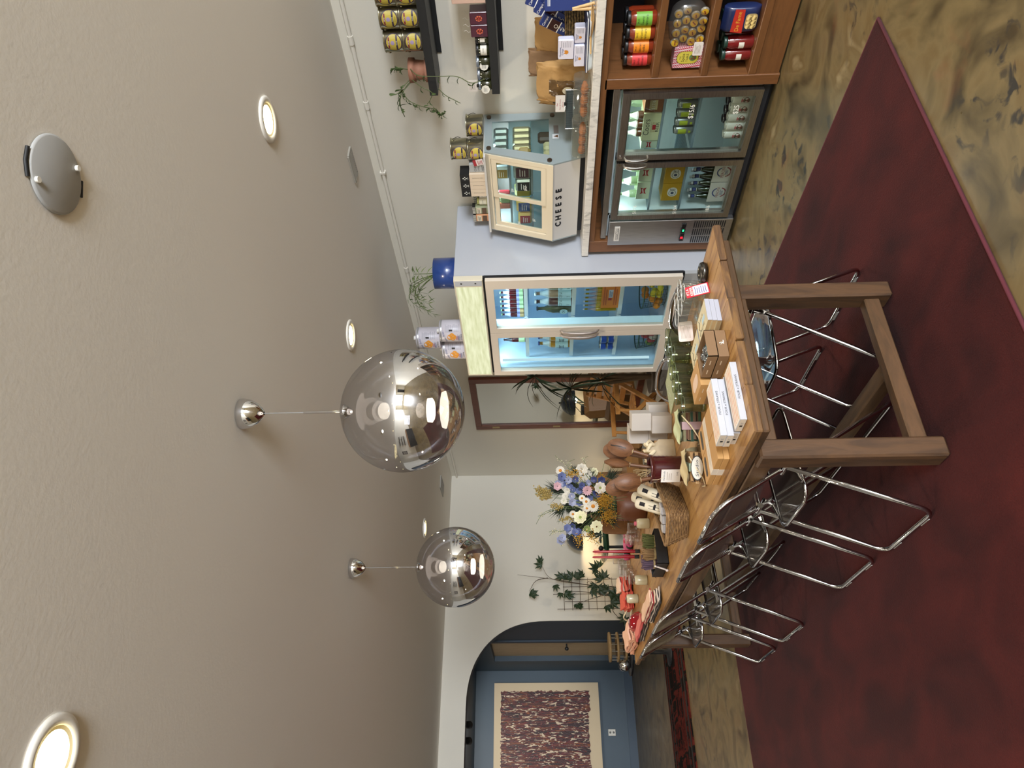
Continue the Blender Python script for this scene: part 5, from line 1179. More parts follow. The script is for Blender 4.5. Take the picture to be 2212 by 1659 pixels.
# lower shelf goods
zl = 1.7525; PLM = M('plum_box', '4E2434', .35, coat=.3); ORF = M('coral_print', 'D86A50', .5)
for i in range(2):
    t = thing('candle_box', f'plum red box with a coral flower print, {["nearer the photo top", "beside the dark jars"][i]}', 'box', (4.335, 2.553+i*.083, zl), group='plum boxes on the lower wall shelf')
    b = MB().bx(-.045, .045, -.041, .041, 0, .108, PLM, b=.004).build('box', t); m = MB()
    for k in range(7): a = 2*pi*k/7; m.disc(.0085, ORF, LFT, Z1, (-.0456, .011*cos(a), .052+.013*sin(a)), 10)
    m.disc(.006, RED2, LFT, Z1, (-.0459, 0, .052), 10); m.build('flower_print', b)
    m = MB()
    for k in range(2):
        y = -.018+k*.04; m.tube([(0, y, .108), (-.004, y+.01, .125), (0, y-.005, .14), (-.002, y, .155)], .0012, M('white_wick', 'C8C4BC', .6), 4)
    m.build('curled_wicks', t)
OLV = M('olive_jar', '2A2C18', .12, coat=.7, var=.5, vs=40); LBW = M('label_white', 'D8D4C8', .5); LIDB = M('lid_black', '17181A', .4); LIDS = M('lid_silver', '9AA4B4', .3, .7)
jl = 'jars on the lower wall shelf'
jar('preserve_jar', 'dark jar with a small square label beside the plum boxes', (4.335, 2.713, zl), .036, .088, OLV, LIDB, label=LBW, lz=(.3, .65), la=.35, grp=jl)
jar('preserve_jar', 'dark olive jar with a tall white label on the lower shelf', (4.325, 2.779, zl), .040, .088, OLV, LIDB, label=LBW, lz=(.2, .66), la=.85, grp=jl, txt=[('OLIVES', .010, .45)])
for i, y in enumerate((2.862, 2.955, 3.022)):
    t = jar('preserve_jar', ['olive jar with a white octagon label, left of the vine', 'olive jar behind the white shelf card, no label', 'olive jar with a white octagon label at the shelf end'][i], (4.325-(.02 if i == 2 else 0), y, zl), .041 if i < 2 else .036, .092, OLV, LIDS, grp=jl)
    if i != 1: MB().disc(.029, LBW, V((.25, -1, 0)), Z1, (-.042, .010, .042), 8).lines(.03, .026, 3, INK, V((.25, -1, 0)), Z1, (-.0428, .010, .042), fill=.25).build('label', t)
cdm = thing('shelf_card', 'small white information card clipped over the jars on the lower shelf', 'card', (4.262, 3.0, zl+.092))
b = MB().bx(-.001, .001, -.042, .042, .004, .064, M('card_white', 'DCD6D0', .5)).lines(.06, .04, 7, M('sticker_ink', '8A7A64', .5), LFT, Z1, (-.0015, 0, .036), fill=.3).build('card', cdm); MB().bx(-.004, .004, -.01, .01, -.008, .008, BLK).build('clip', cdm)
wb_ = thing('gift_carton', 'pale pink box cut by the photo edge on the lower wall shelf', 'box', (4.33, 2.385, zl)); MB().bx(-.07, .07, -.08, .055, 0, .205, M('pale_pink_box', 'C8A898', .5), b=.003).build('box', wb_)
# ================================================================ SHELF BAY GOODS
SAU = M('tomato_sauce', '7A2C16', .12, coat=.8); LAB4 = (('lime green', '6AA23A', 'Creamy'), ('yellow', 'D8B42E', 'Spicy Lemon'), ('orange', 'D87E1E', 'Calabrian'), ('red', 'C8383A', 'Sicilian'))
for i, (nm, cl, tx) in enumerate(LAB4):
    jar('sauce_jar', f'tomato sauce jar with a {nm} label in the top shelf bay', (3.975, 2.395+i*.0845, .7695), .042, .165, SAU, LIDB, .02, M(f'sauce_label_{i}', cl, .45), (.16, .70), 1.3, pi+.05, 'sauce jars in the counter bay', [('SAUZ', .013, .62), (tx, .017, .47), ('marinara' if i != 2 else 'vodka', .020, .34)])
    jar('sauce_jar', f'{ORD[i]} dark sauce jar in the row behind the coloured labels', (4.085, 2.435+i*.078, .7695), .042, .165, SAU, LIDB, .02, grp='back row of sauce jars')
cb_ = thing('candy_bag', 'clear bag full of round yellow wrapped candies in the middle bay', 'bag', (3.97, 2.43, .4785))
rc = random.Random(4); CW2 = M('candy_yellow', 'C8A02E', .35); CRD = M('candy_red', '7A2A20', .45); CLB = M('candy_clear', '8A8478', .25, coat=.6)
k = 0
for r_ in range(4):
    for c_ in range(4):
        y = -.085+c_*.055+(r_ % 2)*.02; z = .03+r_*.047; x = -.03+rc.uniform(-.01, .01); tl = rc.uniform(-.5, .5)
        q = frame_of(V((tl*.5, -1, rc.uniform(-.6, .6))), Z1, (x, y, z)); p = MB(); p.lathe([(.0001, -.012), (.022, -.008), (.027, .0), (.022, .008), (.0001, .012)], CLB, 12, q); p.lathe([(.021, .0093), (.0001, .0128)], CW2, 12, q); p.box((0, 0, .0125), (.022, .006, .0015), CRD, q @ Mx.Rotation(.5, 4, 'Z'))
        p.build('candy', cb_)
def bagf(u, v):
    a = 2*pi*u; sx, sy = cos(a), sin(a); k = (1-abs(2*v-1)**3)**.4; return (.065*k*sx, .13*k*(abs(sy)**.7*(1 if sy > 0 else -1)), .22*v)
MB().grid(bagf, 24, 12, glass('candy_bag_film', 'E4E0D8', op=.04, rough=.12, fres=1.6), closeu=True).build('film', cb_)
GING = check_mat('gingham', 'B83A4E', 'DCC8CC', 120)
gb = thing('hot_sauce_box', 'red gingham box with a yellow oval badge in the middle bay', 'box', (3.965, 2.623, .4785))
b = MB().bx(-.04, .04, -.066, .066, 0, .165, GING).build('box', gb)
q = frame_of(LFT, Z1, (-.0406, 0, .082)); m = MB(); pl_ = rrect(.082, .13, .035, 5); m.add([(x, y, 0) for x, y in pl_], [tuple(range(len(pl_)))], M('badge_edge', '6A6A2A', .5), q); m.add([(x*.93, y*.95, .0003) for x, y in pl_], [tuple(range(len(pl_)))], M('badge_yellow', 'C8BC4A', .5), q)
m.text('THE', .012, INK, LFT, Z1, (-.0412, 0, .125)).text('Spice', .026, INK, LFT, Z1, (-.0412, 0, .108)).text('TABLE', .018, INK, LFT, Z1, (-.0412, 0, .084)).disc(.022, M('badge_green', '5E7A4A', .5), LFT, Z1, (-.0411, 0, .052), 12)
for y, z in ((.008, .058), (-.010, .05), (.004, .042)): m.disc(.005, RED2, LFT, Z1, (-.0414, y, z), 8)
m.build('badge', b)
pc2 = thing('price_card', 'white rounded card standing between the candy bag and gingham box', 'card', (3.905, 2.555, .4785)); b = MB(); b.prism(rrect(.085, .055, .008), .002, M('card_white', 'DCD6D0', .5), frame_of(LFT, Z1, (0, 0, .036))).lines(.06, .035, 5, M('sticker_ink', '8A7A64', .5), LFT, Z1, (-.0026, 0, .038), fill=.25); b.build('card', pc2)
RJ = M('jam_red', '6E1A1A', .12, coat=.8); LIDG = M('lid_green', '1E3A30', .4)
pos = [(3.945, 2.62), (3.945, 2.545), (3.99, 2.47), (4.05, 2.64), (4.04, 2.555), (4.09, 2.47)]
for i, (x, y) in enumerate(pos):
    jar('jam_jar', ['red jar with a white label nearest the wooden divider', 'red jar with a white label second from the divider', 'red jar with a white label behind the pasta bag', 'red jar directly behind the jar nearest the divider', 'red jar directly behind the second labelled jar', 'red jar at the back beside the pasta bag'][i], (x, y, .1955), .038, .17, RJ, LIDG, .022, LBW, (.32, .50) if i < 3 else (.3, .4), .55, pi-.1, 'red jars in the bottom bay')
pb = thing('pasta_bag', 'navy and red bag of pasta tubes in the bottom bay', 'bag', (3.945, 2.395, .1955)); NV = M('pasta_navy', '1E2A52', .3, coat=.4)
def pf(u, v):
    a = 2*pi*u; c_, s_ = cos(a), sin(a); k = (1-abs(2*v-1)**4)**.5*.85+.15; return (.045*k*(abs(c_)**.5*(1 if c_ > 0 else -1)), .075*(abs(s_)**.5*(1 if s_ > 0 else -1))*(.92+.08*k), .205*v)
b = MB().grid(pf, 28, 10, NV, closeu=True).build('bag', pb)
q = frame_of(LFT, Z1, (-.0462, 0, .12)); m = MB(); m.add([(-.07, -.03, 0), (.07, -.024, 0), (.072, .03, 0), (-.06, .038, 0)], [(0, 1, 2, 3)], M('pasta_red', 'B83224', .4), q); m.text('De Fame', .032, M('pasta_gold', 'D8A83A', .4), LFT, Z1, (-.0468, 0, .123))
pl_ = rrect(.09, .065, .02); m.add([(x, y, 0) for x, y in pl_], [tuple(range(len(pl_)))], M('pasta_window', 'A89468', .4), frame_of(LFT, Z1, (-.0466, .0, .052)))
m.build('print', b); m = MB()
for i in range(6): y = .025-(i % 3)*.024; z = .036+(i//3)*.028; m.cyl((-.05, y-.012, z), (-.05, y+.012, z+.008), .0095, M('pasta_tube', 'C8B070', .5), 10)
m.build('pasta_tubes', b)
# ================================================================ GOODS ON THE TABLE
Tz = TZ+.0006
CAMD = lambda p: (CAM-V(p)).normalized()
BXW = M('straw_box_white', 'AEB0B8', .45); BXE = M('straw_box_cream', 'DCD2C6', .5); STRI = M('straw_orange', 'C8845E', .5)
def strawbox(lab, x, y, z, rz=0):
    t = thing('straw_box', lab, 'box', (x, y, z), rz, 'white boxes of glass straws'); L_, W_, H_ = .245, .088, .0246
    b = MB().bx(0, L_, 0, W_, 0, H_, BXW, b=.001).build('box', t)
    m = MB().patch(L_-.004, W_-.004, BXE, X1, Y1, (L_/2, W_/2, H_+.0004))
    for k in range(4): m.bx(.012, L_-.015, .016+k*.017, .0195+k*.017, H_+.0004, H_+.0007, STRI)
    m.build('striped_top', b)
    MB().text('FOUR x STRAWS', .0115, INK, X1, Z1, (L_*.56, -.0006, H_/2), stretch=1.2).build('lettering', b)
    MB().patch(W_-.004, H_-.003, M('straw_end', 'C8BEB0', .5), LFT, Z1, (-.0005, W_/2, H_/2)).patch(.012, .010, INK, LFT, Z1, (-.0008, W_/2+.005, H_/2)).lines(.014, .01, 3, MATS['grey_print'], LFT, Z1, (-.0008, W_/2-.014, H_/2)).build('end_print', b)
strawbox('white straw box alone at the front corner of the table', 1.256, 2.247, Tz)
for k in range(3): strawbox(f'white straw box in the stack of three behind the single one, {["bottom", "middle", "top"][k]} box', 1.258-.012*(k > 0)+.0*k, 2.352-.004*k, Tz+.0252*k)
KBX = M('kraft_box', 'B48A54', .6); KBS = M('kraft_side', '8A6638', .6); WBD = M('white_band', 'D2C8BC', .5); OVD = M('window_dark', '1E1A18', .25)
for k in range(2):
    for j in range(2):
        t = thing('kraft_window_box', f'{["lower", "upper"][k]} kraft box with oval window and band, pile {["at the table edge", "beside the straw boxes"][j]}', 'box', (1.246+.002*k+j*.122, 2.54, Tz+.0232*k), group='kraft window boxes')
        b = MB().bx(0, .119, 0, .24, 0, .0225, KBX, b=.001).build('box', t)
        m = MB(); m.bx(-.0006, .1196, .095, .145, .0, .0229, WBD); m.lines(.08, .03, 2, MATS['sticker_ink'], -X1, -Y1, (.06, .12, .0232), fill=.1); m.build('paper_band', b)
        o = rrect(.088, .030, .0145, 4); MB().add([(x+.06, y+.195, .0229) for x, y in o], [tuple(range(len(o)))], OVD).build('window', b)
GBX = M('brown_gift_box', '7A5E42', .55); GBI = M('gift_inside', 'B08A5A', .6); 
def giftbox(lab, x, y, z, open_=False, logo=False, mt=GBX):
    t = thing('gift_box', lab, 'box', (x, y, z), group='brown gift boxes'); w, d, h = .124, .155, .0405
    m = MB()
    if open_:
        m.bx(0, .003, 0, d, 0, h, mt).bx(w-.003, w, 0, d, 0, h, mt).bx(0, w, 0, .003, 0, h, mt).bx(0, w, d-.003, d, 0, h, mt).bx(0, w, 0, d, 0, .003, GBI)
    else: m.bx(0, w, 0, d, 0, h, mt, b=.001)
    b = m.build('box', t); q = MB().patch(.028, .004, M('pale_print', 'C8B49A', .5), LFT, Z1, (-.0005, d*.3, h*.6)).patch(.028, .004, MATS['pale_print'], LFT, Z1, (-.0005, d*.72, h*.6))
    if logo: q.tube([(.07, -.0006, .012), (.055, -.0006, .026), (.062, -.0006, .03), (.066, -.0006, .022), (.058, -.0006, .014), (.075, -.0006, .014)], .0016, PW, 4)
    q.build('print', b); return t
giftbox('lower brown gift box with a white script mark, nearest the table edge', 1.566, 2.305, Tz, logo=True); gu = giftbox('upper open brown gift box holding shiny stones', 1.566, 2.303, Tz+.041, True)
STN = M('dark_mirror_stone', '8A8E92', .08, 1); AQ = glass('aqua_glass', '7FC4DC', op=.25)
for i, (x, y, r, mt) in enumerate(((1.60, 2.34, .020, AQ), (1.64, 2.34, .020, AQ), (1.60, 2.385, .022, STN), (1.65, 2.385, .022, STN), (1.60, 2.43, .021, STN), (1.65, 2.43, .021, STN))):
    MB().ball((0, 0, 0), r, mt, 14, 8, sc=(1, 1, .75)).build('glass_dome', loc=(x, y, Tz+.041+.003+r*.75), label=f'{"aqua glass" if i < 2 else "mirror dark"} dome in the open gift box, {["near left", "near right", "middle left", "middle right", "far left", "far right"][i]}', cat='ornament', group='domes in the gift box')
giftbox('brown gift box under the lidded one, behind the open box', 1.545, 2.475, Tz); gl = giftbox('tan gift box with a pale pink oval on its lid, behind the open box', 1.545, 2.475, Tz+.041, mt=KBX)
o = rrect(.10, .055, .026, 5); MB().add([(.055+y, .078+x, .0412) for x, y in o], [tuple(range(len(o)))], M('pale_pink_oval', 'D8BCA8', .5)).build('oval_label', gl)
# recipe booklets
BKS = M('booklet_edge', 'A2A4B0', .5); BKC = ramp_mat('booklet_cover', [(.35, 'C8BC98'), (.6, 'D8CCA8')], 8, r=.4); BKP = M('booklet_pages', 'C0A478', .6)
def booklet(lab, x, y, z, rz, top):
    t = thing('booklet', lab, 'book', (x, y, z), rz, 'cream recipe booklets'); b = MB().bx(.001, .105, .001, .165, .0015, .0165, BKP).build('pages', t)
    c = MB().bx(0, .106, 0, .166, 0, .0015, BKC).bx(0, .106, 0, .166, .0165, .018, BKC).bx(0, .106, -.001, .001, 0, .018, BKS).build('cover', t)
    if top:
        m = MB(); m.text('PASTA', .022, INK, Y1, -X1, (.03, .085, .0184)).text('by hand', .016, INK, Y1, -X1, (.075, .085, .0184)).patch(.05, .022, M('pale_blue_tab', 'A8C8DC', .5), Y1, -X1, (.05, .06, .0183))
        m.tube([(.02, .14, .0184), (.035, .12, .0184), (.05, .14, .0184), (.07, .12, .0184), (.09, .135, .0184)], .0012, INK, 4); m.build('cover_print', c)
for k in range(3): booklet(f'cream booklet with grey spine in the near stack of three, {["bottom", "middle", "top"][k]}', 1.742+.002*k, 2.312, Tz+.0187*k, 0, k == 2)
for k in range(3): booklet(f'cream booklet in the stack behind the near booklets, {["bottom", "middle", "top"][k]}', 1.722+.003*k, 2.485, Tz+.0187*k, .08, k == 2)
# tag, dark ring, fluted tumblers
tg_ = thing('price_tag', 'red and white IT\'S A KEEPER price tag leaning on the ribbed tumblers', 'tag', (1.985, 2.40, Tz), rot=(-.32, 0, .15))
b = MB().bx(-.033, .033, -.001, .001, 0, .098, M('tag_red', 'B82838', .45)).build('card', tg_); m = MB().patch(.056, .062, M('tag_white', 'D8D2D8', .5), X1, Z1, (0, -.0014, .036)).text("IT'S A", .016, PW, X1, Z1, (0, -.0015, .089)).text('KEEPER', .016, PW, X1, Z1, (0, -.0015, .074)).lines(.046, .052, 6, M('pen_purple', '4A3A8A', .5), X1, Z1, (0, -.0018, .036), fill=.3); m.build('print', b)
MB().tube([(.034*cos(2*pi*i/20), .034*sin(2*pi*i/20), .015) for i in range(20)], .014, M('dark_silver', '4A4844', .25, .9), 8, True, flat=1.1).build('metal_cuff', loc=(2.065, 2.40, Tz), label='dark silver ring shaped cuff lying beside the red price tag', cat='cuff')
CGL = glass('clear_ribbed_glass', 'F4F6F4', op=.02, fres=1.55)
def ribbed(lab, x, y):
    t = thing('ribbed_tumbler', lab, 'glass', (x, y, Tz), group='clear ribbed tumblers'); n = 36; prof_ = [(.030, 0), (.031, .006), (.037, .085), (.0385, .092)]
    vs = []
    for r, z in prof_: vs += [(r*(1+.035*(i % 2))*cos(2*pi*i/n), r*(1+.035*(i % 2))*sin(2*pi*i/n), z) for i in range(n)]
    m = MB().add(vs, [(j*n+i, j*n+(i+1) % n, (j+1)*n+(i+1) % n, (j+1)*n+i) for j in range(3) for i in range(n)]+[tuple(range(n))[::-1]], CGL, None, False); m.build('glass_wall', t)
    MB().tube([(.0385*cos(2*pi*i/n), .0385*sin(2*pi*i/n), .092) for i in range(n)], .0022, M('beaded_rim', 'D6D8D4', .12, .5), 5, True).build('beaded_rim', t); MB().lathe([(.0001, .010), (.030, .008)], CGL, 20, cap=False).build('glass_base', t)
for i, (x, y) in enumerate(((2.02, 2.475), (2.09, 2.53), (2.01, 2.565), (2.085, 2.62), (2.02, 2.655))): ribbed(f'{ORD[i]} clear ribbed tumbler counting from the red price tag', x, y)
ic = thing('info_card', 'small pale rounded card with printed lines leaning before the green tumblers', 'card', (1.99, 2.715, Tz+.012), rot=(-.25, 0, -.25)); b = MB().prism(rrect(.098, .066, .010), .0015, M('card_blush', 'CDBDB4', .5), frame_of(X1, Z1, (0, 0, .034))).lines(.07, .045, 8, M('sticker_ink', '8A7A64', .5), X1, Z1, (0, -.0021, .034), fill=.25); b.build('card', ic); MB().tube([(-.02, .006, -.012), (0, .02, -.012), (.02, .006, -.012)], .003, CHR, 6).build('stand', ic)
GGL = glass('olive_glass', 'C6CBB0', op=.03, fres=1.6); GGD = glass('olive_glass_base', 'B4BA86', op=.06, fres=1.9); RIMG = glass('green_rim', '7E8A68', op=.35, fres=1.8)
def tumbler(lab, x, y, z=Tz):
    t = thing('green_tumbler', lab, 'glass', (x, y, z), group='olive green glass tumblers')
    MB().lathe([(.031, .014), (.034, .03), (.0335, .05), (.037, .085), (.0385, .094)], GGL, 22, cap=False).build('glass_wall', t)
    MB().lathe([(.0001, 0), (.030, 0), (.0335, .004), (.033, .014), (.0001, .018)], GGD, 22, cap=False).build('thick_base', t)
    MB().tube([(.0378*cos(2*pi*i/24), .0378*sin(2*pi*i/24), .094) for i in range(24)], .0016, RIMG, 5, True).build('rim', t)
tp_ = [(2.10, 2.905), (2.015, 2.865), (1.935, 2.815), (1.858, 2.845), (1.785, 2.825), (1.71, 2.80), (1.628, 2.77), (2.06, 2.955), (1.975, 2.925), (1.895, 2.92), (1.815, 2.905), (1.738, 2.885)]
for i, (x, y) in enumerate(tp_): tumbler(f'olive green tumbler, {ORD[i % 7 if i < 7 else i-7]} from the photo top in the {"front" if i < 7 else "back"} row', x, y)
# big green book
gk = thing('cookbook', 'thick pale green clothbound book lying behind the green tumblers', 'book', (1.985, 3.15, Tz), .12); GCV = M('sage_cloth', '9AA280', .6); 
MB().bx(-.10, .10, -.13, .13, .004, .044, M('page_block', 'B4A488', .7, var=.12, vs=60, stretch=(.1, .1, 4))).build('pages', gk); c = MB().bx(-.105, .105, -.135, .135, 0, .004, GCV).bx(-.105, .105, -.135, .135, .044, .048, GCV).bx(.102, .108, -.135, .135, 0, .048, GCV).build('cover', gk)
m = MB(); rg = random.Random(2)
for k in range(46):
    a = rg.uniform(-.085, .085); b_ = rg.uniform(-.12, -.03) if k < 30 else rg.uniform(.07, .12); m.disc(rg.uniform(.0018, .0035), M('embossed_ink', '4A4E3A', .5) if k < 30 else M('foil_pale', 'C8D0C8', .3), X1, Y1, (a, b_, .0483), 6, sx=1.6)
m.build('floral_print', c)
# white boxes
WBX = M('white_candle_box', 'ACA49C', .55); 
def wbox(lab, x, y, z, rz, s=.098, h=.108):
    t = thing('candle_box', lab, 'box', (x, y, z), rz, 'white cube boxes'); b = MB().bx(-s/2, s/2, -s/2, s/2, 0, h, WBX, b=.0015).build('box', t)
    MB().lines(s*.55, h*.34, 9, M('fine_print', '8A8480', .5), LFT, Z1, (-s/2-.0005, 0, h*.5), fill=.3).patch(.012, .002, INK, LFT, Z1, (-s/2-.0006, 0, h*.85)).patch(.016, .002, INK, LFT, Z1, (-s/2-.0006, 0, h*.14)).build('print', b)
wbox('white cube box, lower row, nearest the cloth bundle', 1.965, 3.535, Tz, -.75); wbox('white cube box, lower row, half hidden by the green book', 2.075, 3.605, Tz, -.7); wbox('white cube box, lower row at the back', 1.995, 3.675, Tz, -.75)
wbox('white cube box on top of the others, facing the photo left', 1.99, 3.55, Tz+.1085, -.72); wbox('white cube box on top at the back', 1.985, 3.69, Tz+.1085, -.75)
# cloth sack, bundles
LIN = M('linen_cloth', 'B4A48A', .85, bump=.3, bs=60); LINP = M('linen_pale', 'CFC0A0', .85, bump=.3, bs=60)
sk = thing('linen_sack', 'natural linen drawstring sack with frilled top behind the crock', 'sack', (1.79, 3.55, Tz))
def skf(u, v):
    a = 2*pi*u; r = (.062+.012*cos(2*a))*(1-.0*v) if v < .6 else .062*(1-(v-.6)*1.6)+.02*max(0, v-.8)*5
    r *= 1+.05*sin(a*9)*v; return (r*cos(a), r*sin(a), .135*v+.004*sin(a*7)*v)
MB().grid(skf, 36, 12, LIN, closeu=True).build('sack_body', sk)
m = MB()
for k in range(7): a = 2*pi*k/7; m.tube([(.02*cos(a), .02*sin(a), .12), (.05*cos(a), .05*sin(a), .15), (.06*cos(a+.5), .06*sin(a+.5), .13), (.045*cos(a+.8), .045*sin(a+.8), .11)], .011, LINP, 6)
m.build('frilled_neck', sk); MB().tube([(-.05, -.04, .09), (-.09, -.05, .07), (-.10, -.02, .04), (-.06, .01, .05)], .004, LINP, 6).build('drawstring', sk)
def bundle(lab, x, y, rz, cols, ribbon, wrapc, logo=False):
    t = thing('napkin_bundle', lab, 'napkins', (x, y, Tz), rz, 'tied bundles of folded cloths'); n = len(cols); t.scale = (1.15, 1.6, 1.0)
    for i, c in enumerate(cols):
        z = .008+i*.011; mt = M(f'cloth_{c}', c, .9, bump=.3, bs=80)
        p = [V((-.055, 0, z-.003)), V((.05, 0, z-.003)), V((.058, 0, z+.001)), V((.05, 0, z+.004)), V((-.055, 0, z+.0045+.002*sin(i*2)))]
        m = MB()
        for a in range(len(p)-1):
            y0, y1 = -.04-.004*sin(i*3), .04+.004*cos(i*2); q0, q1 = p[a], p[a+1]; d_ = (q1-q0).normalized(); nrm = V((-d_.z, 0, d_.x))*.0032
            m.add([(q.x, yy, q.z) for yy in (y0, y1) for q in (q0-nrm, q1-nrm, q1+nrm, q0+nrm)], [(0, 1, 2, 3)[::-1], (4, 5, 6, 7), (0, 1, 5, 4), (1, 2, 6, 5), (2, 3, 7, 6), (3, 0, 4, 7)], mt)
        m.build('folded_cloth', t)
    H_ = .008+n*.011
    MB().bx(-.060, .062, -.012, .010, .0, H_+.002, M(f'ribbon_{ribbon}', ribbon, .5)).build('ribbon', t)
    def wrap_f(u, v):
        x = -.05+.15*u; k = max(0, (x-.055)/.045); return (x+.004*sin(v*9), -.046+.092*v+.006*sin(u*11), (H_+.007+.006*sin(u*9+v*4)+.006*sin(v*8-u*5))*(1-k**1.5)+.002)
    MB().grid(wrap_f, 14, 12, M(f'wrap_{wrapc}', wrapc, .85, var=.25, vs=18, bump=.3, bs=40)).grid(lambda u, v: (lambda q: (q[0], q[1], q[2]-.003))(wrap_f(1-u, v)), 14, 12, MATS[f'wrap_{wrapc}']).build('printed_wrap', t)
    MB().tube([(-.05, -.03, H_), (-.075, .0, .05), (-.075, .03, .02), (-.05, .05, .006), (.0, .055, .005)], .0026, LINP, 6).build('tie_cord', t)
    if logo: MB().disc(.027, M('logo_white', 'D6D2C8', .5), LFT, Z1, (-.0755, .0, H_*.62), 22, sx=1.25).disc(.0275, INK, LFT, Z1, (-.0757, 0, H_*.62), 22, sx=1.25, r0=.025).text('Studio', .018, INK, LFT, Z1, (-.076, 0, H_*.62)).build('oval_label', t)
bundle('tied bundle of green and brown cloths with a mauve ribbon beside the tumblers', 1.615, 2.94, 1.05, ('3E5A48', '4A3A30', '6E5A48', '2E4A3E', '7A6048', '55392C', '6E6A50'), '9A7E80', 'B8BE98')
bundle('tied bundle of tan cloths with sage ribbon and oval label near the table edge', 1.42, 2.965, 1.05, ('7A5C3E', 'A8865A', '6A4E34', 'B4946A', '5E4630', '9A7850'), '8A9A88', 'C0B088', True)
# crock with wooden servers
ck = thing('utensil_crock', 'dark maroon ribbed crock with a white hanging card holding wooden servers', 'crock', (1.605, 3.372, Tz)); CRK = M('maroon_glaze', '3E1014', .22, coat=.6)
pr_ = [(.0001, .0), (.060, .0), (.064, .004)]+[(.064+.004*k/14+(.0014 if k % 2 else 0), .008+k*.0105) for k in range(15)]+[(.070, .160), (.0745, .164), (.0745, .174), (.068, .174), (.064, .16), (.060, .02), (.0001, .02)]
MB().lathe(pr_, CRK, 40, cap=False).build('crock', ck)
cdq = MB().bx(-.0765, -.0755, -.045, .03, .03, .125, M('card_white', 'DCD6D0', .5)); cdq.text('Handmade', .013, MATS['grey_ink'], LFT, Z1, (-.077, -.008, .11)).lines(.05, .03, 3, MATS['sticker_ink'], LFT, Z1, (-.077, -.008, .085), fill=.2).text('$ 45', .012, INK, LFT, Z1, (-.077, -.02, .045)); cdo = cdq.build('hanging_card', ck); cdo.rotation_euler = (0, 0, .55)
MB().tube([(-.070, -.02, .172), (-.074, -.03, .14), (-.066, -.043, .11)], .0012, LINP, 5).build('string', ck)
WAL = wood('walnut_servers', '2E1A10', '6A4428', '4A2E1C', (9, 9, 1.2), 7, .5, bump=.04)
def server(lab, px, py, yy, b0, roll, slit=False):
    p0 = V((1.605+b0[0], 3.372+b0[1], Tz+.024)); p1 = pY(px, py, yy); t = thing('wooden_server', lab, 'salad server', p0, group='wooden servers in the crock'); d = (p1-p0); L_ = d.length; d.normalize()
    q = d.to_track_quat('Z', 'Y'); t.rotation_euler = q.to_euler(); vw = q.inverted() @ (CAM-p1).normalized(); an = math.atan2(vw.y, vw.x)+roll; nx, ny = cos(an), sin(an)
    MB().tube([(0, 0, 0), (0, 0, L_*.4), (0, 0, L_-.058)], [.006, .0075, .011], WAL, 8).build('handle', t)
    def f(u, v, o=0):
        a = 2*pi*u; w = .046*v*sin(a); l = L_+.068*v*cos(a)*(1 if cos(a) > 0 else 1.05); dp = .020*(v*v-1)-o; return (-ny*w+nx*dp*-1, nx*w+ny*dp*-1, l)
    MB().grid(lambda u, v: f(u, v), 24, 6, WAL, closeu=True).grid(lambda u, v: f(1-u, v, .005), 24, 6, WAL, closeu=True).build('bowl', t)
    if slit: MB().tube([(nx*.019, ny*.019, L_+.05), (nx*.024-ny*.006, ny*.024+nx*.006, L_), (nx*.021-ny*.004, ny*.021+nx*.004, L_-.03)], .0032, OVD, 5).build('slit', t)
    MB().tube([(.012*cos(2*pi*i/10), .012*sin(2*pi*i/10), L_-.066) for i in range(10)], .0026, M('jute', 'A08A64', .9), 5, True).build('twine', t)
server('tall wooden server at the photo top with a slit bowl', 1340, 967, 3.36, (.015, -.02), 0, True); server('tall wooden server just behind the slit one', 1330, 975, 3.43, (.03, .01), .25)
server('slim wooden server in the middle of the crock, edge on', 1333, 1001, 3.42, (.0, .02), 1.2); server('wooden server leaning to the photo bottom in front', 1356, 1041, 3.36, (-.03, .0), 0)
server('wooden server leaning to the photo bottom behind', 1336, 1052, 3.44, (-.01, .03), -.2)
mm_ = MB()
for k in range(10): a = k*.7; mm_.tube([(-.005, .0, .15), (-.03+.05*cos(a)*.5, .03*sin(a), .20+.01*k*.6), (-.045+.03*sin(a), .01+.05*cos(a), .245), (-.02, .02, .20)], .0013, M('jute', 'A08A64', .9), 4)
mm_.build('jute_strings', ck)
# wicker basket with cracker tubes
WK = ramp_mat('wicker', [(.3, '5E4228'), (.55, '80603A'), (.75, '98744A')], 40, (1, 1, 2), .7, detail=3)
wk = thing('wicker_basket', 'rectangular flared wicker basket with white cracker tubes', 'basket', (1.437, 3.525, Tz), R(38.5))
def bring(z): k = 1+.30*z/.105; return [(x, y) for x, y in rrect(.30*k, .145*k, .03, 3)]
for k in range(12):
    z = .006+k*.009; rg_ = bring(z); n_ = 48; per = [V((*p, z)) for p in rg_]
    tot = []; 
    for i in range(len(per)): tot.append((per[(i+1) % len(per)]-per[i]).length)
    S_ = sum(tot); acc = 0; idx = 0; out = []
    for j in range(n_):
        s_ = S_*j/n_
        while acc+tot[idx] < s_: acc += tot[idx]; idx += 1
        p = per[idx].lerp(per[(idx+1) % len(per)], (s_-acc)/tot[idx]); d_ = V((p.x, p.y, 0)).normalized(); out.append(p+d_*(.0035 if (j+k) % 2 else -.0035))
    MB().tube(out, .0042, WK, 5, True).build('woven_cane', wk)
m = MB(); p0, p1 = bring(0), bring(.108)
for i in range(16): m.tube([(*p0[i], 0), (*p1[i], .108)], .003, WK, 5)
m.build('uprights', wk); m = MB(); r1 = bring(.108)
for dz in (.0, .007): m.tube(rounded([(*p, .109+dz) for p in r1], .02, 3, True), .006, WK, 6, True)
m.build('rim', wk); MB().prism(p0, .004, WK).build('basket_floor', wk)
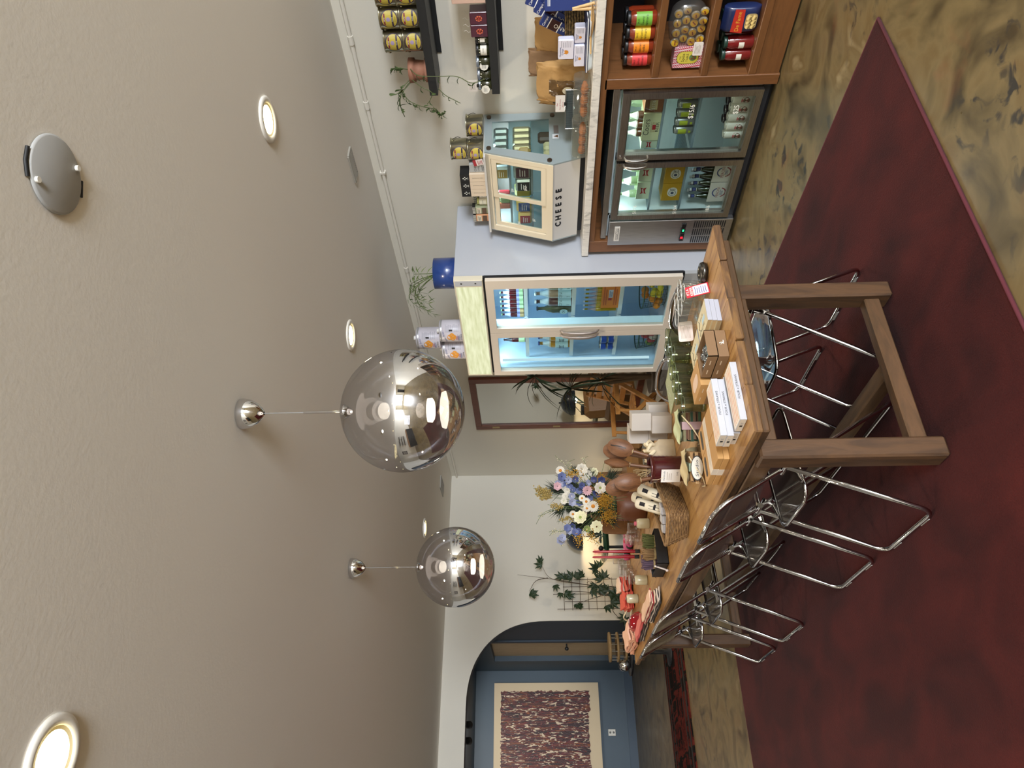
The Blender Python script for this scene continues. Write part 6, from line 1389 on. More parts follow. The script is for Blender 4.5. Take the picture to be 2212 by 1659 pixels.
TUW = M('cracker_tube_white', 'C8BEA8', .4); BKB = M('black_badge', '16161C', .4)
def ctube(lab, p0, p1, r=.030):
    p0, p1 = V(p0), V(p1); d = p1-p0; t = thing('cracker_tube', lab, 'tube', p0, group='white cracker tubes in the basket'); t.rotation_euler = d.to_track_quat('Z', 'Y').to_euler(); L_ = d.length
    b = MB().lathe([(r*.97, 0), (r, .003), (r, L_-.012), (r*.93, L_-.003), (r*.6, L_+.002), (.0001, L_+.003)], TUW, 24).build('tube', t)
    m = MB(); fa = None; q = t.rotation_euler.to_matrix().inverted() @ CAMD(p0); an = math.atan2(q.y, q.x)
    m.band(r*1.01, L_*.72, L_*.86, an-.35, an+.35, BKB, n=4); m.band(r*1.01, L_*.30, L_*.62, an-.5, an-.42, BKB, n=1).band(r*1.01, L_*.30, L_*.62, an+.0, an+.08, BKB, n=1).band(r*1.01, L_*.44, L_*.5, an-.5, an+.5, BKB, n=5); m.build('print', b)
c0 = V((1.437, 3.525, Tz))
ctube('white cracker tube leaning out nearest the basket corner by the crock', c0+V((.03, -.03, .02)), c0+V((.155, .06, .20)))
ctube('white cracker tube in the middle leaning toward the vase', c0+V((.0, .03, .03)), c0+V((.115, .155, .205))); ctube('white cracker tube farthest back leaning toward the vase', c0+V((.04, .07, .03)), c0+V((.17, .20, .215)))
for i, (x, y, z) in enumerate(((-.02, -.005, .06), (-.06, .02, .055), (-.10, .045, .05))):
    t = thing('cracker_box', f'small pale box of crackers in the wicker basket, {["nearest the tubes", "middle one", "at the left end"][i]}', 'box', c0+V((x+.02, y-.035+.01*i, z)), R(38.5)+.2*i, group='small boxes in the wicker basket'); b = MB().bx(-.028, .028, -.02, .02, 0, .062, M('pale_box', 'A8A4A4', .4), b=.002).build('box', t); MB().patch(.042, .05, M('pale_box_front', 'BFBEC4', .4), LFT, Z1, (-.0285, 0, .031)).patch(.010, .012, INK, LFT, Z1, (-.029, 0, .032)).build('print', b)
# linen bag with red tip
lb_ = thing('cotton_pouch', 'small cream cotton pouch with a red tip behind the crock', 'pouch', (1.735, 3.70, Tz)); MB().grid(lambda u, v: (.05*(1-v*.75)*cos(2*pi*u), .07*(1-v*.75)*sin(2*pi*u), .10*v), 16, 6, LINP, closeu=True).build('pouch_body', lb_); MB().ball((0, 0, .105), .012, REDI, 10, 6).build('red_tip', lb_)
# vase and bouquet
vz = thing('flower_vase', 'large wildflower bouquet in a rounded brown leather look vase', 'bouquet', (1.965, 4.72, Tz))
MB().lathe([(.0001, 0), (.088, 0), (.098, .01), (.103, .06), (.10, .14), (.094, .205), (.086, .205), (.09, .14), (.0001, .12)], M('brown_vase', '5E341C', .45, var=.12, vs=5), 36, cap=False).build('vase', vz)
GRD = M('foliage_dark', '222C1A', .6, var=.2); GRS = M('stem_green', '56683A', .6); PTW = M('petal_white', 'C8C2B4', .6); DCN = M('daisy_center', 'B8741A', .7, bump=.5, bs=200); DLB = M('delphinium_blue', '5A648E', .55, var=.2, vs=30); DLD = M('cornflower_navy', '3A426E', .55); LVD = M('lilac_petal', '9094AC', .55); PNK = M('strawflower_pink', 'C09AA0', .55); MIM = M('mimosa_yellow', 'B08424', .7); CRMF = M('cream_flower', 'CFCBA8', .6); TANF = M('tan_spike', 'A08A4E', .8); GRC = M('green_centre', '7E8A4A', .7)
base = V((0, 0, .19)); rb = random.Random(21)
def loc_of(px, py, y): return pY(px, py, y)-vz.location
def fl_frame(p, tilt=.25):
    n = (CAM-(vz.location+p)).normalized()+V((rb.uniform(-tilt, tilt), rb.uniform(-tilt, tilt), rb.uniform(-tilt, tilt))); n.normalize(); r_ = V((0, 0, 1)).cross(n).normalized(); return frame_of(r_, n.cross(r_), p)
def stem_to(p, mb): mb.tube([base+V((p.x*.15, p.y*.15, -.06)), base.lerp(p, .55)+V((0, 0, .03)), p-V((0, 0, .004))], .0022, GRS, 5)
def blossom(p, r, n, petal, centre=None, cr=.3, rings=1, w=.55, name='flower', cup=.15, ch=.12):
    q = fl_frame(p); m = MB()
    for k in range(rings):
        for i in range(n):
            a = 2*pi*(i+.5*k)/n; rr = r*(1-.28*k); c_, s_ = cos(a), sin(a); ww = rr*w*pi/n*1.6; z = cup*rr*(1+k*.8)
            m.add([(c_*r*.12, s_*r*.12, .002*k), (c_*rr*.6-s_*ww, s_*rr*.6+c_*ww, z*.5), (c_*rr, s_*rr, z), (c_*rr*.6+s_*ww, s_*rr*.6-c_*ww, z*.5)], [(0, 1, 2, 3)], petal, q)
    if centre: m.lathe([(r*cr, .0), (r*cr*.85, r*ch), (r*cr*.4, r*ch*1.5), (.0001, r*ch*1.6)], centre, 12, q, cap=False)
    m.build(name, vz)
def zf(x, y): return (1130+x/7.54, 980+y/7.54)
stm = MB()
for (x, y, r, d) in ((1140, 855, .043, 4.62), (1030, 780, .030, 4.64), (1040, 890, .028, 4.63), (605, 275, .036, 4.68), (960, 725, .026, 4.64), (810, 985, .028, 4.66)):
    p = loc_of(*zf(x, y), d); stem_to(p, stm); blossom(p, r, 18, PTW, DCN, .36, 2, .75, 'daisy')
for (x, y, r, d, mt, c) in ((935, 1040, .048, 4.64, CRMF, GRC), (1255, 560, .044, 4.64, PTW, GRC), (1200, 1190, .045, 4.70, CRMF, None), (960, 255, .045, 4.70, PTW, None), (1050, 330, .034, 4.72, PTW, None), (1150, 300, .034, 4.74, CRMF, None), (665, 770, .024, 4.68, PTW, GRC), (790, 690, .026, 4.68, LVD, PTW), (685, 690, .024, 4.70, PTW, None), (1040, 1230, .026, 4.72, GRC, None), (985, 1300, .022, 4.72, PTW, None), (720, 600, .024, 4.7, PTW, None)):
    p = loc_of(*zf(x, y), d); stem_to(p, stm); blossom(p, r, 9, mt, c, .38, 3, 1.0, 'ruffled_flower', .3)
p = loc_of(*zf(1045, 600), 4.62); stem_to(p, stm); blossom(p, .036, 14, PNK, None, .3, 4, .8, 'pink_strawflower', .35)
for (x, y, mt) in ((630, 375, DLB), (590, 490, LVD), (650, 490, DLB), (740, 430, LVD), (850, 420, DLD), (760, 540, DLB), (800, 590, DLB), (920, 600, DLB), (960, 520, DLD), (1070, 470, LVD), (1155, 420, DLD), (1280, 430, DLD), (1090, 720, DLB), (920, 790, DLB), (800, 790, LVD), (1200, 650, DLD), (760, 1250, LVD), (800, 1190, DLD), (850, 1280, DLB), (720, 1210, DLB), (640, 1370, LVD), (610, 1410, LVD), (900, 1270, DLD), (560, 530, PNK)):
    p = loc_of(*zf(x, y), rb.uniform(4.62, 4.74)); blossom(p, rb.uniform(.022, .030), 6, mt, None, .25, 2, 1.2, 'delphinium_bloom', .35)
def sprig(pts, n, r, spread, mt, name, st=GRS):
    P = rounded([V(p) for p in pts], .05, 4); m = MB().tube(P, .0014, st, 4)
    for i in range(n):
        p = P[int((len(P)-1)*(.25+.75*i/n))]+V((rb.gauss(0, spread), rb.gauss(0, spread), rb.gauss(0, spread))); rr = r*rb.uniform(.7, 1.2)
        m.add([p+V(d)*rr for d in ((1, 0, 0), (-1, 0, 0), (0, 1, 0), (0, -1, 0), (0, 0, 1), (0, 0, -1))], [(0, 2, 4), (2, 1, 4), (1, 3, 4), (3, 0, 4), (2, 0, 5), (1, 2, 5), (3, 1, 5), (0, 3, 5)], mt, None, True)
    o = m.build(name, vz); o['kind'] = 'stuff'; return o
L4 = lambda x, y, d=4.62: loc_of(*zf(x, y), d)
for e in ((1690, 700), (1640, 760), (1560, 720), (1500, 830), (1300, 740), (1350, 900), (1320, 960)): sprig([base+V((0, -.06, 0)), L4(1250, 760), L4(*e)], 130, .0036, .021, MIM, 'mimosa_sprig')
for e in ((1660, 1060), (1600, 1010), (1500, 1230), (1450, 1100), (1550, 960)): sprig([base+V((-.05, 0, 0)), L4(1330, 1000, 4.66), L4(*e, 4.66)], 100, .0036, .021, MIM, 'mimosa_sprig')
for e in ((1330, 130), (1380, 350), (1340, 480)): sprig([base, L4(1250, 420, 4.74), L4(*e, 4.74)], 36, .005, .010, MIM, 'mimosa_sprig')
for a, e in (((900, 1330), (870, 1420)), ((880, 1400), (980, 1530)), ((1080, 1330), (1240, 1480)), ((800, 330), (720, 220)), ((870, 330), (900, 200)), ((760, 350), (700, 330))): sprig([base+V((0, 0, .1)), L4(*a, 4.7), L4(*e, 4.7)], 50, .0046, .016, MIM, 'yellow_sprig')
for a, e in (((420, 620), (160, 570)), ((420, 680), (190, 650)), ((400, 700), (280, 720))):
    P = [L4(*a, 4.7), L4((a[0]+e[0])/2, (a[1]+e[1])/2-10, 4.7), L4(*e, 4.7)]; m_ = sprig([base+V((0, 0, .1))]+P, 150, .006, .010, TANF, 'tan_flower_spike'); 
for a, e in (((740, 1050), (560, 1110)), ((560, 860), (400, 830))): sprig([base+V((0, 0, .1)), L4(*a, 4.7), L4(*e, 4.7)], 70, .006, .009, TANF, 'tan_flower_spike')
for pts in (((740, 210), (600, 110), (520, 30)), ((800, 220), (700, 150), (840, 90)), ((600, 870), (320, 950), (210, 1150)), ((560, 900), (300, 1000), (240, 1020)), ((700, 1260), (480, 1270), (430, 1340)), ((720, 1380), (640, 1450), (620, 1510)), ((1000, 130), (960, 90), (1060, 40)), ((620, 1280), (500, 1240), (420, 1280))):
    sprig([base+V((0, 0, .1))]+[L4(*p, 4.72) for p in pts], 12, .0055, .008, M('bud_white', 'B8B498', .6), 'budded_stem')
def tuft(c, d, n, L_, mt=GRD, name='leaf_tuft'):
    m = MB(); d = V(d).normalized()
    for i in range(n):
        v = (d+V((rb.gauss(0, .28), rb.gauss(0, .28), rb.gauss(0, .28)))).normalized(); s = v.cross(V((.3, .9, .2))).normalized()*.0022; l = L_*rb.uniform(.6, 1.1); c_ = c+V((rb.gauss(0, .012),)*3)
        m.add([c_-s, c_+s, c_+v*l*.6+s, c_+v*l], [(0, 1, 2, 3)], mt)
    o = m.build(name, vz); o['kind'] = 'stuff'
for (x, y, ex, ey, n, l) in ((860, 500, 780, 470, 70, .09), (640, 620, 420, 560, 80, .14), (640, 880, 520, 1000, 50, .12), (1150, 720, 1180, 620, 60, .08), (1100, 1040, 1060, 1150, 70, .09), (1500, 850, 1800, 1000, 110, .15), (1350, 1060, 1500, 1130, 60, .10), (1280, 560, 1400, 440, 60, .10), (900, 880, 860, 940, 60, .08), (1250, 1300, 1100, 1290, 60, .10), (1400, 400, 1480, 330, 50, .10), (1050, 1090, 990, 1180, 50, .08), (950, 660, 900, 700, 60, .08), (760, 820, 700, 900, 60, .09), (1200, 900, 1300, 1000, 70, .10), (1230, 800, 1200, 860, 70, .08), (850, 1130, 800, 1200, 50, .08), (1060, 400, 1100, 330, 60, .09), (850, 600, 840, 520, 80, .08), (1000, 700, 1080, 640, 80, .08), (900, 330, 860, 260, 60, .08), (1100, 900, 1160, 950, 80, .09), (800, 880, 760, 940, 70, .08), (1180, 560, 1240, 500, 70, .08), (700, 420, 640, 380, 60, .08), (960, 1150, 900, 1200, 70, .08), (1330, 700, 1400, 640, 90, .10), (1420, 900, 1500, 900, 90, .11), (1050, 560, 1000, 500, 70, .07)):
    c = L4(x, y, 4.76); tuft(c, L4(ex, ey, 4.74)-c, n, l)
lm = MB().ball((0, 0, .33), .16, GRD, 14, 10, sc=(1, .8, .9)) if False else None
stm.build('stems', vz)
# teak boards behind the bouquet
TKB = wood('teak_board', '5A3A1C', '7E5630', '6A4626', (2, 2, 1), 6, .5, bump=.05)
for i, (x, y, z, w, h, rz, lab) in enumerate(((2.10, 5.38, 0, .20, .34, .25, 'taller brown wooden board leaning behind the bouquet'), (2.07, 5.25, 0, .22, .27, -.15, 'shorter brown wooden board leaning behind the bouquet'))):
    t = thing('cutting_board', lab, 'board', (x, y, Tz), group=None, rot=(.18, 0, rz)); MB().prism(rrect(w, h, .03), .02, TKB, Mx.Translation((0, 0, h/2)) @ Mx.Rotation(pi/2, 4, 'X')).build('board', t); MB().bx(-.05, .05, -.03, -.02, h*.3, h*.36, TKB).build('groove_strip', t)
# black box with grass bundles
kb = thing('black_box', 'open black card box holding dried grass bundles near the left table edge', 'box', (1.345, 4.075, Tz)); MB().bx(0, .21, 0, .003, 0, .066, BLKP).bx(0, .003, 0, .255, 0, .066, BLKP).bx(.207, .21, 0, .255, 0, .066, BLKP).bx(0, .21, .252, .255, 0, .066, BLKP).bx(0, .21, 0, .255, 0, .003, BLKP).build('box', kb)
for i, (x, y, c, lab) in enumerate(((.155, .06, '55582A', 'olive green dried grass bundle in the black box, beside the wicker basket'), (.10, .11, '8A6A44', 'tan banded dried grass bundle in the middle of the black box'), (.065, .18, '5E4A5A', 'purple brown dried grass bundle at the left end of the black box'))):
    t = thing('grass_bundle', lab, 'bundle', (1.345+x, 4.075+y, Tz+.0035), group=None); mt = M(f'grass_{i}', c, .8, var=.45, vs=160, stretch=(1, 1, .05)); m = MB()
    for k in range(90):
        a = k*2.4; r0 = .034*math.sqrt((k+.5)/90); m.tube([(r0*.8*cos(a), r0*.8*sin(a), 0), (r0*1.3*cos(a), r0*1.3*sin(a), .118+.01*sin(k*5.3))], .0028, mt, 4)
    o = m.build('grass_stalks', t); o['kind'] = 'stuff'; MB().lathe([(.036, .05), (.037, .056), (.036, .062)], M('raffia', 'A08A60', .8), 20, cap=False).build('tie', t)
pk = thing('white_marker', 'white stick with a bead end leaning over the black box edge', 'stick', (1.30, 4.13, Tz+.008)); MB().tube([(.02, -.01, .0), (.052, .01, .066)], .005, M('stick_white', 'D0C4C0', .4), 8).build('stick', pk); MB().ball((.018, -.012, .001), .0085, M('stick_white', 'D0C4C0', .4), 10, 8).build('bead', pk)
# patterned ribbon napkins, folded cloth stacks
def clothstack(lab, x, y, rz, cols, L_=.42, W_=.12, T_=.008, wav=.002):
    """long cloths folded flat and laid on one another, edges showing"""
    t = thing('folded_napkins', lab, 'napkins', (x, y, Tz), rz); r_ = random.Random(len(lab)); z = .001
    for i, c in enumerate(cols):
        mt = M(f'cloth_{c}', c, .85, bump=.3, bs=80); dx, dy, k = r_.uniform(0, .012), r_.uniform(-.015, .015), r_.uniform(.86, 1)
        def f(u, v, o=0, z=z): return (dx+W_*k*v+.003*sin(u*17+i), dy+L_*(u-.5)*k, z+o+wav*(1+sin(u*11+i*1.7+v*3))+wav*.6*(1+sin(v*9-u*4+i)))
        m = MB().grid(lambda u, v: f(u, v, T_*.86), 18, 5, mt).grid(lambda u, v: f(1-u, v, 0), 18, 5, mt)
        for vv, sg in ((0, 1), (1, -1)): m.grid(lambda u, q: f(u if sg > 0 else 1-u, vv, T_*.86*q), 18, 1, mt)
        for uu, sg in ((0, -1), (1, 1)): m.grid(lambda v, q: f(uu, v if sg > 0 else 1-v, T_*.86*q), 5, 1, mt)
        m.build('folded_cloth', t); z += T_
    return t
clothstack('folded cloths in red, cream and black stripes along the left table edge', 1.215, 4.66, .04, ('2A2422', 'C8B8A8', '342A28', 'C8B8A8', '2A2422', 'D0B49A', '8A1E24', 'D8B8A0', 'A02A2C', 'D8B49A'), .46, .085, .0075)
clothstack('folded coral cloths with dark striped edges farther along the left table edge', 1.225, 5.22, .10, ('3A2E2A', 'C8B8A8', '3A2E2A', 'B0A090', '3A2E2A', 'B03A40', 'C85A58', 'D07068'), .42, .075, .0075)
RG = M('cherry_gloss', '8A0A18', .08, coat=1)
hb = MB(); hb.grid(lambda u, v: ((lambda a: ((.075*abs(sin(a))**1*(1 if sin(a) > 0 else -1)*(1-.25*cos(a))*v**.6), (.13*cos(a)+.02*abs(sin(a)))*v**.6, .075*(1-v**2.2)+.004))(2*pi*u)), 28, 8, RG, closeu=True); hb.build('red_dish', loc=(1.39, 5.60, Tz), rz=.1, label='glossy cherry red heart shaped dish near the far left table end', cat='dish')
clothstack('crumpled peach pink cloth pile at the far left table corner', 1.26, 5.80, .05, ('C88A70', 'D8A084', 'DDB096', 'D09C80', 'DDB096'), .40, .17, .014, .007)
SOP = M('pale_soap', 'C0B89A', .3, coat=.5)
for i, (x, y, rz) in enumerate(((1.555, 5.53, .2), (1.525, 4.97, .1), (1.80, 4.62, .3))):
    t = thing('enamel_bottle', ['pale rounded bottle lying by the coral felt pieces', 'pale rounded bottle beside the clear jars', 'pale bottle with a pink cap behind the wicker basket'][i], 'bottle', (x, y, Tz+.0), rz); hgt = .085
    MB().lathe([(.0001, 0), (.030, .0), (.034, .008), (.034, hgt*.8), (.028, hgt), (.0001, hgt*1.04)], SOP, 24, cap=False).build('bottle_body', t)
    if i == 2: MB().lathe([(.014, hgt*1.02), (.014, hgt*1.2), (.0001, hgt*1.22)], M('pink_cap', 'C05A70', .4), 14).build('cap', t)
    else: MB().cyl((0, 0, hgt*1.02), (0, 0, hgt*1.1), .012, CHR, 12).build('cap', t)
st_ = thing('cream_strap', 'cream looped strap hanging off the coral felt pieces', 'strap', (1.53, 5.88, Tz)); MB().tube(rounded([(.05, -.02, .04), (.0, .10, .075), (-.005, .16, .05), (-.03, .10, .02), (.03, -.02, .015)], .03), .009, LINP, 8, flat=.5).build('strap_loop', st_)
# candles in black feet
for i, (x, y) in enumerate(((1.812, 5.205), (1.79, 5.262))):
    t = thing('taper_candle', f'tall red taper candle in a black foot, {["nearer the photo top", "nearer the trellis vine"][i]}', 'candle', (x, y, Tz), group='pair of red candles'); MB().lathe([(.014, 0), (.0145, .035), (.0125, .035)], BLK, 18).build('black_foot', t)
    MB().lathe([(.0118, .035), (.0112, .12), (.0075, .33), (.005, .343), (.001, .348)], M('red_wax', '9A0E20', .35), 18).build('wax', t); MB().tube([(0, 0, .346), (.0015, 0, .362)], .001, PW, 4).build('wick', t)
# clear glass jars and mugs
JGL = glass('clear_jar_glass', 'F6F2EE', op=.01, fres=1.8)
def mug(lab, x, y, r=.036, h=.085, handle=True, fill=None):
    t = thing('glass_mug', lab, 'glass', (x, y, Tz), group='clear glass mugs and jars'); MB().lathe([(.0001, .001), (r*.94, .001), (r, .006), (r, h), (r*.97, h)], JGL, 22, cap=False).build('glass_body', t)
    MB().tube([(r*.97*cos(2*pi*i/22), r*.97*sin(2*pi*i/22), h) for i in range(22)], .0016, M('jar_rim', 'E4DEDA', .08, .3, coat=.8), 5, True).build('rim', t)
    if handle: MB().tube(rounded([(-r*.3, r*.95, h*.85), (-r*.4, r*1.8, h*.8), (-r*.4, r*1.8, h*.25), (-r*.3, r*.95, h*.2)], .02), .0045, M('peach_handle', 'C0A898', .2, coat=.5), 6).build('handle', t)
    if fill: MB().lathe([(r*.86, .012), (r*.88, h*.6), (.0001, h*.62)], M(f'fill_{fill}', fill, .6), 18).build('contents', t)
for i, a in enumerate(((1.93, 5.04, .038, .09, False, None), (1.90, 5.13, .038, .09, False, None), (1.83, 5.02, .036, .085, False, None), (1.99, 5.30, .040, .10, True, 'C04A78'), (1.92, 5.24, .037, .09, False, None), (1.83, 5.70, .040, .10, False, None), (1.90, 5.78, .040, .10, False, None), (1.78, 5.60, .036, .085, False, None), (1.72, 5.48, .036, .085, False, None), (1.98, 5.86, .045, .13, False, None), (1.66, 5.40, .034, .07, False, None))):
    mug(f'clear glass {"mug with pink filling" if a[5] else "jar"}, {ORD[i]} from the bouquet along the table end', *a)
PKC = ('C05080', 'D06A92')
for i, (x, y, c, h) in enumerate(((2.02, 5.42, 'C85A88', .055), (1.98, 5.56, 'B84A78', .05), (2.06, 5.66, 'D06A92', .06), (2.0, 5.78, 'C85A88', .05))):
    t = thing('pink_pouch', f'bright pink felt pouch roll, {ORD[i]} from the candles along the table end', 'pouch', (x, y, Tz), .4*i); q = Mx.Translation((0, 0, h/2)); MB().lathe([(h*.35, -.06), (h*.5, -.05), (h*.5, .05), (h*.35, .06)], M(f'felt_{c}', c, .8), 18, q @ Mx.Rotation(pi/2, 4, 'X')).build('felt_roll', t); MB().lathe([(h*.52, -.012), (h*.52, .012)], BLK if i % 2 else PKR, 18, q @ Mx.Rotation(pi/2, 4, 'X'), cap=False).build('band', t)
clothstack('stack of coral red felt cases at the far table end', 1.56, 5.88, -.15, ('C84A3A', 'D05A44', 'B83E34', 'D86A54', 'C84A3A', 'D05A44'), .26, .13, .014, .003)
clothstack('cream and red ribbon cloths between the clear jars and coral felt cases', 1.70, 5.87, -.2, ('C84A3A', 'D6B49C', 'C04A3E', 'D86A54', 'DCC0A8', 'C04A3E', 'DCC0A8'), .24, .12, .015, .005)
ctw = thing('ribbon_roll', 'lilac and brown striped ribbon cloth between black box and clear jars', 'ribbon', (1.47, 4.47, Tz)); STR2 = ramp_mat('lilac_stripes', [(.45, 'A89AA0'), (.55, '7E5630')], 14, (1, 1, 1), .7, kind='WAVE', detail=1, dist=1.5, axis='DIAGONAL'); MB().grid(lambda u, v: (-.05+.14*u, -.08+.2*v, .05*sin(pi*u)*(1-.3*v)+.002+.004*sin(v*14)), 10, 10, STR2).grid(lambda u, v: (-.05+.14*(1-u), -.08+.2*v, .05*sin(pi*u)*(1-.3*v)+.0005+.004*sin(v*14)), 10, 10, STR2).build('ribbon_cloth', ctw)
# ================================================================ BACK OF THE ROOM
# framed mirror on the right wall
FRM = wood('mirror_frame_wood', '4E2416', '6A3620', '5A2C1A', (6, 6, 1), 3, .4, bump=.04)
mi = thing('wall_mirror', 'tall mirror in a red brown wooden frame on the wall beside the white fridge', 'mirror', (XW-.02, 7.52, .25)); y0, y1, z1 = -.585, .60, 2.02
for a, b_ in (((y0, y0+.09), (0, z1)), ((y1-.09, y1), (0, z1)), ((y0+.09, y1-.09), (z1-.075, z1)), ((y0+.09, y1-.09), (0, .075))): MB().bx(-.022, .018, a[0], a[1], b_[0], b_[1], FRM, b=.003).build('frame_bar', mi)
MB().bx(.0, .006, y0+.085, y1-.085, .07, z1-.07, M('mirror_glass', 'C8C8C2', .01, 1)).build('mirror_pane', mi)
for z in (.95, 1.72): MB().bx(-.026, -.02, y1-.075, y1-.04, z, z+.09, M('brass_plate', 'A89468', .35, .7)).build('hinge_plate', mi)
# palm
PL = M('palm_leaf', '1F3322', .4, var=.25, coat=.2)
pm = thing('potted_palm', 'dark green spiky palm growing between the white fridge and the mirror', 'potted plant', (4.02, 6.25, 0)); rpm = random.Random(8)
MB().lathe([(.0001, 0), (.13, 0), (.17, .32), (.18, .34), (.165, .34), (.155, .30), (.0001, .30)], M('palm_pot', '4A4038', .6), 28, cap=False).build('pot', pm)
for k, (dx, dy, zz, n) in enumerate(((-.05, .12, 1.13, 26), (.03, .0, 1.50, 30), (-.0, .05, .82, 20))):
    MB().tube([(0, 0, .3), (dx*.5, dy*.5, zz*.6), (dx, dy, zz)], [.022, .018, .016], M('palm_trunk', '4A3A26', .8), 8).build('trunk', pm)
    for i in range(n):
        a = 2*pi*i/n+rpm.uniform(-.2, .2); el = rpm.uniform(-.5, 1.15); l = rpm.uniform(.30, .46); d = V((cos(a)*cos(el), sin(a)*cos(el), sin(el))); c = V((dx, dy, zz)); dr = .16*rpm.random()+.05
        if c.x+d.x*l > .40: d.x *= .5
        blade(pm, [c+d*(l*t)+V((0, 0, -dr*t*t*1.3)) for t in (0, .2, .4, .6, .8, 1)], .024, PL, 'leaf')
# wooden folding armchair
HW = wood('honey_wood', '7E5224', 'A8743A', '8E622E', (2, 2, 2), 5, .4, coat=.15, bump=.04)
fc = thing('wooden_chair', 'honey coloured slatted wooden folding chair in front of the mirror', 'chair', (4.06, 6.92, 0))
def beam(p0, p1, w, h, name, sub=None): 
    p0, p1 = V(p0), V(p1); d = p1-p0; q = d.to_track_quat('Z', 'Y').to_matrix().to_4x4(); q.translation = p0; return MB().box((0, 0, d.length/2), (w, h, d.length), HW, q, b=.004).build(name, fc)
for s in (-1, 1):
    beam((-.27, s*.24, .012), (.16, s*.24, .60), .028, .05, 'leg'); beam((.24, s*.215, .012), (-.20, s*.215, .44), .028, .045, 'leg'); beam((.16, s*.22, .44), (.30, s*.22, .92), .026, .042, 'back_post')
    beam((-.24, s*.25, .635), (.22, s*.25, .625), .022, .05, 'armrest'); beam((-.20, s*.25, .43), (-.19, s*.25, .63), .025, .03, 'arm_post')
for i in range(6): MB().bx(-.24+i*.067, -.24+i*.067+.055, -.21, .21, .428, .446, HW, b=.003).build('seat_slat', fc)
MB().cyl((-.265, -.25, .44), (-.265, .25, .44), .022, HW, 14).build('front_rail', fc)
for k in range(5):
    x = .178+k*.024; z = .50+k*.083; MB().box((x, 0, z+.03), (.014, .42, .062), HW, b=.003).build('back_slat', fc)
for z, x in ((.26, -.07), (.18, .12)): MB().cyl((x, -.24, z), (x, .24, z), .016, HW, 12).build('stretcher', fc)
# low green topped table with lamp and speaker against the back wall
GTP = M('bottle_green_lacquer', '143A26', .25, coat=.6)
lt = thing('side_table', 'low side table with a thick dark green rounded top against the back wall', 'table', (3.46, 9.12, 0)); MB().bx(-.34, .34, -.22, .30, .605, .68, GTP, b=.035).build('table_top', lt)
for x in (-.28, .28):
    for y in (-.16, .24): MB().cyl((x, y, 0), (x, y, .605), .018, BLK, 10).build('leg', lt)
MB().ball((0, 0, .032), .033, BLK, 16, 10).build('black_ball', loc=(3.155, 8.93, .681), label='small black ball ornament at the end of the dark green side table', cat='ornament')
dl_ = thing('dome_lamp', 'dark navy dome table lamp glowing behind the flowers', 'lamp', (3.44, 9.27, .681)); NVY = M('navy_enamel', '1A2434', .35, coat=.3)
MB().lathe([(.0001, 0), (.09, 0), (.09, .012), (.02, .018)], NVY, 28, cap=False).build('base', dl_); MB().cyl((0, 0, .015), (0, 0, .44), .009, BLK, 10).build('pole', dl_)
dm = [(.19*sin(a), .245+.21*cos(a)) for a in [pi/2*i/12 for i in range(13)]]
MB().lathe([(max(r, .0001), z) for r, z in dm]+[(r*.96, z-.004) for r, z in dm[::-1] if r > .001], NVY, 36, cap=False).build('shade', dl_); MB().cyl((0, 0, .452), (0, 0, .48), .012, BLK, 10).build('finial', dl_)
MB().ball((0, 0, .30), .035, glow('lamp_bulb', 'FFD694', 25), 14, 10).build('bulb', dl_)
pl_ = bpy.data.lights.new('dome_lamp_light', 'POINT'); pl_.energy = 9; pl_.color = (1, .74, .42); pl_.shadow_soft_size = .04; po = bpy.data.objects.new('dome_lamp_light', pl_); po.location = (3.44, 9.20, .93); COL.objects.link(po)
spk = thing('speaker', 'black cube speaker on the dark green side table', 'speaker', (3.66, 9.10, .681)); MB().bx(-.06, .06, -.06, .06, 0, .17, BLK, b=.006).build('cabinet', spk); MB().disc(.04, M('speaker_cone', '202022', .7), V((1, 0, 0)), Z1, (0, -.0606, .085), 18).build('cone', spk)
pnk = MB().bx(-.04, .04, -.002, .002, 0, .10, M('pink_print_card', 'D8B0A8', .6)); pnk.lines(.06, .08, 5, M('pink_ink', 'C0505A', .5), X1, Z1, (0, -.0025, .05)); pnk.build('greeting_card', loc=(3.24, 9.30, .681), label='small pink printed card standing on the dark green side table', cat='card')
# leather armchair seen in the mirror
lc = thing('leather_armchair', 'tan leather armchair by the right wall, seen in the mirror', 'armchair', (3.75, 8.25, 0)); LEA = M('tan_leather', '8A6238', .4, bump=.15, bs=60)
MB().bx(-.33, .33, -.33, .33, .22, .42, LEA, b=.06).build('seat', lc); MB().box((0, .30, .62), (.64, .16, .52), LEA, Mx.Rotation(-.12, 4, 'X'), b=.07).build('backrest', lc)
for s in (-1, 1):
    MB().bx(s*.38-.05, s*.38+.05, -.32, .32, .20, .58, LEA, b=.045).build('armrest', lc)
    for y in (-.28, .28): MB().cyl((s*.30, y, 0), (s*.30, y, .22), .02, HW, 8).build('leg', lc)
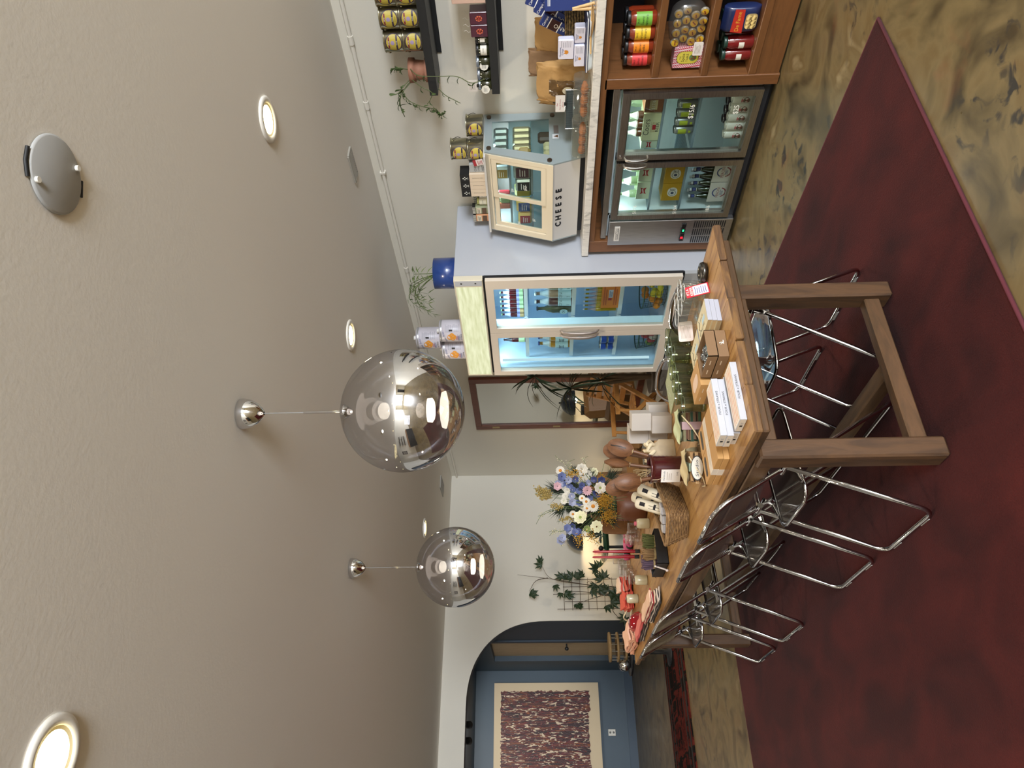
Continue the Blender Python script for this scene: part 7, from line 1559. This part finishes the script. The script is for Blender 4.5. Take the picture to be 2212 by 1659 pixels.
# vine on a wire trellis
tv = thing('trellis_vine', 'leafy climbing vine on a wire trellis standing by the back wall', 'potted plant', (2.72, 9.33, 0)); o_ = tv.location
MB().lathe([(.0001, 0), (.10, 0), (.13, .24), (.14, .26), (.12, .26), (.11, .22), (.0001, .22)], M('vine_pot', '6A4A38', .7), 24, cap=False).build('pot', tv)
TRW = M('trellis_wire', '4A3A30', .5, .4)
for i in range(5): MB().tube([(-.20+i*.095, .06, .2), (-.20+i*.095, .07, (1.28, 1.18, 1.33, 1.2, 1.05)[i])], .004, TRW, 5).build('trellis_wire', tv)
for k in range(9): MB().tube([(-.22, .065, .35+k*.105), (.20, .065, .35+k*.105)], .003, TRW, 5).build('trellis_wire', tv)
rt = random.Random(6); VINE = M('vine_bark', '4E3E2C', .7); VL2 = M('vine_leaf_dark', '22381C', .45, var=.2)
def wp(x, y, d=9.33): return pY(x, y, d)-o_
def zz(x, y): return (1100+x/5.0275, 1150+y/5.0275)
stems = [[(1200, 600), (900, 580), (560, 520), (300, 485), (90, 460)], [(1150, 620), (800, 560), (600, 540), (420, 495), (360, 370)], [(420, 495), (280, 515), (220, 640)], [(1200, 680), (1000, 620), (880, 520), (840, 550)], [(1100, 500), (1000, 470), (950, 400)], [(1150, 700), (800, 640), (600, 640)], [(1200, 760), (1100, 830), (1190, 930), (1260, 980)], [(1180, 650), (950, 700), (720, 780)]]
for s in stems: MB().tube(rounded([wp(*zz(*p)) for p in s], .1, 4), [.006-.004*i/(len(rounded([wp(*zz(*p)) for p in s], .1, 4))) for i in range(len(rounded([wp(*zz(*p)) for p in s], .1, 4)))], VINE, 5).build('stem', tv)
def palmate(c, size, ang, d=9.30):
    c = V(c); vw = (CAM-(o_+c)).normalized(); n = (vw+V((rt.uniform(-.4, .4), 0, rt.uniform(-.3, .3)))).normalized(); r_ = Z1.cross(n).normalized(); u = n.cross(r_); m = MB()
    for k in range(5):
        a = ang+(-1.15+.575*k); l = size*(1 if k == 2 else .88 if k in (1, 3) else .6); dd = r_*cos(a)+u*sin(a); sd = -r_*sin(a)+u*cos(a); w_ = l*.17
        m.add([c, c+dd*l*.45+sd*w_+n*.006, c+dd*l-n*.01, c+dd*l*.45-sd*w_+n*.006, c+dd*l*.5], [(0, 4, 1), (1, 4, 2), (2, 4, 3), (3, 4, 0)], VL2, None, False)
    m.build('leaf', tv)
for x, y, s, a in ((360, 350, .13, 1.4), (345, 320, .10, .4), (225, 650, .13, 4.3), (245, 690, .11, 5.4), (575, 490, .12, 1.2), (600, 510, .10, 0), (690, 490, .15, 1.2), (720, 500, .12, -.6), (800, 460, .12, 1.3), (790, 490, .09, 0), (500, 570, .10, 3.4), (600, 660, .13, 4.4), (640, 700, .11, 5.2), (560, 655, .09, 3.0), (960, 400, .15, .9), (940, 405, .09, 3.0), (1000, 370, .12, .6), (940, 560, .15, 2.6), (970, 610, .16, 4.5), (1010, 520, .16, .8), (1040, 500, .14, .3), (905, 620, .13, 3.6), (1070, 640, .15, 1.0), (1090, 700, .16, 5.0), (1170, 690, .15, .9), (1100, 760, .16, 4.6), (1060, 790, .12, 3.6), (1180, 760, .14, 5.4), (740, 790, .09, 4.4), (725, 780, .07, 3.2), (760, 815, .08, 5.4), (1250, 960, .15, 4.2), (1270, 930, .13, 1.6), (1280, 1000, .15, 5.2), (1220, 660, .13, 1.4), (1210, 720, .12, 0)): palmate(wp(*zz(x, y), 9.30), s, a)
# small pedestal table with tiered wooden rack and chrome ball in front of the arch
yk = 8.8; ctr = pY(1342, 1397, yk); bz = pY(1359, 1420, yk).z; bx0 = pY(1345, 1440, yk)
pt = thing('pedestal_table', 'small dark pedestal table in front of the arch, behind the dining table', 'table', (ctr.x-.06, yk, .0138)); bz -= .0138; MB().lathe([(.0001, bz-.022), (.26, bz-.022), (.26, bz), (.0001, bz)], BLKP, 36, cap=False).build('table_top', pt); MB().lathe([(.16, 0), (.16, .015), (.03, .03), (.022, bz-.02)], BLKP, 24, cap=False).build('pedestal', pt)
PW2 = wood('rack_wood', '6E5638', '8E744C', '7A6040', (2, 2, 2), 6, .6, bump=.05)
bz += .0138; rk2 = thing('tiered_rack', 'round tiered wooden rack with metal rods on the pedestal table', 'rack', (ctr.x+.0, yk+.02, bz+.001)); hR = pY(1314, 1397, yk).z-bz
for k in range(3): MB().lathe([(.0001, 0), (.165, 0), (.168, .012), (.165, .024), (.0001, .024)], PW2, 28, Mx.Translation((0, 0, .02+(hR-.05)*k/2)), cap=False).build('wooden_disc', rk2)
for i in range(12):
    a = 2*pi*i/12; MB().cyl((.145*cos(a), .145*sin(a), 0), (.145*cos(a), .145*sin(a), hR-.01), .004, M('rod_grey', '8A8478', .4, .6), 6).build('rod', rk2)
cb2 = MB().ball((0, 0, .0), .066, CHR, 28, 16); cb2.build('chrome_ball', loc=(bx0.x+.0, yk-.06, bz+.067), label='shiny chrome ball beside the tiered wooden rack', cat='ornament')
# painting in the hall
def paint_mat():
    m, N, L = new_mat('abstract_paint'); p = N.new('ShaderNodeBsdfPrincipled'); out = N.new('ShaderNodeOutputMaterial'); L.new(p.outputs[0], out.inputs[0]); p.inputs['Roughness'].default_value = .5
    def nz(sc, st, d=6, off=0):
        n = N.new('ShaderNodeTexNoise'); n.inputs['Scale'].default_value = sc; n.inputs['Detail'].default_value = d; n.inputs['Distortion'].default_value = .9; t = N.new('ShaderNodeTexCoord'); mp = N.new('ShaderNodeMapping'); mp.inputs['Scale'].default_value = st; mp.inputs['Location'].default_value = (off,)*3; L.new(t.outputs['Object'], mp.inputs[0]); L.new(mp.outputs[0], n.inputs['Vector']); return n.outputs['Fac']
    def rp(f, stops, const=False):
        c = N.new('ShaderNodeValToRGB'); e = c.color_ramp.elements; e.remove(e[1]); e[0].position = stops[0][0]; e[0].color = (*lin(stops[0][1]), 1)
        if const: c.color_ramp.interpolation = 'CONSTANT'
        for q, k in stops[1:]: z = e.new(q); z.color = (*lin(k), 1)
        L.new(f, c.inputs[0]); return c.outputs[0]
    hue = rp(nz(9, (3.0, 1, .28), 7), [(0, '140C0A'), (.38, '300A0E'), (.43, '0C0808'), (.465, '6A1A16'), (.49, '0E0A10'), (.515, '2A0E14'), (.54, '7A1414'), (.565, '0E1814'), (.60, '985024'), (.63, '0C0808'), (.70, '5A1418')])
    msk = rp(nz(20, (2.0, 1, .55), 6, 7), [(0, '000000'), (.585, '000000'), (.61, 'FFFFFF')])
    x = N.new('ShaderNodeMixRGB'); L.new(msk, x.inputs[0]); L.new(hue, x.inputs[1]); x.inputs[2].default_value = (*lin('CDBBA0'), 1); L.new(x.outputs[0], p.inputs['Base Color'])
    b = N.new('ShaderNodeBump'); b.inputs['Strength'].default_value = .7; b.inputs['Distance'].default_value = .01; L.new(nz(26, (2.2, 1, .8), 4, 7), b.inputs['Height']); L.new(b.outputs[0], p.inputs['Normal']); return m
pa = thing('abstract_painting', 'large abstract painting of dark red streaks on cream canvas in the blue hall', 'painting', (1.38, HY-.035, .57)); CNV = M('cream_canvas', 'CDBC9E', .8)
MB().bx(-.86, .85, -.02, .02, 0, 1.72, CNV, b=.003).build('canvas', pa)
rp3 = random.Random(12); outl = []
for i in range(60): x = -.74+1.46*i/59; outl.append((x, 1.61+rp3.uniform(-.015, .01)))
for i in range(50): outl.append((.72+rp3.uniform(-.014, .014), 1.58-1.36*i/49))
for i in range(60): x = .72-1.46*i/59; outl.append((x, .15+rp3.uniform(-.01, .018)+(.03 if i > 12 else 0)))
for i in range(50): outl.append((-.74+rp3.uniform(-.014, .014), .22+1.36*i/49))
MB().prism(outl, .004, paint_mat(), frame_of(X1, Z1, (0, -.0205, 0))).build('paint_layer', pa)
ol = thing('wall_outlet', 'small silver electrical outlet plate on the blue hall wall', 'outlet', (1.48, HY, .39)); MB().bx(-.05, .05, -.008, 0, -.06, .06, M('outlet_steel', 'A8A49A', .35, .4), b=.003).build('plate', ol)
for z in (-.028, .028): MB().disc(.017, M('outlet_grey', '5A5A56', .5), X1, Z1, (0, -.0085, z), 14).build('socket', ol)
for i, (x, lab) in enumerate(((1.315, 'black ceiling spotlight in the blue hall, nearer the vine'), (1.12, 'black ceiling spotlight in the blue hall, nearer the photo bottom'))):
    t = thing('hall_spotlight', lab, 'spotlight', (x, 10.6, HZ)); MB().cyl((0, 0, 0), (0, 0, -.06), .012, BLK, 10).build('stem', t); d = V((.1, 1, -.35)).normalized(); q = d.to_track_quat('Z', 'Y').to_matrix().to_4x4(); q.translation = V((0, -.05, -.085)); MB().lathe([(.03, -.03), (.045, 0), (.05, .09), (.044, .09), (.04, .03)], BLK, 20, q).build('head', t); MB().lathe([(.0001, .06), (.04, .06)], glow('spot_bulb', 'FFE9C8', 20), 16, q, cap=False).build('bulb', t)
    sl = bpy.data.lights.new('hall_spot', 'SPOT'); sl.energy = 34; sl.color = (1, .92, .82); sl.spot_size = R(75); sl.spot_blend = .6; sl.shadow_soft_size = .03; so = bpy.data.objects.new('hall_spot', sl); so.location = V((x, 10.55, HZ-.09))+d*.08; so.rotation_euler = V((.0, 1, -.30)).to_track_quat('-Z', 'Y').to_euler(); COL.objects.link(so)
area_light('hall_fill', (.4, 11.4, HZ-.01), 8, (1, .9, .76), .14)  # added fill lamp with no fitting, brightens the blue hall
# ---------------------------------------------------------------- the rest of the shop, seen only in the mirrored globes
BKC2 = M('backbar_black', '14161A', .5)
wsx = -4.2
for k, z in enumerate((1.35, 1.70, 2.05)):
    s = thing('display_shelf', f'dark display shelf on the far side of the shop, {["lowest", "middle", "highest"][k]}', 'shelf', (wsx, 2.2, z)); MB().bx(0, .22, -.9, .9, 0, .035, BKC2).build('board', s)
    m = MB(); rr_ = random.Random(k)
    for i in range(9): h_ = rr_.uniform(.10, .2); m.cyl((.11, -.8+i*.2, .036), (.11, -.8+i*.2, .036+h_), .04, M('shelf_goods', '5A4A3A', .5), 10)
    o = m.build('goods', s); o['kind'] = 'stuff'
bb = thing('service_counter', 'long black service counter on the far side of the shop', 'counter', (-3.4, 2.0, 0)); MB().bx(-.35, .35, -1.6, 1.6, 0, .95, BKC2).build('body', bb); MB().bx(-.38, .38, -1.63, 1.63, .951, 1.0, wood('bar_top', '6A4A2E', '8A6440')).build('worktop', bb)
fp2 = thing('framed_picture', 'framed dark photograph on the far side wall', 'picture', (wsx, 5.0, 1.75)); MB().bx(0, .03, -.45, .45, -.35, .35, BLK).build('frame', fp2); MB().bx(.03, .034, -.37, .37, -.27, .27, M('picture_grey', '8A8680', .6, var=.6, vs=4)).build('print', fp2)
st2 = thing('front_door', 'dark glazed door at the front of the shop', 'door', (2.6, -8.5, 0)); MB().bx(-.5, .5, .001, .06, 0, 2.2, BLK).build('door_leaf', st2)
